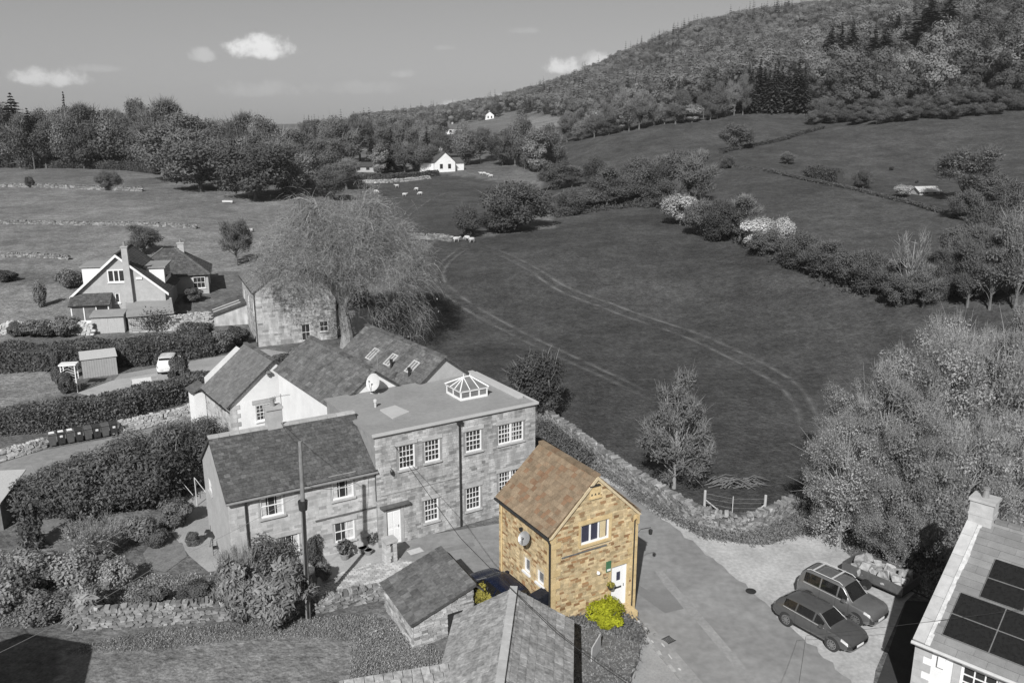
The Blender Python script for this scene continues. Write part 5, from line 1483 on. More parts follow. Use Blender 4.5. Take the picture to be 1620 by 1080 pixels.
boards(wo_, Matrix.Translation((0, -.003, 0)), w_, .05, 1.9, 14, 'paint_grey', .035, 'rib')
p = MB(); p.hexa([(-.1, -.15, 1.96), (w_ + .1, -.15, 1.96), (w_ + .1, 2.15, 2.24), (-.1, 2.15, 2.24), (-.1, -.15, 2.04), (w_ + .1, -.15, 2.04), (w_ + .1, 2.15, 2.32), (-.1, 2.15, 2.32)]); p.build('roof', 'metal_pale', Ms)
s0 = G(147, 528); s1 = G(198, 526)
Sh = thing('garden_shed', 'plain pale wooden shed before the chalet porch', 'shed', (s0[0], s0[1], s0[2]), math.atan2(*(s1 - s0)[:2][::-1]))
w_ = float(np.hypot(*(s1 - s0)[:2])); p = MB(); p.hexa([(0, 0, -.2), (w_, 0, -.2), (w_, 2, -.2), (0, 2, -.2), (0, 0, 1.9), (w_, 0, 1.9), (w_, 2, 2.1), (0, 2, 2.1)]); wo_ = p.build('wall', 'wood_pale', Sh)
boards(wo_, Matrix.Translation((0, -.003, 0)), w_, .0, 1.86, 2, 'wood_pale', .02, 'door_leaf')
p = MB(); p.hexa([(-.1, -.25, 1.9), (w_ + .1, -.25, 1.9), (w_ + .1, 2.1, 2.15), (-.1, 2.1, 2.15), (-.1, -.25, 2.08), (w_ + .1, -.25, 2.08), (w_ + .1, 2.1, 2.33), (-.1, 2.1, 2.33)]); p.build('roof', 'felt', Sh)
s0 = G(205, 527); s1 = G(276, 523)
Gg = thing('garden_garage', 'stone garage with sloping felt roof and ivy beside the garden shed', 'outbuilding', (s0[0], s0[1], s0[2]), math.atan2(*(s1 - s0)[:2][::-1]))
w_ = float(np.hypot(*(s1 - s0)[:2])); p = MB(); p.hexa([(0, 0, -.3), (w_, 0, -.3), (w_, 4.6, -.3), (0, 4.6, -.3), (0, 0, 1.9), (w_, 0, 1.9), (w_, 4.6, 2.6), (0, 4.6, 2.6)]); wo_ = p.build('wall', 'stone_cottage', Gg)
masonry(wo_, Matrix(), w_, 1.85, [], 'stone_cottage', None, (.16, .28), (.3, .6), .008, cap=0)
p = MB(); p.hexa([(-.15, -.25, 1.9), (w_ + .15, -.25, 1.9), (w_ + .15, 4.8, 2.65), (-.15, 4.8, 2.65), (-.15, -.25, 2.02), (w_ + .15, -.25, 2.02), (w_ + .15, 4.8, 2.77), (-.15, 4.8, 2.77)]); p.build('roof', 'felt', Gg)
p = MB(); p.box(-.16, w_ + .16, 4.7, 4.85, 2.7, 2.86); p.build('roof_edge', 'felt_pale', Gg)
p = MB()
for k in range(8): p.box(.25 + k * .2, .28 + k * .2, -.07, -.045, .2, 1.8)
for k in range(8): p.box(.2, 1.75, -.09, -.07, .25 + k * .2, .28 + k * .2)
p.build('trellis', 'wood_pale', Gg)
rng = np.random.default_rng(5); Cc = np.column_stack([rng.normal(w_ * .62, w_ * .18, 900), rng.uniform(-.3, -.02, 900), np.abs(rng.normal(1.3, .55, 900))])
v, f = leaf_quads(Cc, .16, rng); obj('ivy', npmesh('ivy', v, f, 'leaf_mid', rng.uniform(0, 1, 900)), Gg)
# trellis tower between the clipped yews
tp = G(100, 622)
Tt = thing('trellis_arch', 'white lattice garden arch standing between clipped yews', 'trellis', (tp[0], tp[1], 0), R(12))
p = MB()
for x, y in ((0, 0), (1.2, 0), (0, .8), (1.2, .8)): p.box(x, x + .08, y, y + .08, 0, 2.6)
p.box(-.1, 1.4, -.1, .98, 2.6, 2.72)
for k in range(9): p.tube([(0.04, .0, .2 + k * .26), (.6, .0, .2 + k * .26 + .3)], .015, 4); p.tube([(1.24, .0, .2 + k * .26), (.6, .0, .2 + k * .26 + .3)], .015, 4)
p.build('lattice', 'paint_white', Tt)

# ------------------------------------------------------------------ K  house with solar panels
K = thing('solar_house', 'white rendered house with stone quoins and solar panels on its slate roof', 'house', (16.85, 30.45, 0), R(-45))
W_, D_, E_, RG = 13.0, 10.8, 3.5, 7.05
Ff, Fl = FACE('front'), FACE('left', W_, D_)
kw = [hit(K, Ff, 1523, 1045)[0], E_ - 1.95, 1.35, 1.55]
wf = wall(K, Ff, W_, E_, [kw], 'render_white'); wall(K, Fl, D_, E_, [], 'stone_mill', (D_ / 2, RG, E_)); wall(K, FACE('right', W_, D_), D_, E_, [], 'render_white', (D_ / 2, RG, E_)); wall(K, FACE('back', W_, D_), W_, E_, [], 'render_white')
window(K, Ff, kw, 3, 4, fr=.09, bar=.05, meeting=False)
p = MB(Ff)
for xx in (kw[0] - .3, kw[0] + kw[2] + .003): p.box(xx, xx + .297, -.03, .05, kw[1] - .1, kw[1] + kw[3] + .2)
p.build('window_surround', 'stone_dressed', K)
qs = []; z = -.3; k = 0
while z < E_ - .5: l = .62 if k % 2 else .3; qs.append(TRS((l / 2 - .03, .0, z + .17), (l + .06, .09, .335))); z += .345; k += 1
pieces('corner_stone', 'stone_dressed', wf, qs, 'clean', 40, 6)
p = MB(Ff); p.box(0, W_, -.06, -.002, E_ - .32, E_ - .1); p.build('eaves_course', 'stone_dressed', K)
s, zz = hit(K, Ff, 1491, 1046); p = MB(Ff); p.box(s - .14, s + .14, -.14, -.005, zz - .24, zz + .24); bo = p.build('alarm_box', 'paint_white', K)
bed = MB(); sl = (RG - E_) / (D_ / 2); ov = .22
S1 = slope(K, bed, (.42, -ov, E_ - ov * sl + .06), (W_, -ov, E_ - ov * sl + .06), (W_, D_ / 2, RG + .06), (.42, D_ / 2, RG + .06), 'slate_new', 1.1, .36, .03, 120, 9, name='slate', seed=14, kind='clean')
S2 = slope(K, bed, (W_, D_ + ov, E_ - ov * sl + .06), (.42, D_ + ov, E_ - ov * sl + .06), (.42, D_ / 2, RG + .06), (W_, D_ / 2, RG + .06), 'slate_new', 1.1, .36, .03, 0, 99, name='slate')
ro = finish_roof(K, bed, [S1, S2]); ridge_tiles(ro, (.9, D_ / 2, RG + .1), (W_, D_ / 2, RG + .1), 'slate_new', .3, .5, .12)
Sm = S1[0]
n_ = 6; SL = math.hypot(D_ / 2 + ov, RG - E_ + ov * sl)
for k in range(n_):                                   # gable coping slabs
    a_, b_ = SL * k / n_ + .006, SL * (k + 1) / n_ - .006
    p = MB(Sm @ Matrix.Translation((-.42, 0, 0))); p.box(-.12, .34, a_, b_, -.1, .13); p.build('coping_stone', 'stone_dressed', K)
p = MB(Sm @ Matrix.Translation((-.42, 0, 0)))
rn = random.Random(2)
for k in range(24):
    a_, b_ = SL * k / 24, SL * (k + 1) / 24; w_ = rn.uniform(.1, .17); p.box(.35, .38 + w_, a_, b_, .02, .1)
p.build('mortar_fillet', 'curtain', K)
for k in range(n_):
    p = MB(); y0 = D_ / 2 + (D_ / 2 + ov) * k / n_; y1 = D_ / 2 + (D_ / 2 + ov) * (k + 1) / n_; za, zb = RG + .16 - (y0 - D_ / 2) * sl, RG + .16 - (y1 - D_ / 2) * sl
    p.hexa([(-.12, y0, za - .2), (.34, y0, za - .2), (.34, y1, zb - .2), (-.12, y1, zb - .2), (-.12, y0, za), (.34, y0, za), (.34, y1, zb), (-.12, y1, zb)]); p.build('coping_stone', 'stone_dressed', K)
gutter(K, (-.15, -ov - .08, E_ - .12), (W_, -ov - .08, E_ - .12), 'metal_pale', .08)
ch = chimney(K, (.38, D_ / 2, RG), .95, .8, .95, 'stone_dressed', 1, 'metal_mid')
p = MB(); p.box(-.12, .88, D_ / 2 - .42, D_ / 2 + .42, RG + .3, RG + .42); p.build('band', 'stone_dressed', ch)
# solar panels: two blocks, each panel its own thing part
def slope_hit(S, root, px, py):
    Mx = (MW[root.name] @ S).inverted(); o_ = Mx @ Vector((0, 0, CAMH)); d_ = Mx.to_3x3() @ Vector(ray(px, py)); t = (.14 - o_.z) / d_.z; q_ = o_ + d_ * t; return q_.x, q_.y
bl = slope_hit(Sm, K, 1490, 1003); tl = slope_hit(Sm, K, 1523, 937); b2 = slope_hit(Sm, K, 1549, 943); t2 = slope_hit(Sm, K, 1578, 884)
for nm_, (x0, y0), (x1, y1) in (('lower', bl, tl), ('upper', b2, t2)):
    ph = (y1 - y0) / 2; pw = ph * 1.62
    Ar = thing('solar_array', 'dark solar panels in two rows on the slate roof, ' + ('nearer the eaves' if nm_ == 'lower' else 'set higher towards the ridge'), 'solar panels')
    Ar.matrix_local = MW[K.name] @ Sm @ Matrix.Translation((x0, y0, .1)); MW[Ar.name] = Ar.matrix_local.copy()
    for j in range(2):
        for i in range(int((W_ - 1 - x0) / pw)):
            p = MB(); a_, b_ = i * pw + .012, (i + 1) * pw - .012; c_, d_ = j * ph + .012, (j + 1) * ph - .012
            p.box(a_, b_, c_, d_, 0, .035); po = p.build('solar_panel', 'solar_cell', Ar)
            p = MB()
            for q_ in ((a_ - .006, b_ + .006, c_ - .006, c_ + .006), (a_ - .006, b_ + .006, d_ - .006, d_ + .006), (a_ - .006, a_ + .006, c_ + .006, d_ - .006), (b_ - .006, b_ + .006, c_ + .006, d_ - .006)): p.box(*q_, .0, .045)
            p.build('frame', 'metal_mid', po)

# ------------------------------------------------------------------ L  near stone-slated outbuilding, M small stone store
L0 = P(813, 931, 4.0)
Lh = thing('slated_outbuilding', 'nearest outbuilding roofed in worn stone slates, before the honey-coloured house', 'outbuilding', (L0[0], L0[1], 0), R(-4.6))
hw, LL, zr, ze = 2.65, 13.0, 4.0, 2.5
p = MB()
for y in (0, -LL): p.poly([(-hw + .1, y, -.3), (hw - .1, y, -.3), (hw - .1, y, ze), (0, y, zr - .06), (-hw + .1, y, ze)])
for x in (-hw + .1, hw - .1): p.poly([(x, 0, -.3), (x, -LL, -.3), (x, -LL, ze), (x, 0, ze)])
p.build('wall', 'stone_cottage', Lh)
bed = MB()
S1 = slope(Lh, bed, (hw, -LL, ze), (hw, 0, ze), (0, 0, zr), (0, -LL, zr), 'slate_stone', .46, .38, .045, 150, 8.5, name='slate', seed=15, hvar=.5, gap=.024)
S2 = slope(Lh, bed, (-hw, 0, ze), (-hw, -LL, ze), (0, -LL, zr), (0, 0, zr), 'slate_stone', .4, .34, .045, 150, 8.5, name='slate', seed=16, hvar=.5, gap=.024)
ro = finish_roof(Lh, bed, [S1, S2]); ridge_tiles(ro, (0, 0, zr + .06), (0, -LL, zr + .06), 'stone_dressed', .34, .6, .14)
L1 = P(714, 1049, 2.9)
L2_ = thing('low_wing', 'low slated wing running off the nearest outbuilding along the lawn edge', 'outbuilding', (L1[0], L1[1], 0), R(15))
p = MB(); p.poly([(-4.4, -.05, -.3), (.9, -.05, -.3), (.9, -.05, 2.8), (-4.4, -.05, 2.8)]); p.poly([(-4.4, -.05, -.3), (-4.4, -3.4, -.3), (-4.4, -3.4, 1.1), (-4.4, -.05, 2.8)]); p.build('wall', 'stone_cottage', L2_)
bed = MB(); S1 = slope(L2_, bed, (-4.5, -3.6, 1.1), (.9, -3.6, 1.1), (.9, 0, 2.9), (-4.5, 0, 2.9), 'slate_stone', .4, .34, .045, 60, 8.5, name='slate', seed=17, gap=.024)
finish_roof(L2_, bed, [S1])
Mh = thing('stone_store', 'small rubble stone store with mossy mono-pitch slate roof beside the yard', 'outbuilding', (*P(655, 1027, 0)[:2], 0), R(28))
w_, d_, lo_, hi_ = 3.1, 4.0, 1.35, 2.5
Ff, Fl, Fr = FACE('front'), FACE('left', w_, d_), FACE('right', w_, d_)
dk = [1.75, -.2, .8, 1.55]
wf = wall(Mh, Ff, w_, lo_, [], 'stone_dark') if False else None
p = MB(); p.hexa([(0, 0, -.4), (w_, 0, -.4), (w_, d_, -.4), (0, d_, -.4), (0, 0, lo_), (w_, 0, hi_), (w_, d_, hi_), (0, d_, lo_)]); wf = p.build('wall', 'stone_dark', Mh)
masonry(wf, Ff, w_, lo_ - .05, [dk], 'stone_pale', (w_, hi_ + .0, hi_), (.08, .16), (.18, .45), .06, cap=160, seed=31, minpx=7)
masonry(wf, Fl, d_, lo_ - .03, [], 'stone_pale', None, (.08, .16), (.18, .45), .06, cap=80, seed=32, minpx=7)
masonry(wf, Fr, d_, hi_ - .03, [], 'stone_pale', None, (.1, .18), (.2, .5), .06, cap=0, seed=33)
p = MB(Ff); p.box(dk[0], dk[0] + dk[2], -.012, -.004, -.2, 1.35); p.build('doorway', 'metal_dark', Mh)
bed = MB(); S1 = slope(Mh, bed, (-.18, d_ + .12, lo_ + .04), (-.18, -.15, lo_ + .04), (w_ + .12, -.15, hi_ + .12), (w_ + .12, d_ + .12, hi_ + .12), 'slate_moss', .42, .4, .05, 120, 8.5, name='slate', seed=19, hvar=.3, gap=.024)
finish_roof(Mh, bed, [S1])
p = MB(); p.hexa([(w_ + .1, -.1, 2.5), (w_ + .55, -.1, 2.1), (w_ + .55, d_, 2.1), (w_ + .1, d_, 2.5), (w_ + .1, -.1, 2.58), (w_ + .55, -.1, 2.18), (w_ + .55, d_, 2.18), (w_ + .1, d_, 2.58)]); p.build('side_slab', 'slate_moss', Mh)
# plank shed roof at the left edge
s0 = P(6, 838, 0)
Ps = thing('plank_shed', 'low shed with pale ribbed plank roof at the left edge of the gardens', 'shed', (s0[0], s0[1], 0), R(8))
p = MB(); p.box(-4.5, 0, 0, 3.4, -.2, 1.8); p.build('wall', 'wood_dark', Ps)
for k in range(11):
    p = MB(); y = -.2 + k * .36; p.hexa([(-4.7, y, 1.82 + k * .05), (.15, y, 1.82 + k * .05), (.15, y + .34, 1.87 + k * .05), (-4.7, y + .34, 1.87 + k * .05), (-4.7, y, 1.88 + k * .05), (.15, y, 1.88 + k * .05), (.15, y + .34, 1.93 + k * .05), (-4.7, y + .34, 1.93 + k * .05)]); p.build('plank', 'wood_pale', Ps)

# ------------------------------------------------------------------ far buildings
def far_house(label, px, py, w, d, e, r, th, m='render_white', rm='slate_cottage', gable_front=True, name='far_house', chim=True):
    g = G(px, py); h_ = thing(name, label, 'house', tuple(g), R(th))
    p = MB()
    if gable_front:
        for y in (0, d): p.poly([(0, y, -.5), (w, y, -.5), (w, y, e), (w / 2, y, r), (0, y, e)])
        for x in (0, w): p.poly([(x, 0, -.5), (x, d, -.5), (x, d, e), (x, 0, e)])
    else:
        for x in (0, w): p.poly([(x, 0, -.5), (x, d, -.5), (x, d, e), (x, d / 2, r), (x, 0, e)])
        for y in (0, d): p.poly([(0, y, -.5), (w, y, -.5), (w, y, e), (0, y, e)])
    p.build('wall', m, h_)
    bed = MB()
    if gable_front: slope(h_, bed, (-.3, d + .2, e - .1), (-.3, -.3, e - .1), (w / 2, -.3, r + .1), (w / 2, d + .2, r + .1)); slope(h_, bed, (w + .3, -.3, e - .1), (w + .3, d + .2, e - .1), (w / 2, d + .2, r + .1), (w / 2, -.3, r + .1))
    else: slope(h_, bed, (-.3, -.3, e - .1), (w + .3, -.3, e - .1), (w + .3, d / 2, r + .1), (-.3, d / 2, r + .1)); slope(h_, bed, (w + .3, d + .3, e - .1), (-.3, d + .3, e - .1), (-.3, d / 2, r + .1), (w + .3, d / 2, r + .1))
    finish_roof(h_, bed, [], rm)
    for k in range(2):
        p = MB(); x = w * (.25 + .4 * k); p.box(x, x + w * .14, -.06, .02, e * .35, e * .8); p.build('window', 'glass', h_)
    if chim: chimney(h_, (w / 2, d / 2, r - .2), 1.0, .7, 1.1)
    return h_
far_house('white cottage with grey roof alone at the top of the sheep field', 688, 273, 6.8, 8, 3.2, 6.2, 24)
p = MB(); far_c = bpy.data.objects['far_house']
p.box(6.8, 10.5, 2, 7, -.5, 2.6); wo_ = p.build('side_wing', 'render_white', far_c); p = MB(); p.hexa([(6.8, 1.8, 2.6), (10.7, 1.8, 2.6), (10.7, 7.2, 2.6), (6.8, 7.2, 2.6), (6.8, 4.4, 4.4), (10.0, 4.4, 4.4), (10.0, 4.6, 4.4), (6.8, 4.6, 4.4)]); p.build('side_wing_roof', 'slate_cottage', wo_)
p = MB(); p.box(-4, 0, 2, 7, -.5, 2.8); wo_ = p.build('side_wing', 'render_white', far_c); p = MB(); p.hexa([(-4.2, 1.8, 2.8), (0, 1.8, 2.8), (0, 7.2, 2.8), (-4.2, 7.2, 2.8), (-3.4, 4.4, 4.6), (0, 4.4, 4.6), (0, 4.6, 4.6), (-3.4, 4.6, 4.6)]); p.build('side_wing_roof', 'slate_cottage', wo_)
far_house('low white bungalow among trees beyond the sheep field', 704, 213, 11, 8, 3.4, 6.4, 15, gable_front=False)
far_house('lone white house high on the pale field below the wood', 768, 190, 8, 7, 4.5, 7.5, 10)
far_house('pale farm building half hidden by trees left of the white cottage', 556, 272, 7, 4, 1.6, 2.8, 8, 'render_grey', gable_front=False, chim=False, name='farm_building')
far_house('small pale barn roof behind the hedge on the right hillside', 1455, 309, 4.6, 2.6, .7, 1.5, 14, 'render_grey', 'metal_pale', gable_front=False, chim=False, name='field_barn')
# ------------------------------------------------------------------ vehicles
def spline(xs, ys, q):
    xs, ys = np.array(xs), np.array(ys)
    out = []
    for x in q:
        i = min(max(np.searchsorted(xs, x) - 1, 0), len(xs) - 2)
        h = xs[i + 1] - xs[i]; t = min(1, max(0, (x - xs[i]) / h))
        m0 = (ys[i + 1] - ys[max(i - 1, 0)]) / (xs[i + 1] - xs[max(i - 1, 0)]); m1 = (ys[min(i + 2, len(ys) - 1)] - ys[i]) / (xs[min(i + 2, len(ys) - 1)] - xs[i])
        d = (ys[i + 1] - ys[i]) / h
        if d == 0: m0 = m1 = 0
        else: m0 = min(max(m0 / d, 0), 3) * d; m1 = min(max(m1 / d, 0), 3) * d
        out.append((2 * t ** 3 - 3 * t ** 2 + 1) * ys[i] + (t ** 3 - 2 * t ** 2 + t) * h * m0 + (-2 * t ** 3 + 3 * t ** 2) * ys[i + 1] + (t ** 3 - t ** 2) * h * m1)
    return np.array(out)
#        x      half  belt  top   roof half
HATCH = [(-2.18, .70, .72, .76, .60), (-2.12, .80, .86, .92, .66), (-1.98, .86, .95, 1.08, .66), (-1.62, .89, .98, 1.34, .60), (-1.1, .90, .97, 1.42, .60), (-.2, .90, .95, 1.44, .61), (.3, .90, .93, 1.38, .59), (1.02, .90, .93, .97, .72), (1.55, .88, .86, .90, .68), (1.98, .83, .72, .75, .64), (2.14, .74, .60, .62, .58), (2.19, .64, .48, .5, .5)]
BOXY = [(-2.12, .74, .80, .86, .62), (-2.08, .84, .98, 1.06, .70), (-1.98, .88, 1.04, 1.45, .68), (-1.8, .89, 1.05, 1.62, .66), (-1.1, .90, 1.04, 1.69, .66), (.0, .90, 1.02, 1.69, .66), (.35, .90, 1.01, 1.62, .64), (.95, .90, 1.01, 1.06, .74), (1.55, .89, .96, 1.01, .72), (1.95, .84, .84, .88, .66), (2.1, .76, .66, .7, .6), (2.14, .66, .5, .52, .5)]
def car(name, label, loc, heading, prof, paint, wb=2.6, wr=.325, rails=False, plate=True, scale=1.0, group=None):
    o = thing(name, label, 'car', loc, heading, group, scale)
    pa = np.array(prof); xs = pa[:, 0]
    q = np.unique(np.concatenate([np.linspace(xs[0], xs[-1], 54), xs]))
    hw, be, to, rh = [spline(xs, pa[:, k], q) for k in range(1, 5)]
    nr = 12
    V = []
    for i, x in enumerate(q):
        zl = .24 if abs(x) < xs[-1] - .25 else .3
        h, b, t, r = hw[i], be[i], to[i], rh[i]
        half = [(0, zl), (h * .82, zl), (h * .97, zl + .1), (h, zl + .28), (h * .99, b - .1), (h * .955, b - .01), (h * .955 + (r - h * .955) * .12, b + (t - .05 - b) * .1), (h * .955 + (r - h * .955) * .5, b + (t - .05 - b) * .5), (h * .955 + (r - h * .955) * .92, b + (t - .05 - b) * .92), (r * .9, t - .025), (r * .55, t - .004), (0, t + .004)]
        V += [(x, y, z) for y, z in half] + [(x, -y, z) for y, z in half[-2:0:-1]]
    n = 2 * nr - 2; V = np.array(V); F, faces = [], {}
    for i in range(len(q) - 1):
        for k in range(n):
            F.append((i * n + k, (i + 1) * n + k, (i + 1) * n + (k + 1) % n, i * n + (k + 1) % n)); faces[(i, k)] = F[-1]
    me = bpy.data.meshes.new('body'); me.from_pydata([tuple(v) for v in V], [], F + [tuple(range(n)), tuple(range((len(q) - 1) * n, len(q) * n))[::-1]])
    bm = bmesh.new(); bm.from_mesh(me); bmesh.ops.recalc_face_normals(bm, faces=bm.faces[:]); bm.to_mesh(me); bm.free()
    me.materials.append(MATS[paint]); me.polygons.foreach_set('use_smooth', [True] * len(me.polygons)); body = obj('body', me, o)
    x_roof_r, x_ws0, x_ws1 = xs[3] if prof is HATCH else xs[2], xs[6], xs[7]
    def gl(nm, ok, m='glass_car', off=.012):
        vs, fs = [], []
        for (i, k), f in faces.items():
            xm = (q[i] + q[i + 1]) / 2
            kk = k if k < nr - 1 else n - 1 - k
            if ok(xm, kk, k < nr - 1):
                pts = [V[j] for j in f]; nn = np.cross(pts[1] - pts[0], pts[3] - pts[0]); nn = nn / max(1e-9, np.linalg.norm(nn))
                c = sum(pts) / 4
                if np.dot(nn, c - np.array([c[0], 0, .7])) < 0: nn = -nn
                b = len(vs); vs += [tuple(p_ + nn * off) for p_ in pts]; fs.append((b, b + 1, b + 2, b + 3))
        if not fs: return
        mm = bpy.data.meshes.new(nm); mm.from_pydata(vs, [], fs); mm.materials.append(MATS[m]); return obj(nm, mm, o)
    for left in (True, False):
        for a, b in ((xs[3] + .12, -.82), (-.74, .12), (.2, x_ws1 - .28)):
            gl('side_window', lambda x, k, s, a=a, b=b, left=left: a < x < b and k in (6, 7) and s == left)
    gl('windscreen', lambda x, k, s: x_ws0 + .06 < x < x_ws1 - .04 and k in (9, 10))
    gl('rear_window', lambda x, k, s: xs[2] - .02 < x < xs[3] - .02 and k in (9, 10))
    gl('headlight', lambda x, k, s: s and xs[-3] - .3 < x < xs[-3] + .06 and k in (4, 5), 'lamp_clear', .014); gl('headlight', lambda x, k, s: not s and xs[-3] - .3 < x < xs[-3] + .06 and k in (4, 5), 'lamp_clear', .014)
    tl = 'lamp_red' if paint == 'car_blue' else 'metal_mid'
    for left in (True, False): gl('tail_light', lambda x, k, s, left=left: s == left and x < xs[2] and k in (4, 5), tl, .014)
    gl('grille', lambda x, k, s: x > xs[-3] + .03 and k in (2, 3), 'plastic_dark', .01)
    for sx in (-1, 1):
        for sy in (-1, 1):
            cx = sx * wb / 2; w_ = MB(Matrix.Translation((cx, sy * .79, wr)))
            w_.tube([(0, -.1, 0), (0, -.08, 0), (0, .08, 0), (0, .1, 0)], [wr * .86, wr, wr, wr * .86], 24)
            wo_ = w_.build('wheel', 'rubber', o)
            p = MB(w_.M); y = sy * .104
            for k in range(10):
                a = 2 * math.pi * k / 10; c, s = math.cos(a), math.sin(a)
                for da in (0,):
                    t = (-s * .022, c * .022); r0, r1 = wr * .12, wr * .66
                    p.hexa([(c * r0 - t[0], y - .008, s * r0 - t[1]), (c * r1 - t[0], y - .008, s * r1 - t[1]), (c * r1 + t[0], y - .008, s * r1 + t[1]), (c * r0 + t[0], y - .008, s * r0 + t[1]), (c * r0 - t[0], y + .012, s * r0 - t[1]), (c * r1 - t[0], y + .012, s * r1 - t[1]), (c * r1 + t[0], y + .012, s * r1 + t[1]), (c * r0 + t[0], y + .012, s * r0 + t[1])])
            for k in range(24):
                a, b = 2 * math.pi * k / 24, 2 * math.pi * (k + 1) / 24; r0, r1 = wr * .64, wr * .74
                p.poly([(math.cos(a) * r0, y + sy * .006, math.sin(a) * r0), (math.cos(b) * r0, y + sy * .006, math.sin(b) * r0), (math.cos(b) * r1, y + sy * .006, math.sin(b) * r1), (math.cos(a) * r1, y + sy * .006, math.sin(a) * r1)])
            p.tube([(0, y - .01, 0), (0, y + sy * .02, 0)], wr * .16, 10); p.build('rim', 'rim_metal', wo_)
            # dark wheel arch let into the side
            p = MB(Matrix.Translation((cx, sy * .6, wr + .02))); p.tube([(0, 0, 0), (0, sy * .297, 0)], wr + .055, 24); p.build('wheel_arch', 'plastic_dark', o)
    for sy in (-1, 1):
        p = MB(); p.hexa([(x_ws1 - .42, sy * .9, be[0] * 0 + pa[6][2] + .02), (x_ws1 - .24, sy * .9, pa[6][2] + .02), (x_ws1 - .24, sy * 1.06, pa[6][2] + .04), (x_ws1 - .4, sy * 1.06, pa[6][2] + .04), (x_ws1 - .42, sy * .9, pa[6][2] + .15), (x_ws1 - .26, sy * .9, pa[6][2] + .15), (x_ws1 - .28, sy * 1.05, pa[6][2] + .14), (x_ws1 - .4, sy * 1.05, pa[6][2] + .15)]); p.build('mirror', paint, o)
    for sy in (1, -1):                                  # bright line under the side windows
        ii = [i for i in range(len(q)) if xs[3] + .05 < q[i] < x_ws1 - .15]
        p = MB(); p.tube([Vector((q[i], sy * (V[i * n + 5][1] + .006), V[i * n + 5][2] + .006)) for i in ii], .011, 5); p.build('window_trim', 'metal_pale' if paint != 'car_blue' else 'metal_dark', o)
    if plate:
        for x, s in ((xs[-1] + .012, 1), (xs[0] - .012, -1)): p = MB(); p.box(x - .008, x + .008, -.26, .26, .42, .53); p.build('number_plate', 'plate_white', o)
    for sy in (1, -1):                                  # drip rail in body paint; metal-toned tube stands in for screen pillar highlight
        for kk, xa, xb, mm in ((8, xs[3] + .1, x_ws0, paint), (9, x_ws0, x_ws1, 'metal_mid')):
            ii = [i for i in range(len(q)) if xa - .01 < q[i] < xb + .01]
            p = MB(); p.tube([Vector((q[i], sy * (V[i * n + kk][1] + .004), V[i * n + kk][2] + .008)) for i in ii], .018, 5); p.build('highlight_trim', mm, o)
    if rails:
        for sy in (-1, 1): p = MB(); p.tube([(-1.7, sy * .6, 1.66), (-1.5, sy * .6, 1.74), (.1, sy * .6, 1.75), (.3, sy * .6, 1.66)], .022, 6); p.build('roof_rail', 'metal_pale', o)
        for x in (-1.35, -.3): p = MB(); p.box(x - .04, x + .04, -.62, .62, 1.76, 1.79); p.build('roof_bar', 'metal_pale', o)
    p = MB(); p.box(-1.7, 1.7, -.7, .7, .14, .3); p.build('underbody', 'plastic_dark', o)
    for xd in (-.98, -.78, .16, x_ws1 - .1):           # door shut lines
        i = int(np.argmin(abs(q - xd)))
        if xd == -.98: continue
        for sy in (1, -1):
            p = MB(); p.tube([Vector((q[i], sy * (V[i * n + k][1] + .002), V[i * n + k][2])) for k in (2, 3, 4, 5)], .007, 4); p.build('door_seam', 'plastic_dark', o)
    return o
fw, rw = P(1316, 1028), P(1244, 988)
hd = math.atan2(fw[1] - rw[1], fw[0] - rw[0]); lf = np.array([-math.sin(hd), math.cos(hd)])
cc = (fw + rw)[:2] / 2 + lf * .8
car('parked_car', 'dark grey hatchback parked on the verge, nearer the road', (cc[0], cc[1], .02), hd, HATCH, 'car_grey', 2.55)
fw = P(1353, 989); hd2 = hd + R(2); d_ = np.array([math.cos(hd2), math.sin(hd2)]); lf = np.array([-d_[1], d_[0]])
cc = fw[:2] - d_ * 1.29 + lf * .82
car('parked_car', 'silver-grey boxy estate car with roof bars parked behind the hatchback', (cc[0], cc[1], .02), hd2, BOXY, 'car_silver', 2.58, .33, True)
hm = MW['stone_house']
c3 = hm @ Vector((-1.08, 3.1, 0)); c3.z = gz(c3.x, c3.y) + .04
car('parked_car', 'dark blue car parked beside the honey-coloured stone house', tuple(c3), R(30 + 94), HATCH, 'car_blue', 2.6)
g = G(263, 588)
car('parked_car', 'white car parked on the drive beside the clipped hedge', (g[0], g[1] + .9, g[2] + .02), R(104), BOXY, 'car_white', 2.58, .34, scale=1.02)

# ------------------------------------------------------------------ bins
def bin_thing(label, loc, rz, m='plastic_grey', group=None, name='wheelie_bin'):
    o = thing(name, label, 'bin', loc, rz, group)
    p = MB(); p.hexa([(-.22, -.26, .1), (.22, -.26, .1), (.22, .24, .1), (-.22, .24, .1), (-.28, -.34, .98), (.28, -.34, .98), (.28, .34, .98), (-.28, .34, .98)]); p.build('body', m, o)
    p = MB(); p.hexa([(-.3, -.4, .985), (.3, -.4, .985), (.3, .38, .985), (-.3, .38, .985), (-.29, -.38, 1.03), (.29, -.38, 1.03), (.27, .3, 1.1), (-.27, .3, 1.1)]); p.build('lid', m, o)
    p = MB(); p.tube([(-.24, .42, 1.0), (.24, .42, 1.0)], .02, 6); p.build('handle', m, o)
    for s in (-1, 1): p = MB(); p.tube([(s * .2, .28, .1), (s * .26, .28, .1)], .1, 12); p.build('wheel', 'rubber', o)
    return o
a, b = P(84, 706), P(181, 688)
v = (b - a)[:2]; th_ = math.atan2(v[1], v[0])
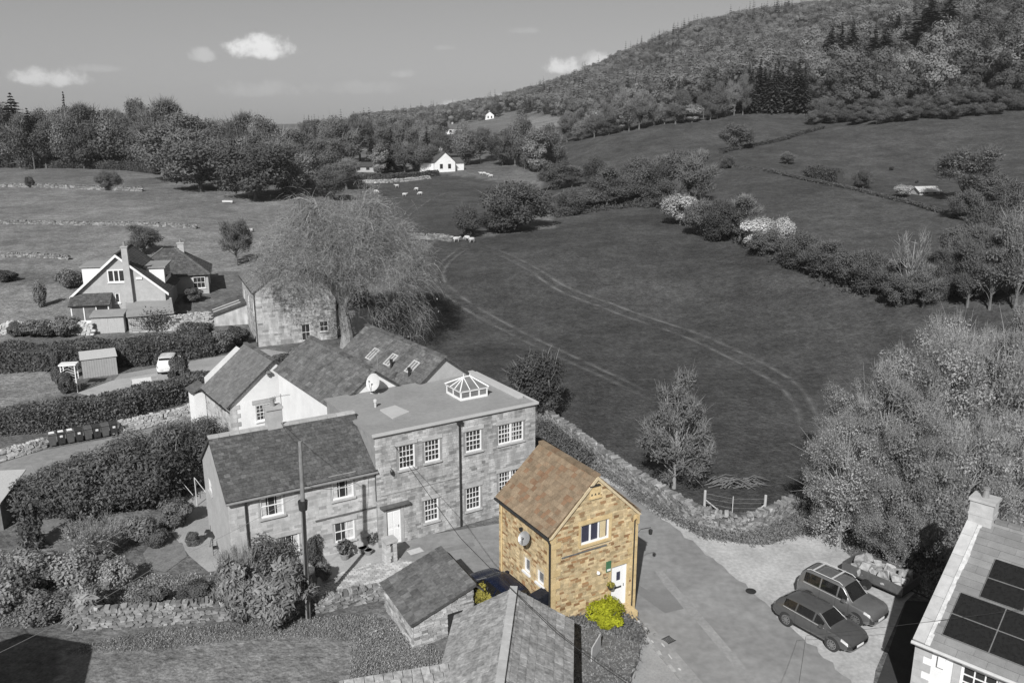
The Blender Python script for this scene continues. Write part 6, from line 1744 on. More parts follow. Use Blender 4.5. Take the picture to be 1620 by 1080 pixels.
for k in range(8):
    q_ = a[:2] + v * k / 7
    o = bin_thing(['first bin from the lane end, pale-lidded grey wheelie bin', 'second wheelie bin from the lane end, dark with white label', 'third wheelie bin in the lane row, grey lid', 'fourth wheelie bin in the lane row, dark with white label', 'fifth wheelie bin in the lane row, plain grey', 'sixth wheelie bin in the lane row, dark with white label', 'seventh wheelie bin in the lane row, plain grey', 'last wheelie bin of the lane row, beside the hedge gap'][k], (q_[0], q_[1], gz(*q_) + .03), th_ + .03 * (k % 3 - 1), 'plastic_grey' if k % 2 == 0 else 'plastic_dark', 'wheelie bins lined up along the lane')
    if k % 2: p = MB(); p.box(-.11, .11, -.325, -.315, .6, .78) if False else p.poly([(-.1, -.312, .66), (.1, -.312, .66), (.1, -.332, .84), (-.1, -.332, .84)]); p.build('sticker', 'plate_white', o)
    if k in (0, 1, 2): p = MB(); p.poly([(-.2, -.2, 1.06), (.2, -.2, 1.06), (.18, .2, 1.1), (-.18, .2, 1.1)]); p.build('lid_label', 'plate_white', o)
p = MB(hm); p.box(-1.15, -.03, -.7, .62, -.3, 1.6); p.build('terrace', 'stone_rubble', label='raised paved step beside the stone house')['kind'] = 'structure'
c4 = hm @ Vector((-.42, .2, 1.62)); bin_thing('black wheelie bin against the corner of the honey-coloured house', tuple(c4), R(30 - 80), 'plastic_black')

# ------------------------------------------------------------------ pole, cables
pb = P(488, 980); pt = PD(474.5, 698, pb[1] + .1)
Pl = thing('telegraph_pole', 'tall wooden telegraph pole before the stone cottage', 'pole', (pb[0], pb[1], 0))
top = Vector(pt - pb); p = MB(); p.tube([(0, 0, -.3), top * .5, top], [.14, .12, .09], 12); p.build('pole', 'wood_pole', Pl)
p = MB(); p.tube([top * .63 + Vector((0, -.0, 0)), top * .68], [.2, .24], 10); p.build('joint_box', 'metal_dark', Pl)
p = MB(); p.tube([Vector((.03, -.17, .2)), top * .64 + Vector((.03, -.16, 0))], .045, 6); p.build('cable_guard', 'metal_dark', Pl)
for k in range(3): p = MB(); p.tube([top * (.8 + .05 * k) + Vector((-.12, -.1, 0)), top * (.8 + .05 * k) + Vector((-.3, -.14, .02))], .015, 5); p.build('step_iron', 'metal_dark', Pl)
def cable(label, pts, r=.012, sag=.3, m='cable', seg=24):
    p = MB(); path = []
    for a, b in zip(pts[:-1], pts[1:]):
        a, b = Vector(a), Vector(b)
        for k in range(seg): t = k / seg; path.append(a.lerp(b, t) - Vector((0, 0, sag * 4 * t * (1 - t))))
    path.append(Vector(pts[-1])); p.tube(path, r, 5)
    return tag(p.build('cable', m), label, 'cable')
ptop = Vector(pb) + top
cable('overhead cable from the telegraph pole to the cottage eaves', [ptop * 1.0 + Vector((0, 0, -2.2)), MW['stone_cottage'] @ Vector((7.6, -.25, 4.8))], .012, .5)
cable('overhead cable from the pole top to the cottage chimney', [ptop + Vector((0, 0, -.2)), MW['stone_cottage'] @ Vector((3.9, 3.2, 7.6))], .012, .2)
cable('pale overhead cable running from the pole over the shrubs to the lower left', [ptop + Vector((0, 0, -2.6)), PD(240, 900, 31.5), PD(-40, 1050, 25.0)], .009, .15, 'metal_mid')
cable('dark overhead cable from the mill wall over the slated outbuilding', [MW['mill_building'] @ Vector((1.2, -.05, 6.2)), PD(728, 850, 36.5), PD(880, 1000, 29.5), PD(1010, 1092, 25.5)], .016, .05)
cable('thin overhead cable crossing the road by the hatchback', [PD(1262, 1092, 26.0), PD(1275, 1005, 33.0), MW['solar_house'] @ Vector((6, 2, 7.2))], .008, .1)

# ------------------------------------------------------------------ yard things
gpil = P(617, 888)
o = thing('gate_pillar', 'squat stone gate pillar beside the mill door', 'pillar', (gpil[0], gpil[1], 0), R(32))
items = []; rn = random.Random(4); z = 0
while z < 1.15:
    h = rn.uniform(.14, .24)
    for x0, x1 in ((-.33, rn.uniform(-.1, .1)), (0.1, .33)):
        items.append(TRS(((x0 + x1) / 2, 0, z + h / 2), (max(.2, x1 - x0), .6, h - .012)))
    z += h
items.append(TRS((0, 0, z + .08), (.76, .72, .15)))
p = MB(); p.box(-.28, .28, -.26, .26, -.1, 1.1); p.build('core', 'stone_dark', o); pieces('stone', 'stone_cottage', o, items, 'stone', 40, 6)
for k, (px, py, s, lab) in enumerate([(546, 884, .34, 'potted shrub standing alone under the lower cottage window'), (574, 874, .3, 'empty terracotta pot beside the leafy pot'), (583, 877, .26, 'small terracotta pot nearest the gate pillar'), (588, 866, .3, 'leafy potted shrub beside the mill door')]):
    g = P(px, py); o = thing('plant_pot', lab, 'pot', (g[0], g[1], .02))
    p = MB(); p.lathe([(s * .62, 0), (s * .9, s * .95), (s, s), (s, s * 1.15), (s * .85, s * 1.15), (s * .83, s * 1.1)], 14); p.build('pot', 'terracotta', o)
    if k in (0, 3):
        rng = np.random.default_rng(k); C_, d_ = shell(rng, 500, (0, 0, s * 1.15 + .38), (.42, .42, .42)); v, f = leaf_quads(C_, .12, rng); obj('foliage', npmesh('pot_leaves', v, f, 'leaf_mid', rng.uniform(0, 1, 500)), o)
mh = P(657, 872); o = thing('manhole_cover', 'pale rectangular manhole cover in the yard tarmac', 'manhole', (mh[0], mh[1], .022), R(32)); p = MB(); p.box(-.42, .42, -.28, .28, 0, .014); p.build('cover', 'metal_pale', o); p = MB(); p.box(-.48, .48, -.34, .34, 0, .008); p.build('frame', 'metal_mid', o)
bb = P(945, 1028, .9)
o = thing('standing_board', 'thin pale board standing upright on the near lawn', 'board', (bb[0] - .05, bb[1] + .1, .5), R(62))
p = MB(); p.hexa([(-.55, -.025, .0), (.55, -.025, .0), (.55, .025, .0), (-.55, .025, .0), (-.5, -.025, .75), (.5, -.025, .9), (.5, .025, .9), (-.5, .025, .75)]); p.build('panel', 'wood_pale', o)
for x in (-.4, .4): p = MB(); p.box(x - .03, x + .03, .026, .08, -.2, .6); p.build('post', 'wood_dark', o)
# hanging basket by the door
s, zz = hit(bpy.data.objects['stone_house'], FACE('front'), 959.5, 921)
q_ = hm @ Vector((s, -.35, zz)); o = thing('hanging_basket', 'hanging basket of small flowers beside the white front door', 'basket', tuple(q_))
p = MB(); p.lathe([(.03, -.22), (.13, -.14), (.17, 0)], 12); p.build('basket', 'metal_dark', o)
rng = np.random.default_rng(3); C_, d_ = shell(rng, 160, (0, 0, .07), (.2, .2, .12)); v, f = leaf_quads(C_, .07, rng); obj('flowers', npmesh('basket_flowers', v, f, 'leaf_olive', rng.uniform(0, 1, 160)), o)
# trailer heaped with rubble
tq = P(1398, 938)
o = thing('trailer', 'flat dark-sided trailer heaped with pale rubble sacks beside the estate car', 'trailer', (tq[0] + .4, tq[1] + .6, 0), hd + .05)
for a_ in ((-2.1, 1.3, -.95, -.9), (-2.1, 1.3, .9, .95), (-2.1, -2.05, -.9, .9), (1.25, 1.3, -.9, .9)): p = MB(); p.box(*a_, .45, .95); p.build('side_board', 'plastic_grey', o)
p = MB(); p.box(-2.1, 1.3, -.95, .95, .38, .45); p.build('bed', 'plastic_dark', o)
for x in (-.6,):
    for s in (-1, 1): p = MB(); p.tube([(x, s * .98, .28), (x, s * 1.16, .28)], .28, 18); p.build('wheel', 'rubber', o)
p = MB(); p.tube([(1.3, 0, .42), (2.3, 0, .4)], .04, 6); p.build('drawbar', 'metal_dark', o)
rn = random.Random(8); its = []
for k in range(40): its.append(Matrix.Translation((rn.uniform(-1.9, 1.1), rn.uniform(-.75, .75), .5 + rn.uniform(0, .55))) @ Euler((rn.uniform(0, 3), rn.uniform(0, 3), rn.uniform(0, 3))).to_matrix().to_4x4() @ Matrix.Diagonal((rn.uniform(.3, .7), rn.uniform(.25, .5), rn.uniform(.15, .3), 1)))
pieces('rubble_lump', 'tarp', o, its, 'rubble', 70, 8)
# fence posts by the road wall
posts = [(943, 726, 1.3, 'lone pale fence post on the road wall near the mill'), (897, 690, 1.2, 'thin stake behind the road wall close to the mill'), (1114, 806, 1.35, 'braced fence post under the young tree'), (1158, 815, 1.3, 'thin middle fence post by the wall bend'), (1209, 815, 1.4, 'braced corner fence post beside the wall bend')]
for k, (px, py, h, lab) in enumerate(posts):
    g = G(px, py); o = thing('fence_post', lab, 'post', tuple(g), group='posts along the road wall'); r = .035 if k in (1, 3) else .09
    p = MB(); p.tube([(0, 0, -.2), (0, 0, h), (0, 0, h + .03)], [r, r * .95, r * .3], 8); p.build('post', 'wood_pale', o)
    if k in (2, 4): s = 1 if k == 2 else -1; p = MB(); p.tube([(0, 0, h * .55), (s * .95, -.2, 0)], .045, 6); p.build('brace', 'wood_pale', o)
for z in (.5, .85, 1.15):
    pts = [Vector(G(px, py)) + Vector((0, 0, z)) for px, py, *_ in posts[2:]]
    cable('thin fence wire strung between the braced posts', pts, .006, .01, 'metal_mid', 4)['group'] = 'fence wires'
g = G(1165, 768); o = thing('brush_pile', 'heap of cut branches lying on the field behind the wall', 'brush pile', tuple(g)); rn = random.Random(12)
for k in range(46):
    a = rn.uniform(-.5, .9); l = rn.uniform(.9, 2.4); x, y = rn.uniform(-1.5, 1.6), rn.uniform(-.5, .6); z = rn.uniform(.05, .55)
    p = MB(); p.tube([(x - math.cos(a) * l / 2, y - math.sin(a) * l / 2, max(.03, z - .2)), (x, y, z + .1), (x + math.cos(a) * l / 2, y + math.sin(a) * l / 2, max(.03, z - rn.uniform(0, .5)))], [.05, .04, .012], 5); p.build('branch', 'bark', o)
# two pale troughs in the left field
for (px, py, lab) in ((361, 321, 'pale trough in the left field below the wood'), (391, 366, 'pale trough beside the great weeping tree')):
    g = G(px, py); o = thing('trough', lab, 'trough', tuple(g), R(-15)); p = MB()
    for a_ in ((-1.3, 1.3, -.3, -.25), (-1.3, 1.3, .25, .3), (-1.3, -1.25, -.25, .25), (1.25, 1.3, -.25, .25)): p.box(*a_, .15, .55)
    p.box(-1.25, 1.25, -.25, .25, .15, .25); p.build('tank', 'metal_pale', o)
    for x in (-.9, .9): p = MB(); p.box(x - .08, x + .08, -.26, .26, -.1, .148); p.build('foot', 'metal_mid', o)
# bistro set and posts by the cottage gable
g = P(338, 862); o = thing('garden_table', 'small dark metal table on the terrace by the cottage gable', 'table', tuple(g)); p = MB(); p.tube([(0, 0, .7), (0, 0, .73)], .38, 16); p.build('table_top', 'metal_dark', o)
for k in range(3): a = k * 2.1; p = MB(); p.tube([(math.cos(a) * .3, math.sin(a) * .3, 0), (math.cos(a) * .05, math.sin(a) * .05, .7)], .018, 5); p.build('leg', 'metal_dark', o)
for px, py, lab in ((331, 850, 'dark metal garden chair nearest the terrace hedge'), (343, 876, 'dark metal garden chair nearest the cottage corner')):
    g = P(px, py); o = thing('garden_chair', lab, 'chair', tuple(g), PR.uniform(0, 6)); p = MB(); p.box(-.2, .2, -.2, .2, .42, .45); p.build('seat', 'metal_dark', o); p = MB(); p.box(-.2, .2, .17, .2, .5, .9); p.build('backrest', 'metal_dark', o)
    for x in (-.18, .18):
        for y in (-.18, .18): p = MB(); p.tube([(x, y, 0), (x, y, .45 if y < 0 else .9)], .014, 5); p.build('leg', 'metal_dark', o)
for px, py, h, lab in ((312, 800, 2.0, 'white clothes post with slanting stay by the cottage gable'), (281, 790, 1.9, 'thin clothes post at the shrub edge')):
    g = P(px, py); o = thing('clothes_post', lab, 'post', tuple(g)); p = MB(); p.tube([(0, 0, 0), (0, 0, h)], .035, 6); p.build('post', 'metal_pale', o); p = MB(); p.tube([(0, 0, h), (1.3, -.6, .6)], .02, 5); p.build('stay', 'metal_pale', o)
g = P(225, 612); o = thing('cold_frame', 'small pale ridge-roofed cold frame beside the drive', 'cold frame', tuple(g), R(30))
p = MB(); p.box(-.8, .8, -.6, .6, 0, .35); p.build('box', 'wood_pale', o)
for s in (-1, 1): p = MB(); p.hexa([(-.85, 0, .85), (.85, 0, .85), (.85, s * .68, .33), (-.85, s * .68, .33), (-.85, 0, .89), (.85, 0, .89), (.85, s * .68, .37), (-.85, s * .68, .37)]); p.build('light', 'metal_pale', o)

# ------------------------------------------------------------------ sheep
def sheep_mesh(graze):
    V, F = [], []
    def tube(path, rad, n=10):
        mb = MB(); mb.tube(path, rad, n); b = len(V); V.extend(mb.v); F.extend([tuple(b + i for i in f) for f in mb.f])
    tube([(-.58, 0, .62), (-.52, 0, .64), (-.3, 0, .66), (0, 0, .65), (.3, 0, .66), (.48, 0, .7), (.56, 0, .7)], [.06, .2, .29, .3, .28, .2, .08])
    hd_ = [(.42, 0, .74), (.62, 0, .8), (.7, 0, .9), (.86, 0, .84), (.92, 0, .8)] if not graze else [(.42, 0, .7), (.64, 0, .55), (.74, 0, .34), (.82, 0, .2), (.84, 0, .14)]
    tube(hd_, [.17, .12, .11, .08, .04], 8)
    for s in (-1, 1): tube([(hd_[2][0] - .03, s * .08, hd_[2][2] + .03), (hd_[2][0] - .06, s * .2, hd_[2][2] + .02)], [.035, .01], 5)
    for x, y in ((.34, .14), (.34, -.14), (-.38, .14), (-.38, -.14)): tube([(x, y, .55), (x - .02, y, .3), (x, y, 0)], [.09, .045, .04], 6)
    tube([(-.55, 0, .7), (-.62, 0, .5)], [.05, .02], 5)
    me = bpy.data.meshes.new('sheep'); me.from_pydata(V, [], F); me.materials.append(MATS['fleece']); me.polygons.foreach_set('use_smooth', [True] * len(me.polygons)); return me
SM = [sheep_mesh(True), sheep_mesh(False)]
for k, (px, py, lab) in enumerate([(595, 306, 'sheep nearest the great tree in the far field'), (628, 297, 'small sheep grazing highest in the left far field'), (659, 302, 'sheep grazing just behind a pair in the far field'), (640, 311, 'sheep grazing left of the far field pair'), (665, 309, 'sheep grazing lowest of the group below the white cottage'),
    (761, 277, 'left sheep of the small flock right of the white cottage'), (766, 277, 'second sheep of the flock right of the white cottage'), (772, 279, 'third sheep of the flock right of the white cottage'), (777, 281, 'last sheep of the flock right of the white cottage'), (722, 383, 'sheep lying apart at the field gap'), (739, 381, 'middle sheep at the field gap by the dark thorn'), (746, 384, 'sheep at the field gap nearest the dark thorn')]):
    g = G(px, py); o = obj('sheep', SM[k % 2], None, Matrix.Translation(Vector(g)) @ Matrix.Rotation(PR.uniform(-.6, .6) + (math.pi if k % 3 else 0), 4, 'Z') @ Matrix.Scale(1.0, 4)); tag(o, lab, 'sheep', 'sheep in the far fields')
# ------------------------------------------------------------------ dry stone walls, hedges
drywall('road_wall', 'dry stone wall curving along the far side of the road below the field', smooth_line([G(*q)[:2] for q in ((852, 662), (900, 692), (945, 727), (1000, 765), (1060, 803), (1105, 828), (1150, 840), (1195, 838), (1240, 818), (1290, 796))], 4), 1.0, .6, 'stone_rubble', (.14, .38), (.09, .17), seed=2, cap=300, minpx=7)
drywall('garden_wall', 'rubble garden wall between the shrubs and the near lawn', smooth_line([P(*q)[:2] for q in ((128, 992), (200, 990), (270, 984), (340, 978), (400, 975))], 2), 1.0, .5, 'stone_rubble', (.16, .42), (.09, .16), seed=3, cap=220, minpx=7)
drywall('yard_wall', 'low dry stone wall from the telegraph pole to the stone store', smooth_line([P(*q)[:2] for q in ((498, 968), (540, 958), (585, 948), (618, 944))], 2), .8, .5, 'stone_rubble', (.14, .38), (.09, .16), seed=4, cap=200, minpx=7)
drywall('field_wall', 'tumbled pale field wall below the wood on the left', smooth_line([G(*q)[:2] for q in ((-60, 296), (60, 297), (140, 300), (226, 303))], 3), .85, .8, 'stone_rubble', (.4, .8), (.2, .4), seed=5, cap=0)
drywall('field_wall', 'long field wall across the left field, middle of the three', smooth_line([G(*q)[:2] for q in ((-60, 354), (60, 355), (150, 357), (240, 358), (312, 362))], 3), .55, .6, 'stone_rubble', (.3, .7), (.15, .3), seed=6, cap=0)
drywall('field_wall', 'short field wall nearest the chalet house', smooth_line([G(*q)[:2] for q in ((-60, 406), (50, 407), (110, 411))], 3), .5, .6, 'stone_rubble', (.3, .7), (.15, .3), seed=7, cap=0)
drywall('terrace_wall', 'stone terrace wall under the chalet garden', smooth_line([G(*q)[:2] for q in ((-30, 530), (70, 528), (150, 530))], 2), 1.3, .5, 'stone_cottage', (.3, .7), (.16, .3), seed=8, cap=0)
drywall('terrace_wall', 'stone wall between the ivy garage and the lean-to', smooth_line([G(*q)[:2] for q in ((276, 524), (335, 516))], 2), 1.8, .5, 'stone_cottage', (.3, .7), (.16, .3), seed=9, cap=0)
drywall('lane_wall', 'low stone wall under the long hedge beside the lane', smooth_line([P(*q)[:2] for q in ((192, 684), (260, 668), (334, 650))], 2), 1.0, .4, 'stone_cottage', (.25, .6), (.14, .26), seed=10, cap=100, minpx=8)
drywall('lane_wall', 'low stone wall left of the wheelie bins beside the lane', smooth_line([P(*q)[:2] for q in ((-40, 738), (30, 722), (72, 708))], 2), .8, .4, 'stone_cottage', (.25, .6), (.14, .26), seed=11, cap=100, minpx=8)
drywall('field_wall', 'tumbled wall running from the great tree to the field gap', smooth_line([G(*q)[:2] for q in ((648, 378), (690, 379), (715, 383))], 3), .9, .7, 'stone_rubble', (.4, .9), (.2, .4), seed=12, cap=0)
drywall('field_wall', 'pale wall below the garden left of the white cottage', smooth_line([G(*q)[:2] for q in ((570, 290), (620, 289), (680, 283))], 3), .8, .6, 'stone_pale', (.5, .9), (.25, .4), seed=13, cap=0)
hedge('lane_hedge', 'long clipped beech hedge between the lane and the drive', [P(*q) for q in ((-60, 690), (80, 676), (200, 655), (330, 620))], 2.2, 1.9, 'leaf_hedge', .15, 90, 1)
hedge('garden_hedge', 'broad clipped hedge behind the metal shed and white car', [G(*q) for q in ((-60, 584), (100, 579), (220, 572), (318, 560))], 3.4, 2.1, 'leaf_hedge', .17, 60, 2)
hedge('end_hedge', 'short square-clipped hedge end beside the stone wall by the drive', [G(*q) for q in ((290, 560), (316, 540))], 2.6, 2.0, 'leaf_hedge', .16, 60, 3)
hedge('wood_edge_hedge', 'dark hedge along the foot of the left wood', [G(*q) for q in ((-60, 264), (100, 266), (200, 269), (250, 275))], 2.5, 2.2, 'leaf_dark', .35, 14, 8)
hedge('field_hedge', 'straight brushy hedge on the hillside between two fields', [G(*q) for q in ((1278, 282), (1325, 288))], 1.8, 2.2, 'leaf_scrub', .22, 60, 4, rough=.35)
hedge('garden_hedge', 'dark low hedge below the white cottage garden', [G(*q) for q in ((560, 283), (620, 284), (690, 278))], 1.8, 1.5, 'leaf_dark', .3, 22, 5)
hedge('field_hedge', 'thin dark hedge slanting up the right hillside', [G(*q) for q in ((1142, 243), (1190, 232), (1240, 222), (1270, 212), (1300, 204))], 1.4, .8, 'leaf_dark', .3, 14, 6)
hedge('field_hedge', 'low straggling hedge along the second hillside field', [G(*q) for q in ((1142, 264), (1220, 272), (1340, 298), (1440, 322), (1530, 350))], 1.0, .5, 'leaf_scrub', .3, 10, 7)

# ------------------------------------------------------------------ the great weeping tree
leafmat('twig_weeping', .26, .4, .1)
def weeping():
    rng = np.random.default_rng(41); h, Rw = 18.3, 9.8
    o = thing('weeping_tree', 'great bare weeping tree with fine pale twigs beside the tall stone house', 'tree', tuple(G(549, 549)))
    mb = MB(); mb.tube([(0, 0, -.3), (.1, 0, 1.5), (-.2, 0, 4.0), (-.1, 0, 6.2)], [.85, .66, .56, .5], 10)
    nodes, dirs = [], []
    for k in range(13):
        a = k * 2.4; f = (k % 4) / 3
        e = np.array([math.cos(a) * Rw * (.28 + .42 * f), math.sin(a) * Rw * (.28 + .42 * f), h * (.9 - .36 * f)])
        s = np.array([-.1, 0, 4.2 + 1.8 * rng.random()]); m = s + (e - s) * .5 + np.array([0, 0, 1.6])
        mb.tube([s, m, e], [.42, .28, .11], 8)
        for j in range(9):
            t = rng.uniform(.35, 1); p0 = (1 - t) ** 2 * s + 2 * t * (1 - t) * m + t * t * e
            d = unit(rng.normal(size=3) * .8 + np.array([math.cos(a), math.sin(a), .25]))
            e2 = p0 + d * rng.uniform(1.4, 3.2); e2[2] = min(e2[2], h - .5)
            m2 = (p0 + e2) / 2 + np.array([0, 0, .5]); mb.tube([p0, m2, e2], [.15, .09, .03], 5)
            for q in range(5): tt = rng.uniform(.3, 1); nodes.append(p0 + (e2 - p0) * tt + np.array([0, 0, .5 * tt * (1 - tt) * 2])); dirs.append(d)
    # more twig bases spread over the dome itself, lower on the right
    for k in range(760):
        d = unit(rng.normal(size=3)); d[2] = abs(d[2]) * .9 - .15
        r = rng.uniform(.55, .95) ** .5; p0 = np.array([d[0] * Rw * r, d[1] * Rw * r, 9.2 + d[2] * 9 * r]); nodes.append(p0); dirs.append(unit(np.array([d[0], d[1], .2])))
    for k in range(60):                          # the skirt that sweeps down on the right
        a = rng.normal(-.2, .75); r = rng.uniform(6.5, 9.4); p0 = np.array([math.cos(a) * r, math.sin(a) * r, rng.uniform(2.2, 8)]); nodes.append(p0); dirs.append(unit(np.array([math.cos(a), math.sin(a), -.7])))
    mb.build('trunk', 'bark_pale', o)
    nodes, dirs = np.array(nodes), np.array(dirs); per = 33
    C = np.repeat(nodes, per, 0) + rng.normal(size=(len(nodes) * per, 3)) * .55; D0 = unit(np.repeat(dirs, per, 0) + rng.normal(size=(len(C), 3)) * 1.0)
    L_ = rng.uniform(.16, .55, len(C))[:, None]; parts = []
    p0 = C
    low = np.clip((C[:, 0] - 2) / 8, 0, 1)[:, None]
    sd = unit(np.cross(D0, rng.normal(size=D0.shape))) * .014
    tin = np.clip(.5 + rng.normal(size=len(C)) * .25, 0, 1)
    for seg in range(3):
        D1 = unit(D0 + np.array([0, 0, -1]) * (.22 + .35 * low) * (seg + .3))
        p1 = p0 + D1 * L_ * (1 + .3 * low)
        w0, w1 = sd * (1 - seg * .28), sd * (1 - (seg + 1) * .28)
        parts.append((np.stack([p0 - w0, p0 + w0, p1 + w1, p1 - w1], 1).reshape(-1, 3), np.arange(4 * len(C)).reshape(-1, 4), tin)); p0 = p1
    V, F, T = join(parts); obj('twig_canopy', npmesh('weeping_twigs', V, F, 'twig_weeping', T), o)
    sub = rng.choice(len(p0), 5000, False); v, f = leaf_quads(p0[sub], .13, rng); obj('bud_foliage', npmesh('weeping_buds', v, f, 'leaf_light', rng.uniform(0, 1, 5000)), o)
weeping()

# ------------------------------------------------------------------ trees and bushes one can single out
tree_proto('thicket_a', 51, 11, 9, .04, 80, 15000, .1, 'leaf_pale', 'bark_pale', .22, 12000, 'twig_pale', squash=.55, elong=1.8, tl=.65, lo=.35, tw=.1)
tree_proto('thicket_b', 52, 11, 8, .03, 70, 14000, .1, 'leaf_light', 'bark_pale', .2, 11000, 'twig_pale', squash=.55, elong=1.8, tl=.7, lo=.35, tw=.1)
tree_proto('thicket_c', 53, 11, 9, .03, 80, 18000, .1, 'leaf_light', 'bark', .2, 10000, 'twig', squash=.55, elong=1.8, tl=.6, lo=.35, tw=.1)
tree_proto('young_a', 54, 8.2, 6, .06, 60, 4800, .13, 'leaf_scrub', 'bark_pale', .13, 2600, 'twig_far', squash=.5, top=1.05, lo=.3, cone=.75)
tree_proto('shrubby', 55, 6, 6, .02, 44, 18000, .13, 'leaf_dark', 'bark', .15, 600, 'twig')
tree_proto('broad_shrub', 56, 4, 5, .0, 48, 22000, .11, 'leaf_hedge', 'bark', .1, 300, 'twig', elong=2.0)
tree_proto('broad_shrub_b', 57, 4, 5, .0, 48, 20000, .11, 'leaf_mid', 'bark', .1, 400, 'twig', elong=2.2)
tree_proto('shrub_leafy', 59, 4, 5, .0, 60, 9000, .17, 'leaf_light', 'bark', .1, 900, 'twig_pale', elong=2.6, squash=.7)
tree_proto('bare_shrub', 58, 3, 3.2, .0, 20, 700, .1, 'leaf_light', 'bark_pale', .06, 2200, 'twig_pale')
T = lambda *a, **k: plant(*a, **k)
ORD = 'first second third fourth fifth sixth seventh eighth ninth tenth eleventh twelfth thirteenth fourteenth fifteenth sixteenth seventeenth eighteenth nineteenth twentieth twenty-first'.split()
T('young_a', 'young_tree', (1066, 772), 572, 135, 'young upright tree in fresh leaf behind the road wall')
T('dark_a', 'dark_tree', (846, 662), 548, 92, 'dense rounded tree behind the corner of the mill roof')
T('thorn_a', 'thorn_tree', (818, 364), 288, 105, 'spreading dark thorn tree casting shade in the field middle')
T('thorn_b', 'thorn_tree', (741, 376), 322, 44, 'narrow dark thorn at the field gap')
T('thorn_a', 'thorn_tree', (785, 368), 330, 50, 'low dark thorn beside the spreading thorn tree')
T('blossom_a', 'blossom_tree', (1076, 356), 306, 60, 'white blossoming tree in the field hedge, left of the two', 'blossom tree')
T('blossom_a', 'blossom_tree', (1198, 392), 344, 62, 'white blossoming tree in the field hedge, lower right one', 'blossom tree')
T('blossom_a', 'blossom_tree', (1236, 396), 342, 36, 'narrow white blossom spray rising behind the lower blossom tree', 'blossom tree')
T('blossom_a', 'blossom_tree', (1428, 312), 292, 30, 'white blossoming bush by the hillside barn', 'blossom tree')
T('pale_a', 'pale_tree', (850, 272), 202, 40, 'pale tree just in leaf beyond the sheep field')
T('bare_a', 'bare_tree', (375, 420), 340, 52, 'dark upright bare tree beside the bungalow')
T('bare_b', 'bare_tree', (228, 402), 355, 56, 'small open tree behind the chalet dormer')
T('thorn_b', 'field_thorn', (174, 301), 268, 36, 'lone pale thorn on the left field wall')
T('bush_b', 'field_bush', (49, 297), 276, 16, 'small bush on the left field wall', 'bush')
T('dark_a', 'large_tree', (318, 302), 210, 118, 'large rounded tree standing before the left wood', group='big trees at the left wood edge')
T('dark_a', 'large_tree', (405, 316), 216, 110, 'large tree at the wood corner above the great tree', group='big trees at the left wood edge')
T('oak_b', 'large_tree', (285, 285), 180, 110, 'tall leafy tree behind the large rounded tree', group='big trees at the left wood edge')
T('oak_a', 'large_tree', (452, 310), 222, 90, 'leafing tree at the right end of the left wood', group='big trees at the left wood edge')
T('pine_a', 'pine_tree', (32, 266), 148, 52, 'tall flat-topped pine at the left wood edge', group=None)
T('pine_a', 'pine_tree', (55, 268), 172, 34, 'shorter pine beside the tall flat-topped pine', group=None)
for k, (px, b, t, w, lab) in enumerate([(588, 268, 198, 20, 'slim dark fir left of the pale larch'), (620, 272, 202, 34, 'dark fir in the wood left of the white cottage'), (660, 262, 205, 22, 'dark fir behind the white cottage'), (676, 258, 200, 22, 'pointed dark fir right behind the white cottage')]):
    T('spruce_b', 'fir_tree', (px, b), t, w, lab, group='firs about the white cottage')
T('pale_a', 'pale_tree', (602, 276), 222, 30, 'pale larch beside the slim dark fir')
for k, (px, b, t, w) in enumerate([(540, 262, 190, 60), (570, 256, 182, 62), (515, 268, 205, 50), (500, 280, 222, 56), (530, 292, 238, 60), (548, 300, 250, 56), (640, 256, 186, 40), (700, 250, 208, 46), (660, 272, 224, 44), (640, 274, 226, 40), (690, 268, 222, 40), (520, 316, 262, 50), (735, 262, 200, 46), (760, 258, 198, 46), (795, 262, 206, 44), (815, 262, 190, 44), (830, 268, 182, 40), (778, 250, 205, 40), (870, 262, 196, 44), (745, 245, 206, 40), (668, 240, 196, 40), (640, 238, 186, 36), (600, 240, 190, 36), (560, 235, 180, 36)]):
    T(['oak_a', 'bare_a', 'oak_b', 'bare_b'][k % 4], 'valley_tree', (px, b), t, w, 'leafing tree in the valley wood around the white cottage', group='valley wood trees')
sky_l = [(-20, 150), (10, 152), (60, 172), (100, 160), (150, 152), (175, 168), (210, 158), (260, 156), (300, 168), (340, 172), (380, 180), (420, 182), (460, 190), (480, 210)]
for k in range(44):
    px = -15 + k * 11.3 + PR.uniform(-4, 4); t = np.interp(px, [s[0] for s in sky_l], [s[1] for s in sky_l]) + PR.uniform(-2, 26); b = 264 if px < 250 else 274 + (px - 250) * .1
    T(PR.choice(['oak_a', 'oak_b', 'bare_a', 'oak_b', 'bare_b', 'dark_a']), 'wood_tree', (px, b + PR.uniform(-2, 3)), t, PR.uniform(50, 78), 'tree of the dense wood along the left skyline', group='left skyline wood')
T('spruce_a', 'fir_tree', (114, 262), 146, 24, 'small pointed fir tip above the left wood')
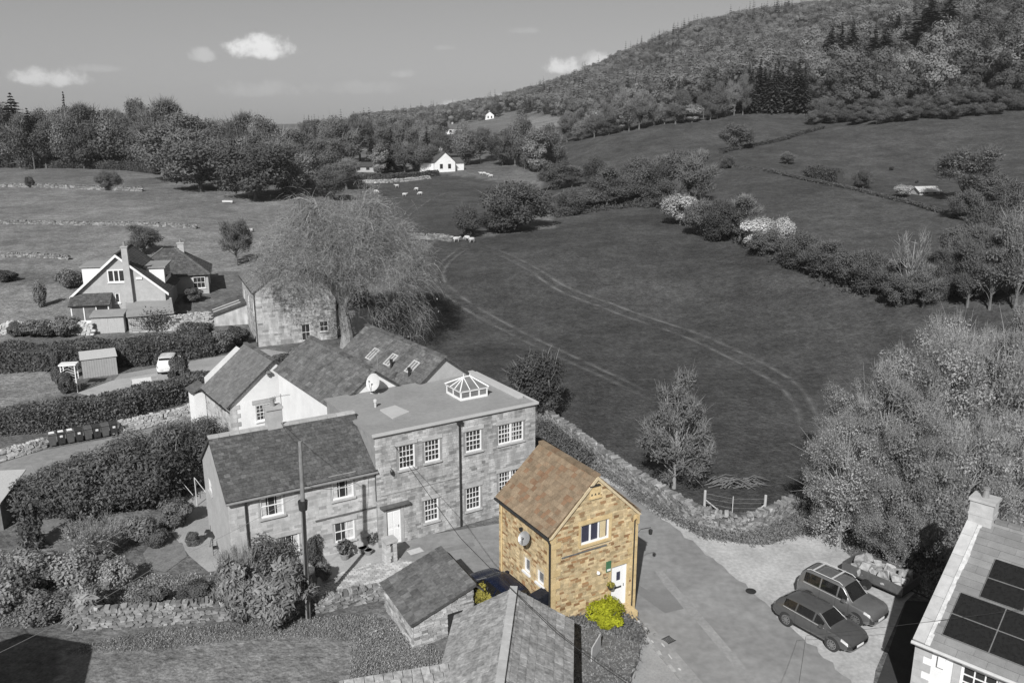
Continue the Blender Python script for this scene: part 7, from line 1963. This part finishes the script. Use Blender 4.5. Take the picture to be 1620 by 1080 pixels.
# hedge line of thorns across the big field
for k, (px, b, t, w) in enumerate(sorted([(900, 340, 300, 44), (930, 330, 292, 44), (960, 328, 262, 50), (985, 322, 268, 46), (1010, 318, 250, 50), (1040, 312, 246, 54), (1070, 318, 240, 56), (1100, 322, 238, 60), (880, 300, 250, 50), (905, 296, 262, 46), (940, 300, 248, 40), (1110, 372, 312, 56), (1140, 380, 318, 60), (1170, 380, 308, 60), (1060, 330, 280, 50),
    (1210, 405, 360, 50), (1265, 424, 368, 60), (1300, 438, 380, 60), (1340, 452, 392, 62), (1375, 462, 398, 60), (1405, 468, 410, 54)])):
    T(['thorn_b', 'thorn_a', 'bare_b'][k % 3], 'hedge_thorn', (px, b), t, w, ORD[k] + ' thorn from the left in the overgrown hedge above the big field', group='overgrown hedge thorns')
for k, (px, b, t, w, pr, lab) in enumerate([(1165, 236, 192, 50, 'thorn_b', 'rounded bare bush where the hillside fields meet'), (1150, 266, 246, 22, 'thorn_a', 'dark bush at the hedge corner of the second hillside field'), (1365, 298, 268, 30, 'thorn_a', 'dark holly bush in the hillside hedge'), (1410, 270, 262, 8, 'bush_b', 'tiny dark bush alone in the right field'), (1450, 290, 284, 6, 'bush_b', 'tiny dark dot bush above the barn'), (1245, 260, 240, 22, 'bare_b', 'small bare tree in the hillside hedge'), (1530, 345, 300, 56, 'thorn_a', 'dark thorn below the bare hillside tree'), (1560, 318, 272, 56, 'thorn_b', 'bushy thorn right of the bare hillside tree'), (1598, 330, 280, 50, 'thorn_b', 'bushy thorn at the right frame edge of the hillside')]):
    T(pr, 'hillside_bush', (px, b), t, w, lab, 'bush')
T('bare_a', 'bare_tree', (1522, 318), 226, 90, 'big bare open tree on the right hillside')
for k, (px, b, t, w, pr, lab) in enumerate([(1436, 480, 358, 56, 'snag', 'pale dead snag with broken branches by the field corner'), (1490, 476, 392, 34, 'shrubby', 'ivy-clad trunk leaning beside the snag'), (1530, 486, 380, 60, 'bare_b', 'thin pale-stemmed tree right of the snag'), (1565, 490, 370, 66, 'bare_a', 'open bare tree behind the thicket'), (1605, 490, 330, 80, 'bare_a', 'tall bare tree at the right edge above the thicket'), (1460, 486, 420, 50, 'bare_b', 'brushy young tree at the field corner'), (1580, 430, 350, 60, 'oak_b', 'leafing tree on the right hillside edge'), (1620, 420, 320, 70, 'oak_a', 'leafing tree cut by the right edge of the view'), (1420, 486, 430, 46, 'thorn_b', 'low thorn left of the pale snag')]):
    T(pr, 'corner_tree', (px, b), t, w, lab)
for k, (px, b, t, w, pr) in enumerate([(1476, 470, 392, 56, 'bare_b'), (1512, 462, 372, 60, 'oak_b'), (1548, 466, 356, 66, 'bare_b'), (1590, 462, 344, 70, 'oak_a'), (1630, 466, 350, 70, 'bare_b'), (1560, 405, 318, 64, 'thorn_b'), (1600, 395, 306, 70, 'oak_b'), (1505, 420, 352, 50, 'thorn_b')]):
    T(pr, 'corner_tree', (px, b), t, w, ORD[k] + ' of the leafing trees massed behind the thicket, counted from the field side', group='trees massed behind the thicket')
for k, (px, b, t, w, lab) in enumerate([(1326, 866, 650, 150, 'thicket tree overhanging the dusty verge'), (1385, 830, 560, 170, 'thicket tree with a pale crown above the trailer'), (1455, 800, 505, 210, 'tallest thicket tree beyond the parked cars'), (1545, 790, 500, 220, 'broad thicket tree behind the solar house chimney'), (1640, 790, 488, 230, 'thicket tree cut by the right edge'), (1430, 890, 640, 170, 'low thicket tree right behind the trailer'), (1500, 900, 650, 180, 'thicket tree against the gable of the solar house'), (1590, 880, 640, 190, 'thicket tree behind the solar house ridge'), (1340, 770, 590, 120, 'slim thicket tree rising from the field corner'), (1500, 720, 480, 150, 'rear thicket tree with pale twig tips'), (1600, 700, 470, 170, 'rearmost thicket tree at the right'), (1405, 900, 730, 120, 'brambly thicket bush behind the estate car'), (1310, 830, 700, 90, 'dense bush shading the wall end')]):
    T(['thicket_a', 'thicket_b', 'thicket_c'][k % 3], 'thicket_tree', (px, b), t, w, lab)

# hillside conifers in the dark stand and on the slope
con = [(1180 + k * 8 + PR.uniform(-3, 3), 176 + PR.uniform(-8, 4), 96 + PR.uniform(-8, 18), PR.uniform(30, 40)) for k in range(12)] + [(1120 + k * 9, 178 + PR.uniform(-4, 4), 118 + PR.uniform(-8, 14), 30) for k in range(7)]
for k, (px, b, t, w) in enumerate(sorted(con)): T(['spruce_a', 'spruce_b'][k % 2], 'stand_conifer', (px, b), t, w, ORD[k] + ' dark conifer from the left in the close stand above the hillside field', group='close conifer stand')
for k, (px, b, t, w, lab) in enumerate([(1310, 108, 48, 30, 'dark conifer left in the upper slope group'), (1325, 112, 42, 28, 'dark conifer in the middle of the upper slope group'), (1342, 110, 38, 30, 'dark conifer right in the upper slope group'), (1378, 112, 50, 30, 'big dark conifer at the edge of the scrub slope'), (1395, 108, 46, 30, 'dark conifer beside the big one at the scrub edge'), (1416, 70, 28, 24, 'upper dark conifer near the hilltop gap'), (1464, 84, 6, 58, 'tall black conifer left of the hilltop pair'), (1494, 66, 2, 46, 'tall black conifer right of the hilltop pair'), (1352, 130, 95, 24, 'small dark conifer low on the scrub slope'), (1376, 140, 108, 26, 'spreading dark conifer low on the scrub slope')]):
    T('spruce_b', 'slope_conifer', (px, b + 14), t - 6, w * 1.8, lab)
for k in range(46):
    px = 1290 + (k % 23) * 15 + PR.uniform(-5, 5); row = k // 23
    b = np.interp(px, [1290, 1400, 1500, 1640], [196, 194, 186, 172]) - row * 14 + PR.uniform(-3, 3)
    T(['thorn_b', 'thorn_b', 'oak_b'][k % 3], 'scrub_bush', (px, b), b - PR.uniform(18, 27), PR.uniform(24, 34), 'rounded scrub bush at the foot of the wooded hillside', 'bush', group='scrub at the hillside foot')
for k in range(26):
    px = 900 + k * 11 + PR.uniform(-4, 4); b = np.interp(px, [900, 1000, 1100, 1200], [226, 205, 192, 180]) + PR.uniform(-4, 2)
    T(['bare_b', 'bare_b', 'oak_a', 'pale_a', 'bare_a'][k % 5], 'edge_tree', (px, b), b - PR.uniform(28, 68), PR.uniform(22, 36), 'bare tree along the lower edge of the hillside wood', group='hillside wood edge')

# ------------------------------------------------------------------ the far woods: one mass of trees
tree_proto('far_round', 61, 11, 9, .02, 14, 2200, .42, 'leaf_far', trunk=.2, jit=.12)
tree_proto('far_round_b', 62, 12, 9, .02, 14, 2200, .42, 'twig_far', trunk=.2, jit=.12)
tree_proto('far_bush', 63, 6, 7, .0, 14, 3600, .24, 'leaf_scrub', trunk=.12, jit=.12)
tree_proto('far_dark', 66, 11, 8, .02, 14, 2200, .42, 'leaf_dark', trunk=.2, jit=.12)
conifer_proto('far_larch', 64, 15, 5.5, 12, 7, 'leaf_far', per=3)
conifer_proto('far_spruce', 65, 15, 5, 12, 7, 'leaf_conifer', per=3)
FARC = bpy.data.collections.new('far_tree_kinds')
KINDS_ = ['far_round', 'far_round_b', 'far_bush', 'far_larch', 'far_spruce', 'far_dark']
for i, k in enumerate(KINDS_):
    ob_ = bpy.data.objects.new('%d_%s' % (i, k), PROTO[k]['parts'][1][1]); FARC.objects.link(ob_)
def cluster(pk, x, y, rng):
    """like stands with like: patches of dark trees and patches of conifers"""
    s = np.sin(x * .031 + 1.3 * np.sin(y * .011)) * np.cos(y * .023 + .7) + .4 * np.sin(x * .09 + y * .05)
    k = rng.uniform(0, 1, len(x))
    pk = np.where((s > .45) & (k < .7), np.where((pk == 2) | (k > .35), 5, 4), pk)
    return np.where((s < -.5) & (k < .6), np.where(pk == 2, 2, 5), pk)
def woodland(name, label, poly, spacing, picks, hs, Dr, seed):
    rng = np.random.default_rng(seed); poly = np.array(poly, float)
    a0 = math.atan((poly[:, 0].min() - 810) / FOC) - .02; a1 = math.atan((poly[:, 0].max() - 810) / FOC) + .02
    n = int((Dr[1] ** 2 - Dr[0] ** 2) / 2 * (a1 - a0) / spacing ** 2)
    D = np.sqrt(rng.uniform(Dr[0] ** 2, Dr[1] ** 2, n)); A_ = rng.uniform(a0, a1, n); x, y = D * np.sin(A_), D * np.cos(A_); z = zf(x, y)
    d = y * CP - (z - CAMH) * SP; px = 810 + FOC * x / d; py = 540 - FOC * (y * SP + (z - CAMH) * CP) / d
    ok = inside(px, py, poly); x, y, z = x[ok], y[ok], z[ok]; n = len(x)
    me = bpy.data.meshes.new(name); me.vertices.add(n); me.vertices.foreach_set('co', np.stack([x, y, z], -1).ravel().astype(np.float32))
    for nm, ty, val in (('pick', 'INT', cluster(rng.choice([p_[0] for p_ in picks], n, p=[p_[1] for p_ in picks]), x, y, rng).astype(np.int32)), ('scl', 'FLOAT', rng.uniform(*hs, n).astype(np.float32)), ('spin', 'FLOAT', rng.uniform(0, 6.28, n).astype(np.float32))):
        me.attributes.new(nm, ty, 'POINT').data.foreach_set('value', val)
    o = obj(name, me); tag(o, label, 'woodland', kind='stuff')
    ng = bpy.data.node_groups.new(name, 'GeometryNodeTree'); ng.interface.new_socket('Geometry', in_out='INPUT', socket_type='NodeSocketGeometry'); ng.interface.new_socket('Geometry', in_out='OUTPUT', socket_type='NodeSocketGeometry')
    N, L = ng.nodes.new, ng.links.new
    gi, go = N('NodeGroupInput'), N('NodeGroupOutput'); ci = N('GeometryNodeCollectionInfo'); ci.inputs['Collection'].default_value = FARC; ci.inputs['Separate Children'].default_value = True; ci.inputs['Reset Children'].default_value = True
    ip = N('GeometryNodeInstanceOnPoints'); ip.inputs['Pick Instance'].default_value = True
    def na(nm, t): q_ = N('GeometryNodeInputNamedAttribute'); q_.data_type = t; q_.inputs['Name'].default_value = nm; return q_.outputs['Attribute']
    cx = N('ShaderNodeCombineXYZ'); L(na('spin', 'FLOAT'), cx.inputs['Z'])
    L(gi.outputs[0], ip.inputs['Points']); L(ci.outputs[0], ip.inputs['Instance']); L(na('pick', 'INT'), ip.inputs['Instance Index']); L(cx.outputs[0], ip.inputs['Rotation']); L(na('scl', 'FLOAT'), ip.inputs['Scale'])
    L(ip.outputs[0], go.inputs[0]); o.modifiers.new('trees', 'NODES').node_group = ng
    return n
nw = woodland('hill_woodland', 'mixed wood covering the high right hillside to the skyline', [(835, 178), (840, 152), (900, 138), (1000, 92), (1100, 54), (1200, 22), (1260, -6), (1400, -30), (1420, 90), (1300, 120), (1270, 150), (1180, 150), (1100, 165), (1000, 182), (900, 188)], 6.4, [(0, .52), (1, .34), (3, .1), (4, .04)], (.7, 1.45), (330, 1150), 1)
nw += woodland('scrub_woodland', 'rounded scrub and young trees covering the right-hand hillside', [(1270, 150), (1300, 118), (1420, 88), (1400, -40), (1700, -80), (1700, 160), (1560, 158), (1440, 172), (1330, 180)], 5.6, [(0, .12), (2, .78), (5, .1)], (.85, 1.55), (285, 680), 2)
nw += woodland('ridge_woodland', 'thin band of bare trees along the far skyline ridge', [(560, 196), (700, 184), (770, 170), (840, 152), (850, 180), (790, 186), (700, 202), (560, 216)], 11, [(0, .5), (1, .5)], (.9, 1.4), (600, 1500), 3)
nw += woodland('valley_woodland', 'far wooded valley side behind the white cottage', [(480, 222), (480, 208), (560, 204), (700, 205), (700, 235), (560, 240)], 14, [(0, .5), (1, .4), (4, .1)], (.7, 1.1), (330, 900), 4)
print('woodland instances', nw)

# ------------------------------------------------------------------ gardens
GB = [
 ('broad_shrub', 'garden_shrub', 95, 806, 738, 120, 'dark broad shrub at the left end of the tall garden screen'),
 ('broad_shrub_b', 'garden_shrub', 160, 806, 715, 130, 'grey-leaved shrub in the middle of the tall garden screen'),
 ('broad_shrub', 'garden_shrub', 228, 800, 700, 130, 'glossy dark evergreen in the tall garden screen'),
 ('broad_shrub', 'garden_shrub', 285, 770, 672, 110, 'tall evergreen beside the cottage gable'),
 ('shrubby', 'garden_shrub', 322, 722, 654, 70, 'upright shrub by the white house side wall'),
 ('broad_shrub_b', 'garden_shrub', 215, 748, 690, 110, 'shrub leaning over the lane beyond the bins'),
 ('bush_d', 'garden_bush', 280, 830, 786, 62, 'rounded clipped bush beside the terrace'),
 ('bush_a', 'garden_bush', 222, 856, 808, 66, 'rounded heathery bush in the cottage garden middle'),
 ('bush_b', 'garden_bush', 248, 862, 836, 46, 'low mound bush right of the heathery bush'),
 ('bush_d', 'garden_bush', 305, 862, 840, 28, 'tiny rounded bush at the terrace foot'),
 ('bare_shrub', 'bare_shrub', 150, 880, 812, 84, 'bare twiggy shrub in the cottage garden'),
 ('bush_pale', 'garden_bush', 185, 925, 878, 66, 'pale-leaved shrub in the lower cottage garden'),
 ('bush_c', 'garden_bush', 120, 925, 868, 84, 'loose shrub left of the pale-leaved shrub'),
 ('bush_c', 'garden_bush', 60, 930, 868, 100, 'grey leafy shrub near the ivied posts'),
 ('bush_a', 'garden_bush', 20, 960, 890, 90, 'leafy shrub at the left frame edge'),
 ('tufty', 'garden_bush', 130, 975, 930, 80, 'spiky shrub against the garden wall'),
 ('bush_c', 'garden_bush', 70, 985, 935, 84, 'leafy shrub above the shaded corner of the lawn'),
 ('bush_a', 'garden_bush', 240, 960, 925, 60, 'low shrub on the garden wall top'),
 ('bush_b', 'garden_bush', 310, 950, 918, 60, 'dark low shrub on the sloping rock bed'),
 ('shrub_leafy', 'garden_shrub', 440, 985, 888, 120, 'large leafy evergreen beside the telegraph pole'),
 ('shrub_leafy', 'garden_shrub', 385, 975, 880, 90, 'tall shrub with bare stems left of the telegraph pole'),
 ('bare_shrub', 'bare_shrub', 380, 955, 850, 60, 'tuft of pale upright canes beside the evergreen'),
 ('broad_shrub_b', 'garden_shrub', 420, 905, 838, 90, 'drooping grey shrub under the cottage window'),
 ('bush_d', 'garden_bush', 498, 895, 845, 34, 'dark cone-shaped bush right of the telegraph pole'),
 ('bush_a', 'garden_bush', 512, 918, 882, 30, 'rounded bush at the yard edge'),
  ('bush_d', 'clipped_yew', 107, 622, 586, 30, 'clipped yew right of the lattice arch'),
 ('bush_d', 'clipped_yew', 92, 606, 552, 24, 'taller clipped yew left of the lattice arch'),
 ('bush_d', 'clipped_yew', 285, 604, 564, 42, 'egg-shaped clipped yew beside the white car'),
 ('bush_d', 'clipped_yew', 304, 476, 454, 38, 'dome-clipped bush before the bungalow'),
 ('bush_c', 'garden_bush', 350, 558, 518, 44, 'pale bush beside the lean-to'),
 ('bush_b', 'garden_bush', 378, 545, 510, 40, 'dark bush before the tall stone house'),
 ('bush_b', 'garden_bush', 325, 540, 512, 36, 'dark bush between the hedge end and the lean-to'),
 ('bush_b', 'garden_bush', 445, 578, 555, 40, 'low dark bush behind the white house roof'),
 ('bush_a', 'garden_bush', 470, 572, 545, 30, 'low bush left of the rear house roof'),
 ('bush_d', 'garden_bush', 28, 532, 508, 34, 'clipped bush on the chalet terrace'),
 ('bush_a', 'garden_bush', 60, 530, 500, 60, 'shrub on the chalet terrace wall'),
 ('bush_c', 'garden_bush', 105, 530, 498, 60, 'shrub beside the garden shed'),
 ('bush_b', 'garden_bush', 85, 530, 506, 50, 'dark shrub on the chalet terrace'),
 ('bush_a', 'garden_bush', 112, 455, 420, 46, 'shrub left of the chalet dormer'),
 ('bush_b', 'garden_bush', 12, 445, 424, 36, 'dark bush at the end of the short field wall'),
 ('bush_c', 'garden_bush', 66, 486, 440, 22, 'small sapling on the chalet lawn'),
]
hs = bpy.data.objects['stone_house']
s_, z_ = hit(hs, FACE('front'), 948, 955); q_ = hm @ Vector((s_ - .1, -.75, .45)); plant('bush_green', 'bright_bush', tuple(q_), h=1.45, w=2.2, label='bright yellow-green bush beside the white front door', cat='shrub')
q_ = P(776, 950, 1.3); plant('bush_olive', 'straggly_bush', tuple(q_ + np.array([-.35, .0, -.1])), h=1.15, w=1.3, label='straggly olive-green bush before the blue car', cat='shrub')
for pr, nm, px, b, t, w, lab in GB: T(pr, nm, (px, b), t, w, lab, 'shrub')
for px, lab in ((44, 'left ivied garden post of the pair'), (60, 'right ivied garden post of the pair')):
    g = P(px, 868); o = thing('ivied_post', lab, 'post', tuple(g)); p = MB(); p.box(-.1, .1, -.1, .1, 0, 2.9); p.build('post', 'wood_dark', o)
    rng = np.random.default_rng(px); C_ = np.column_stack([rng.normal(0, .2, 700), rng.normal(0, .2, 700), rng.uniform(0, 3, 700)]); v, f = leaf_quads(C_, .15, rng); obj('ivy', npmesh('post_ivy', v, f, 'leaf_dark', rng.uniform(0, 1, 700)), o)
# low growth
mat('lawn_near', .105, .15, 2.2, .95, .6, amt2=.25, scale2=9)
bank = [tuple(P(*q, .5)[:2]) for q in ((880, 985), (930, 975), (985, 973), (1014, 993), (1012, 1030), (1000, 1060), (985, 1110), (860, 1110))]
sheet('lawn_bank', bank, 'lawn_near', .5, thick=.65, label='raised lawn above the footpath before the stone house')
def scatter_up(name, label, poly, n, leaf, dz, **k):
    o = scatter(name, label, poly, n, leaf, **k); o.location.z = dz; return o
hb = [tuple(P(*q, .5)[:2]) for q in ((880, 985), (930, 976), (985, 974), (1013, 994), (1012, 1016), (985, 1004), (930, 992), (890, 1000))]
scatter_up('ground_cover', 'dense low shrubby ground cover along the raised bank', hb, 5200, 'leaf_mid', .48, size=.09, hgt=(.05, .35), seed=1)
scatter_up('lawn_grass', 'rough grass on the raised lawn', bank, 9000, 'leaf_light', .48, size=.06, hgt=(.02, .08), seed=2, elong=3.2, cat='grass')
scatter('verge_growth', 'ivy and weeds along the foot of the road wall', gp([(870, 700), (945, 745), (1050, 818), (1120, 852), (1200, 862), (1290, 840), (1300, 800), (1200, 838), (1100, 832), (1000, 778), (900, 705)]), 30000, 'leaf_mid', .075, (.05, .4), 3)
scatter('bramble', 'dark ivy bank between the mill and the road wall', gp([(855, 668), (905, 690), (945, 728), (925, 742), (880, 735), (850, 715)]), 20000, 'leaf_dark', .09, (.1, 1.0), 4)
scatter('wall_foot_weeds', 'rough weeds at the foot of the garden wall', [tuple(P(*q)[:2]) for q in ((100, 1030), (250, 1000), (420, 985), (560, 975), (640, 985), (700, 1050), (560, 1090), (560, 1010), (420, 1005), (250, 1025))], 36000, 'leaf_light', .045, (.03, .2), 5)
scatter('garden_growth', 'tangled low plants filling the cottage garden beds', [tuple(P(*q)[:2]) for q in ((-20, 990), (-20, 880), (50, 870), (130, 890), (215, 915), (320, 910), (400, 945), (380, 965), (140, 985))], 20000, 'leaf_light', .065, (.05, .4), 6)
scatter('garden_growth', 'low plants along the lane edge before the tall shrubs', [tuple(P(*q)[:2]) for q in ((60, 770), (330, 690), (345, 760), (260, 800), (60, 820))], 16000, 'leaf_mid', .08, (.05, .6), 7)
scatter('thicket_floor', 'brambles and litter under the thicket', gp([(1290, 800), (1330, 870), (1400, 910), (1470, 950), (1640, 900), (1640, 700), (1400, 700)]), 24000, 'leaf_light', .09, (.1, .9), 8)
scatter('daisies', 'pale flower specks in the rough grass beside the stone store', [tuple(P(*q)[:2]) for q in ((560, 1000), (640, 985), (700, 1055), (570, 1085))], 500, 'blossom', .05, (.05, .2), 9, clump=3, cat='flowers')
scatter('hedge_bottom', 'long grass and scrub along the overgrown hedge line', gp([(880, 345), (1000, 328), (1090, 332), (1180, 396), (1300, 450), (1420, 482), (1420, 470), (1300, 436), (1180, 378), (1100, 318), (1000, 312), (880, 335)]), 9000, 'leaf_scrub', .3, (.2, 1.2), 10)
# house beyond the lower left corner (its shade reaches the lawn)
Nh = thing('neighbour_house', 'slate-roofed house beyond the lower left corner, shading the lawn corner', 'house', (-22.6, 15.9, 0), R(19))
p = MB(); p.box(-4, 4.6, 0, 11, -.3, 5.6); p.build('wall', 'stone_cottage', Nh); bed = MB()
slope(Nh, bed, (-4.3, 11.2, 5.4), (-4.3, -.2, 5.4), (.3, -.2, 7.3), (.3, 11.2, 7.3)); slope(Nh, bed, (4.9, -.2, 5.4), (4.9, 11.2, 5.4), (.3, 11.2, 7.3), (.3, -.2, 7.3)); finish_roof(Nh, bed, [], 'slate_plain')

# ------------------------------------------------------------------ thin haze over the valley
p = MB(); p.box(-4800, 4800, -60, 4800, -40, 215)
hz_, nt = _base('haze'); o_ = nt.nodes.new('ShaderNodeOutputMaterial'); v_ = nt.nodes.new('ShaderNodeVolumePrincipled')
v_.inputs['Density'].default_value = .00013; v_.inputs['Color'].default_value = (.95, .95, .95, 1); v_.inputs['Anisotropy'].default_value = .2
nt.links.new(v_.outputs[0], o_.inputs['Volume']); MATS['haze'] = hz_
tag(p.build('haze', 'haze'), 'thin pale haze filling the valley air', 'haze', kind='stuff')
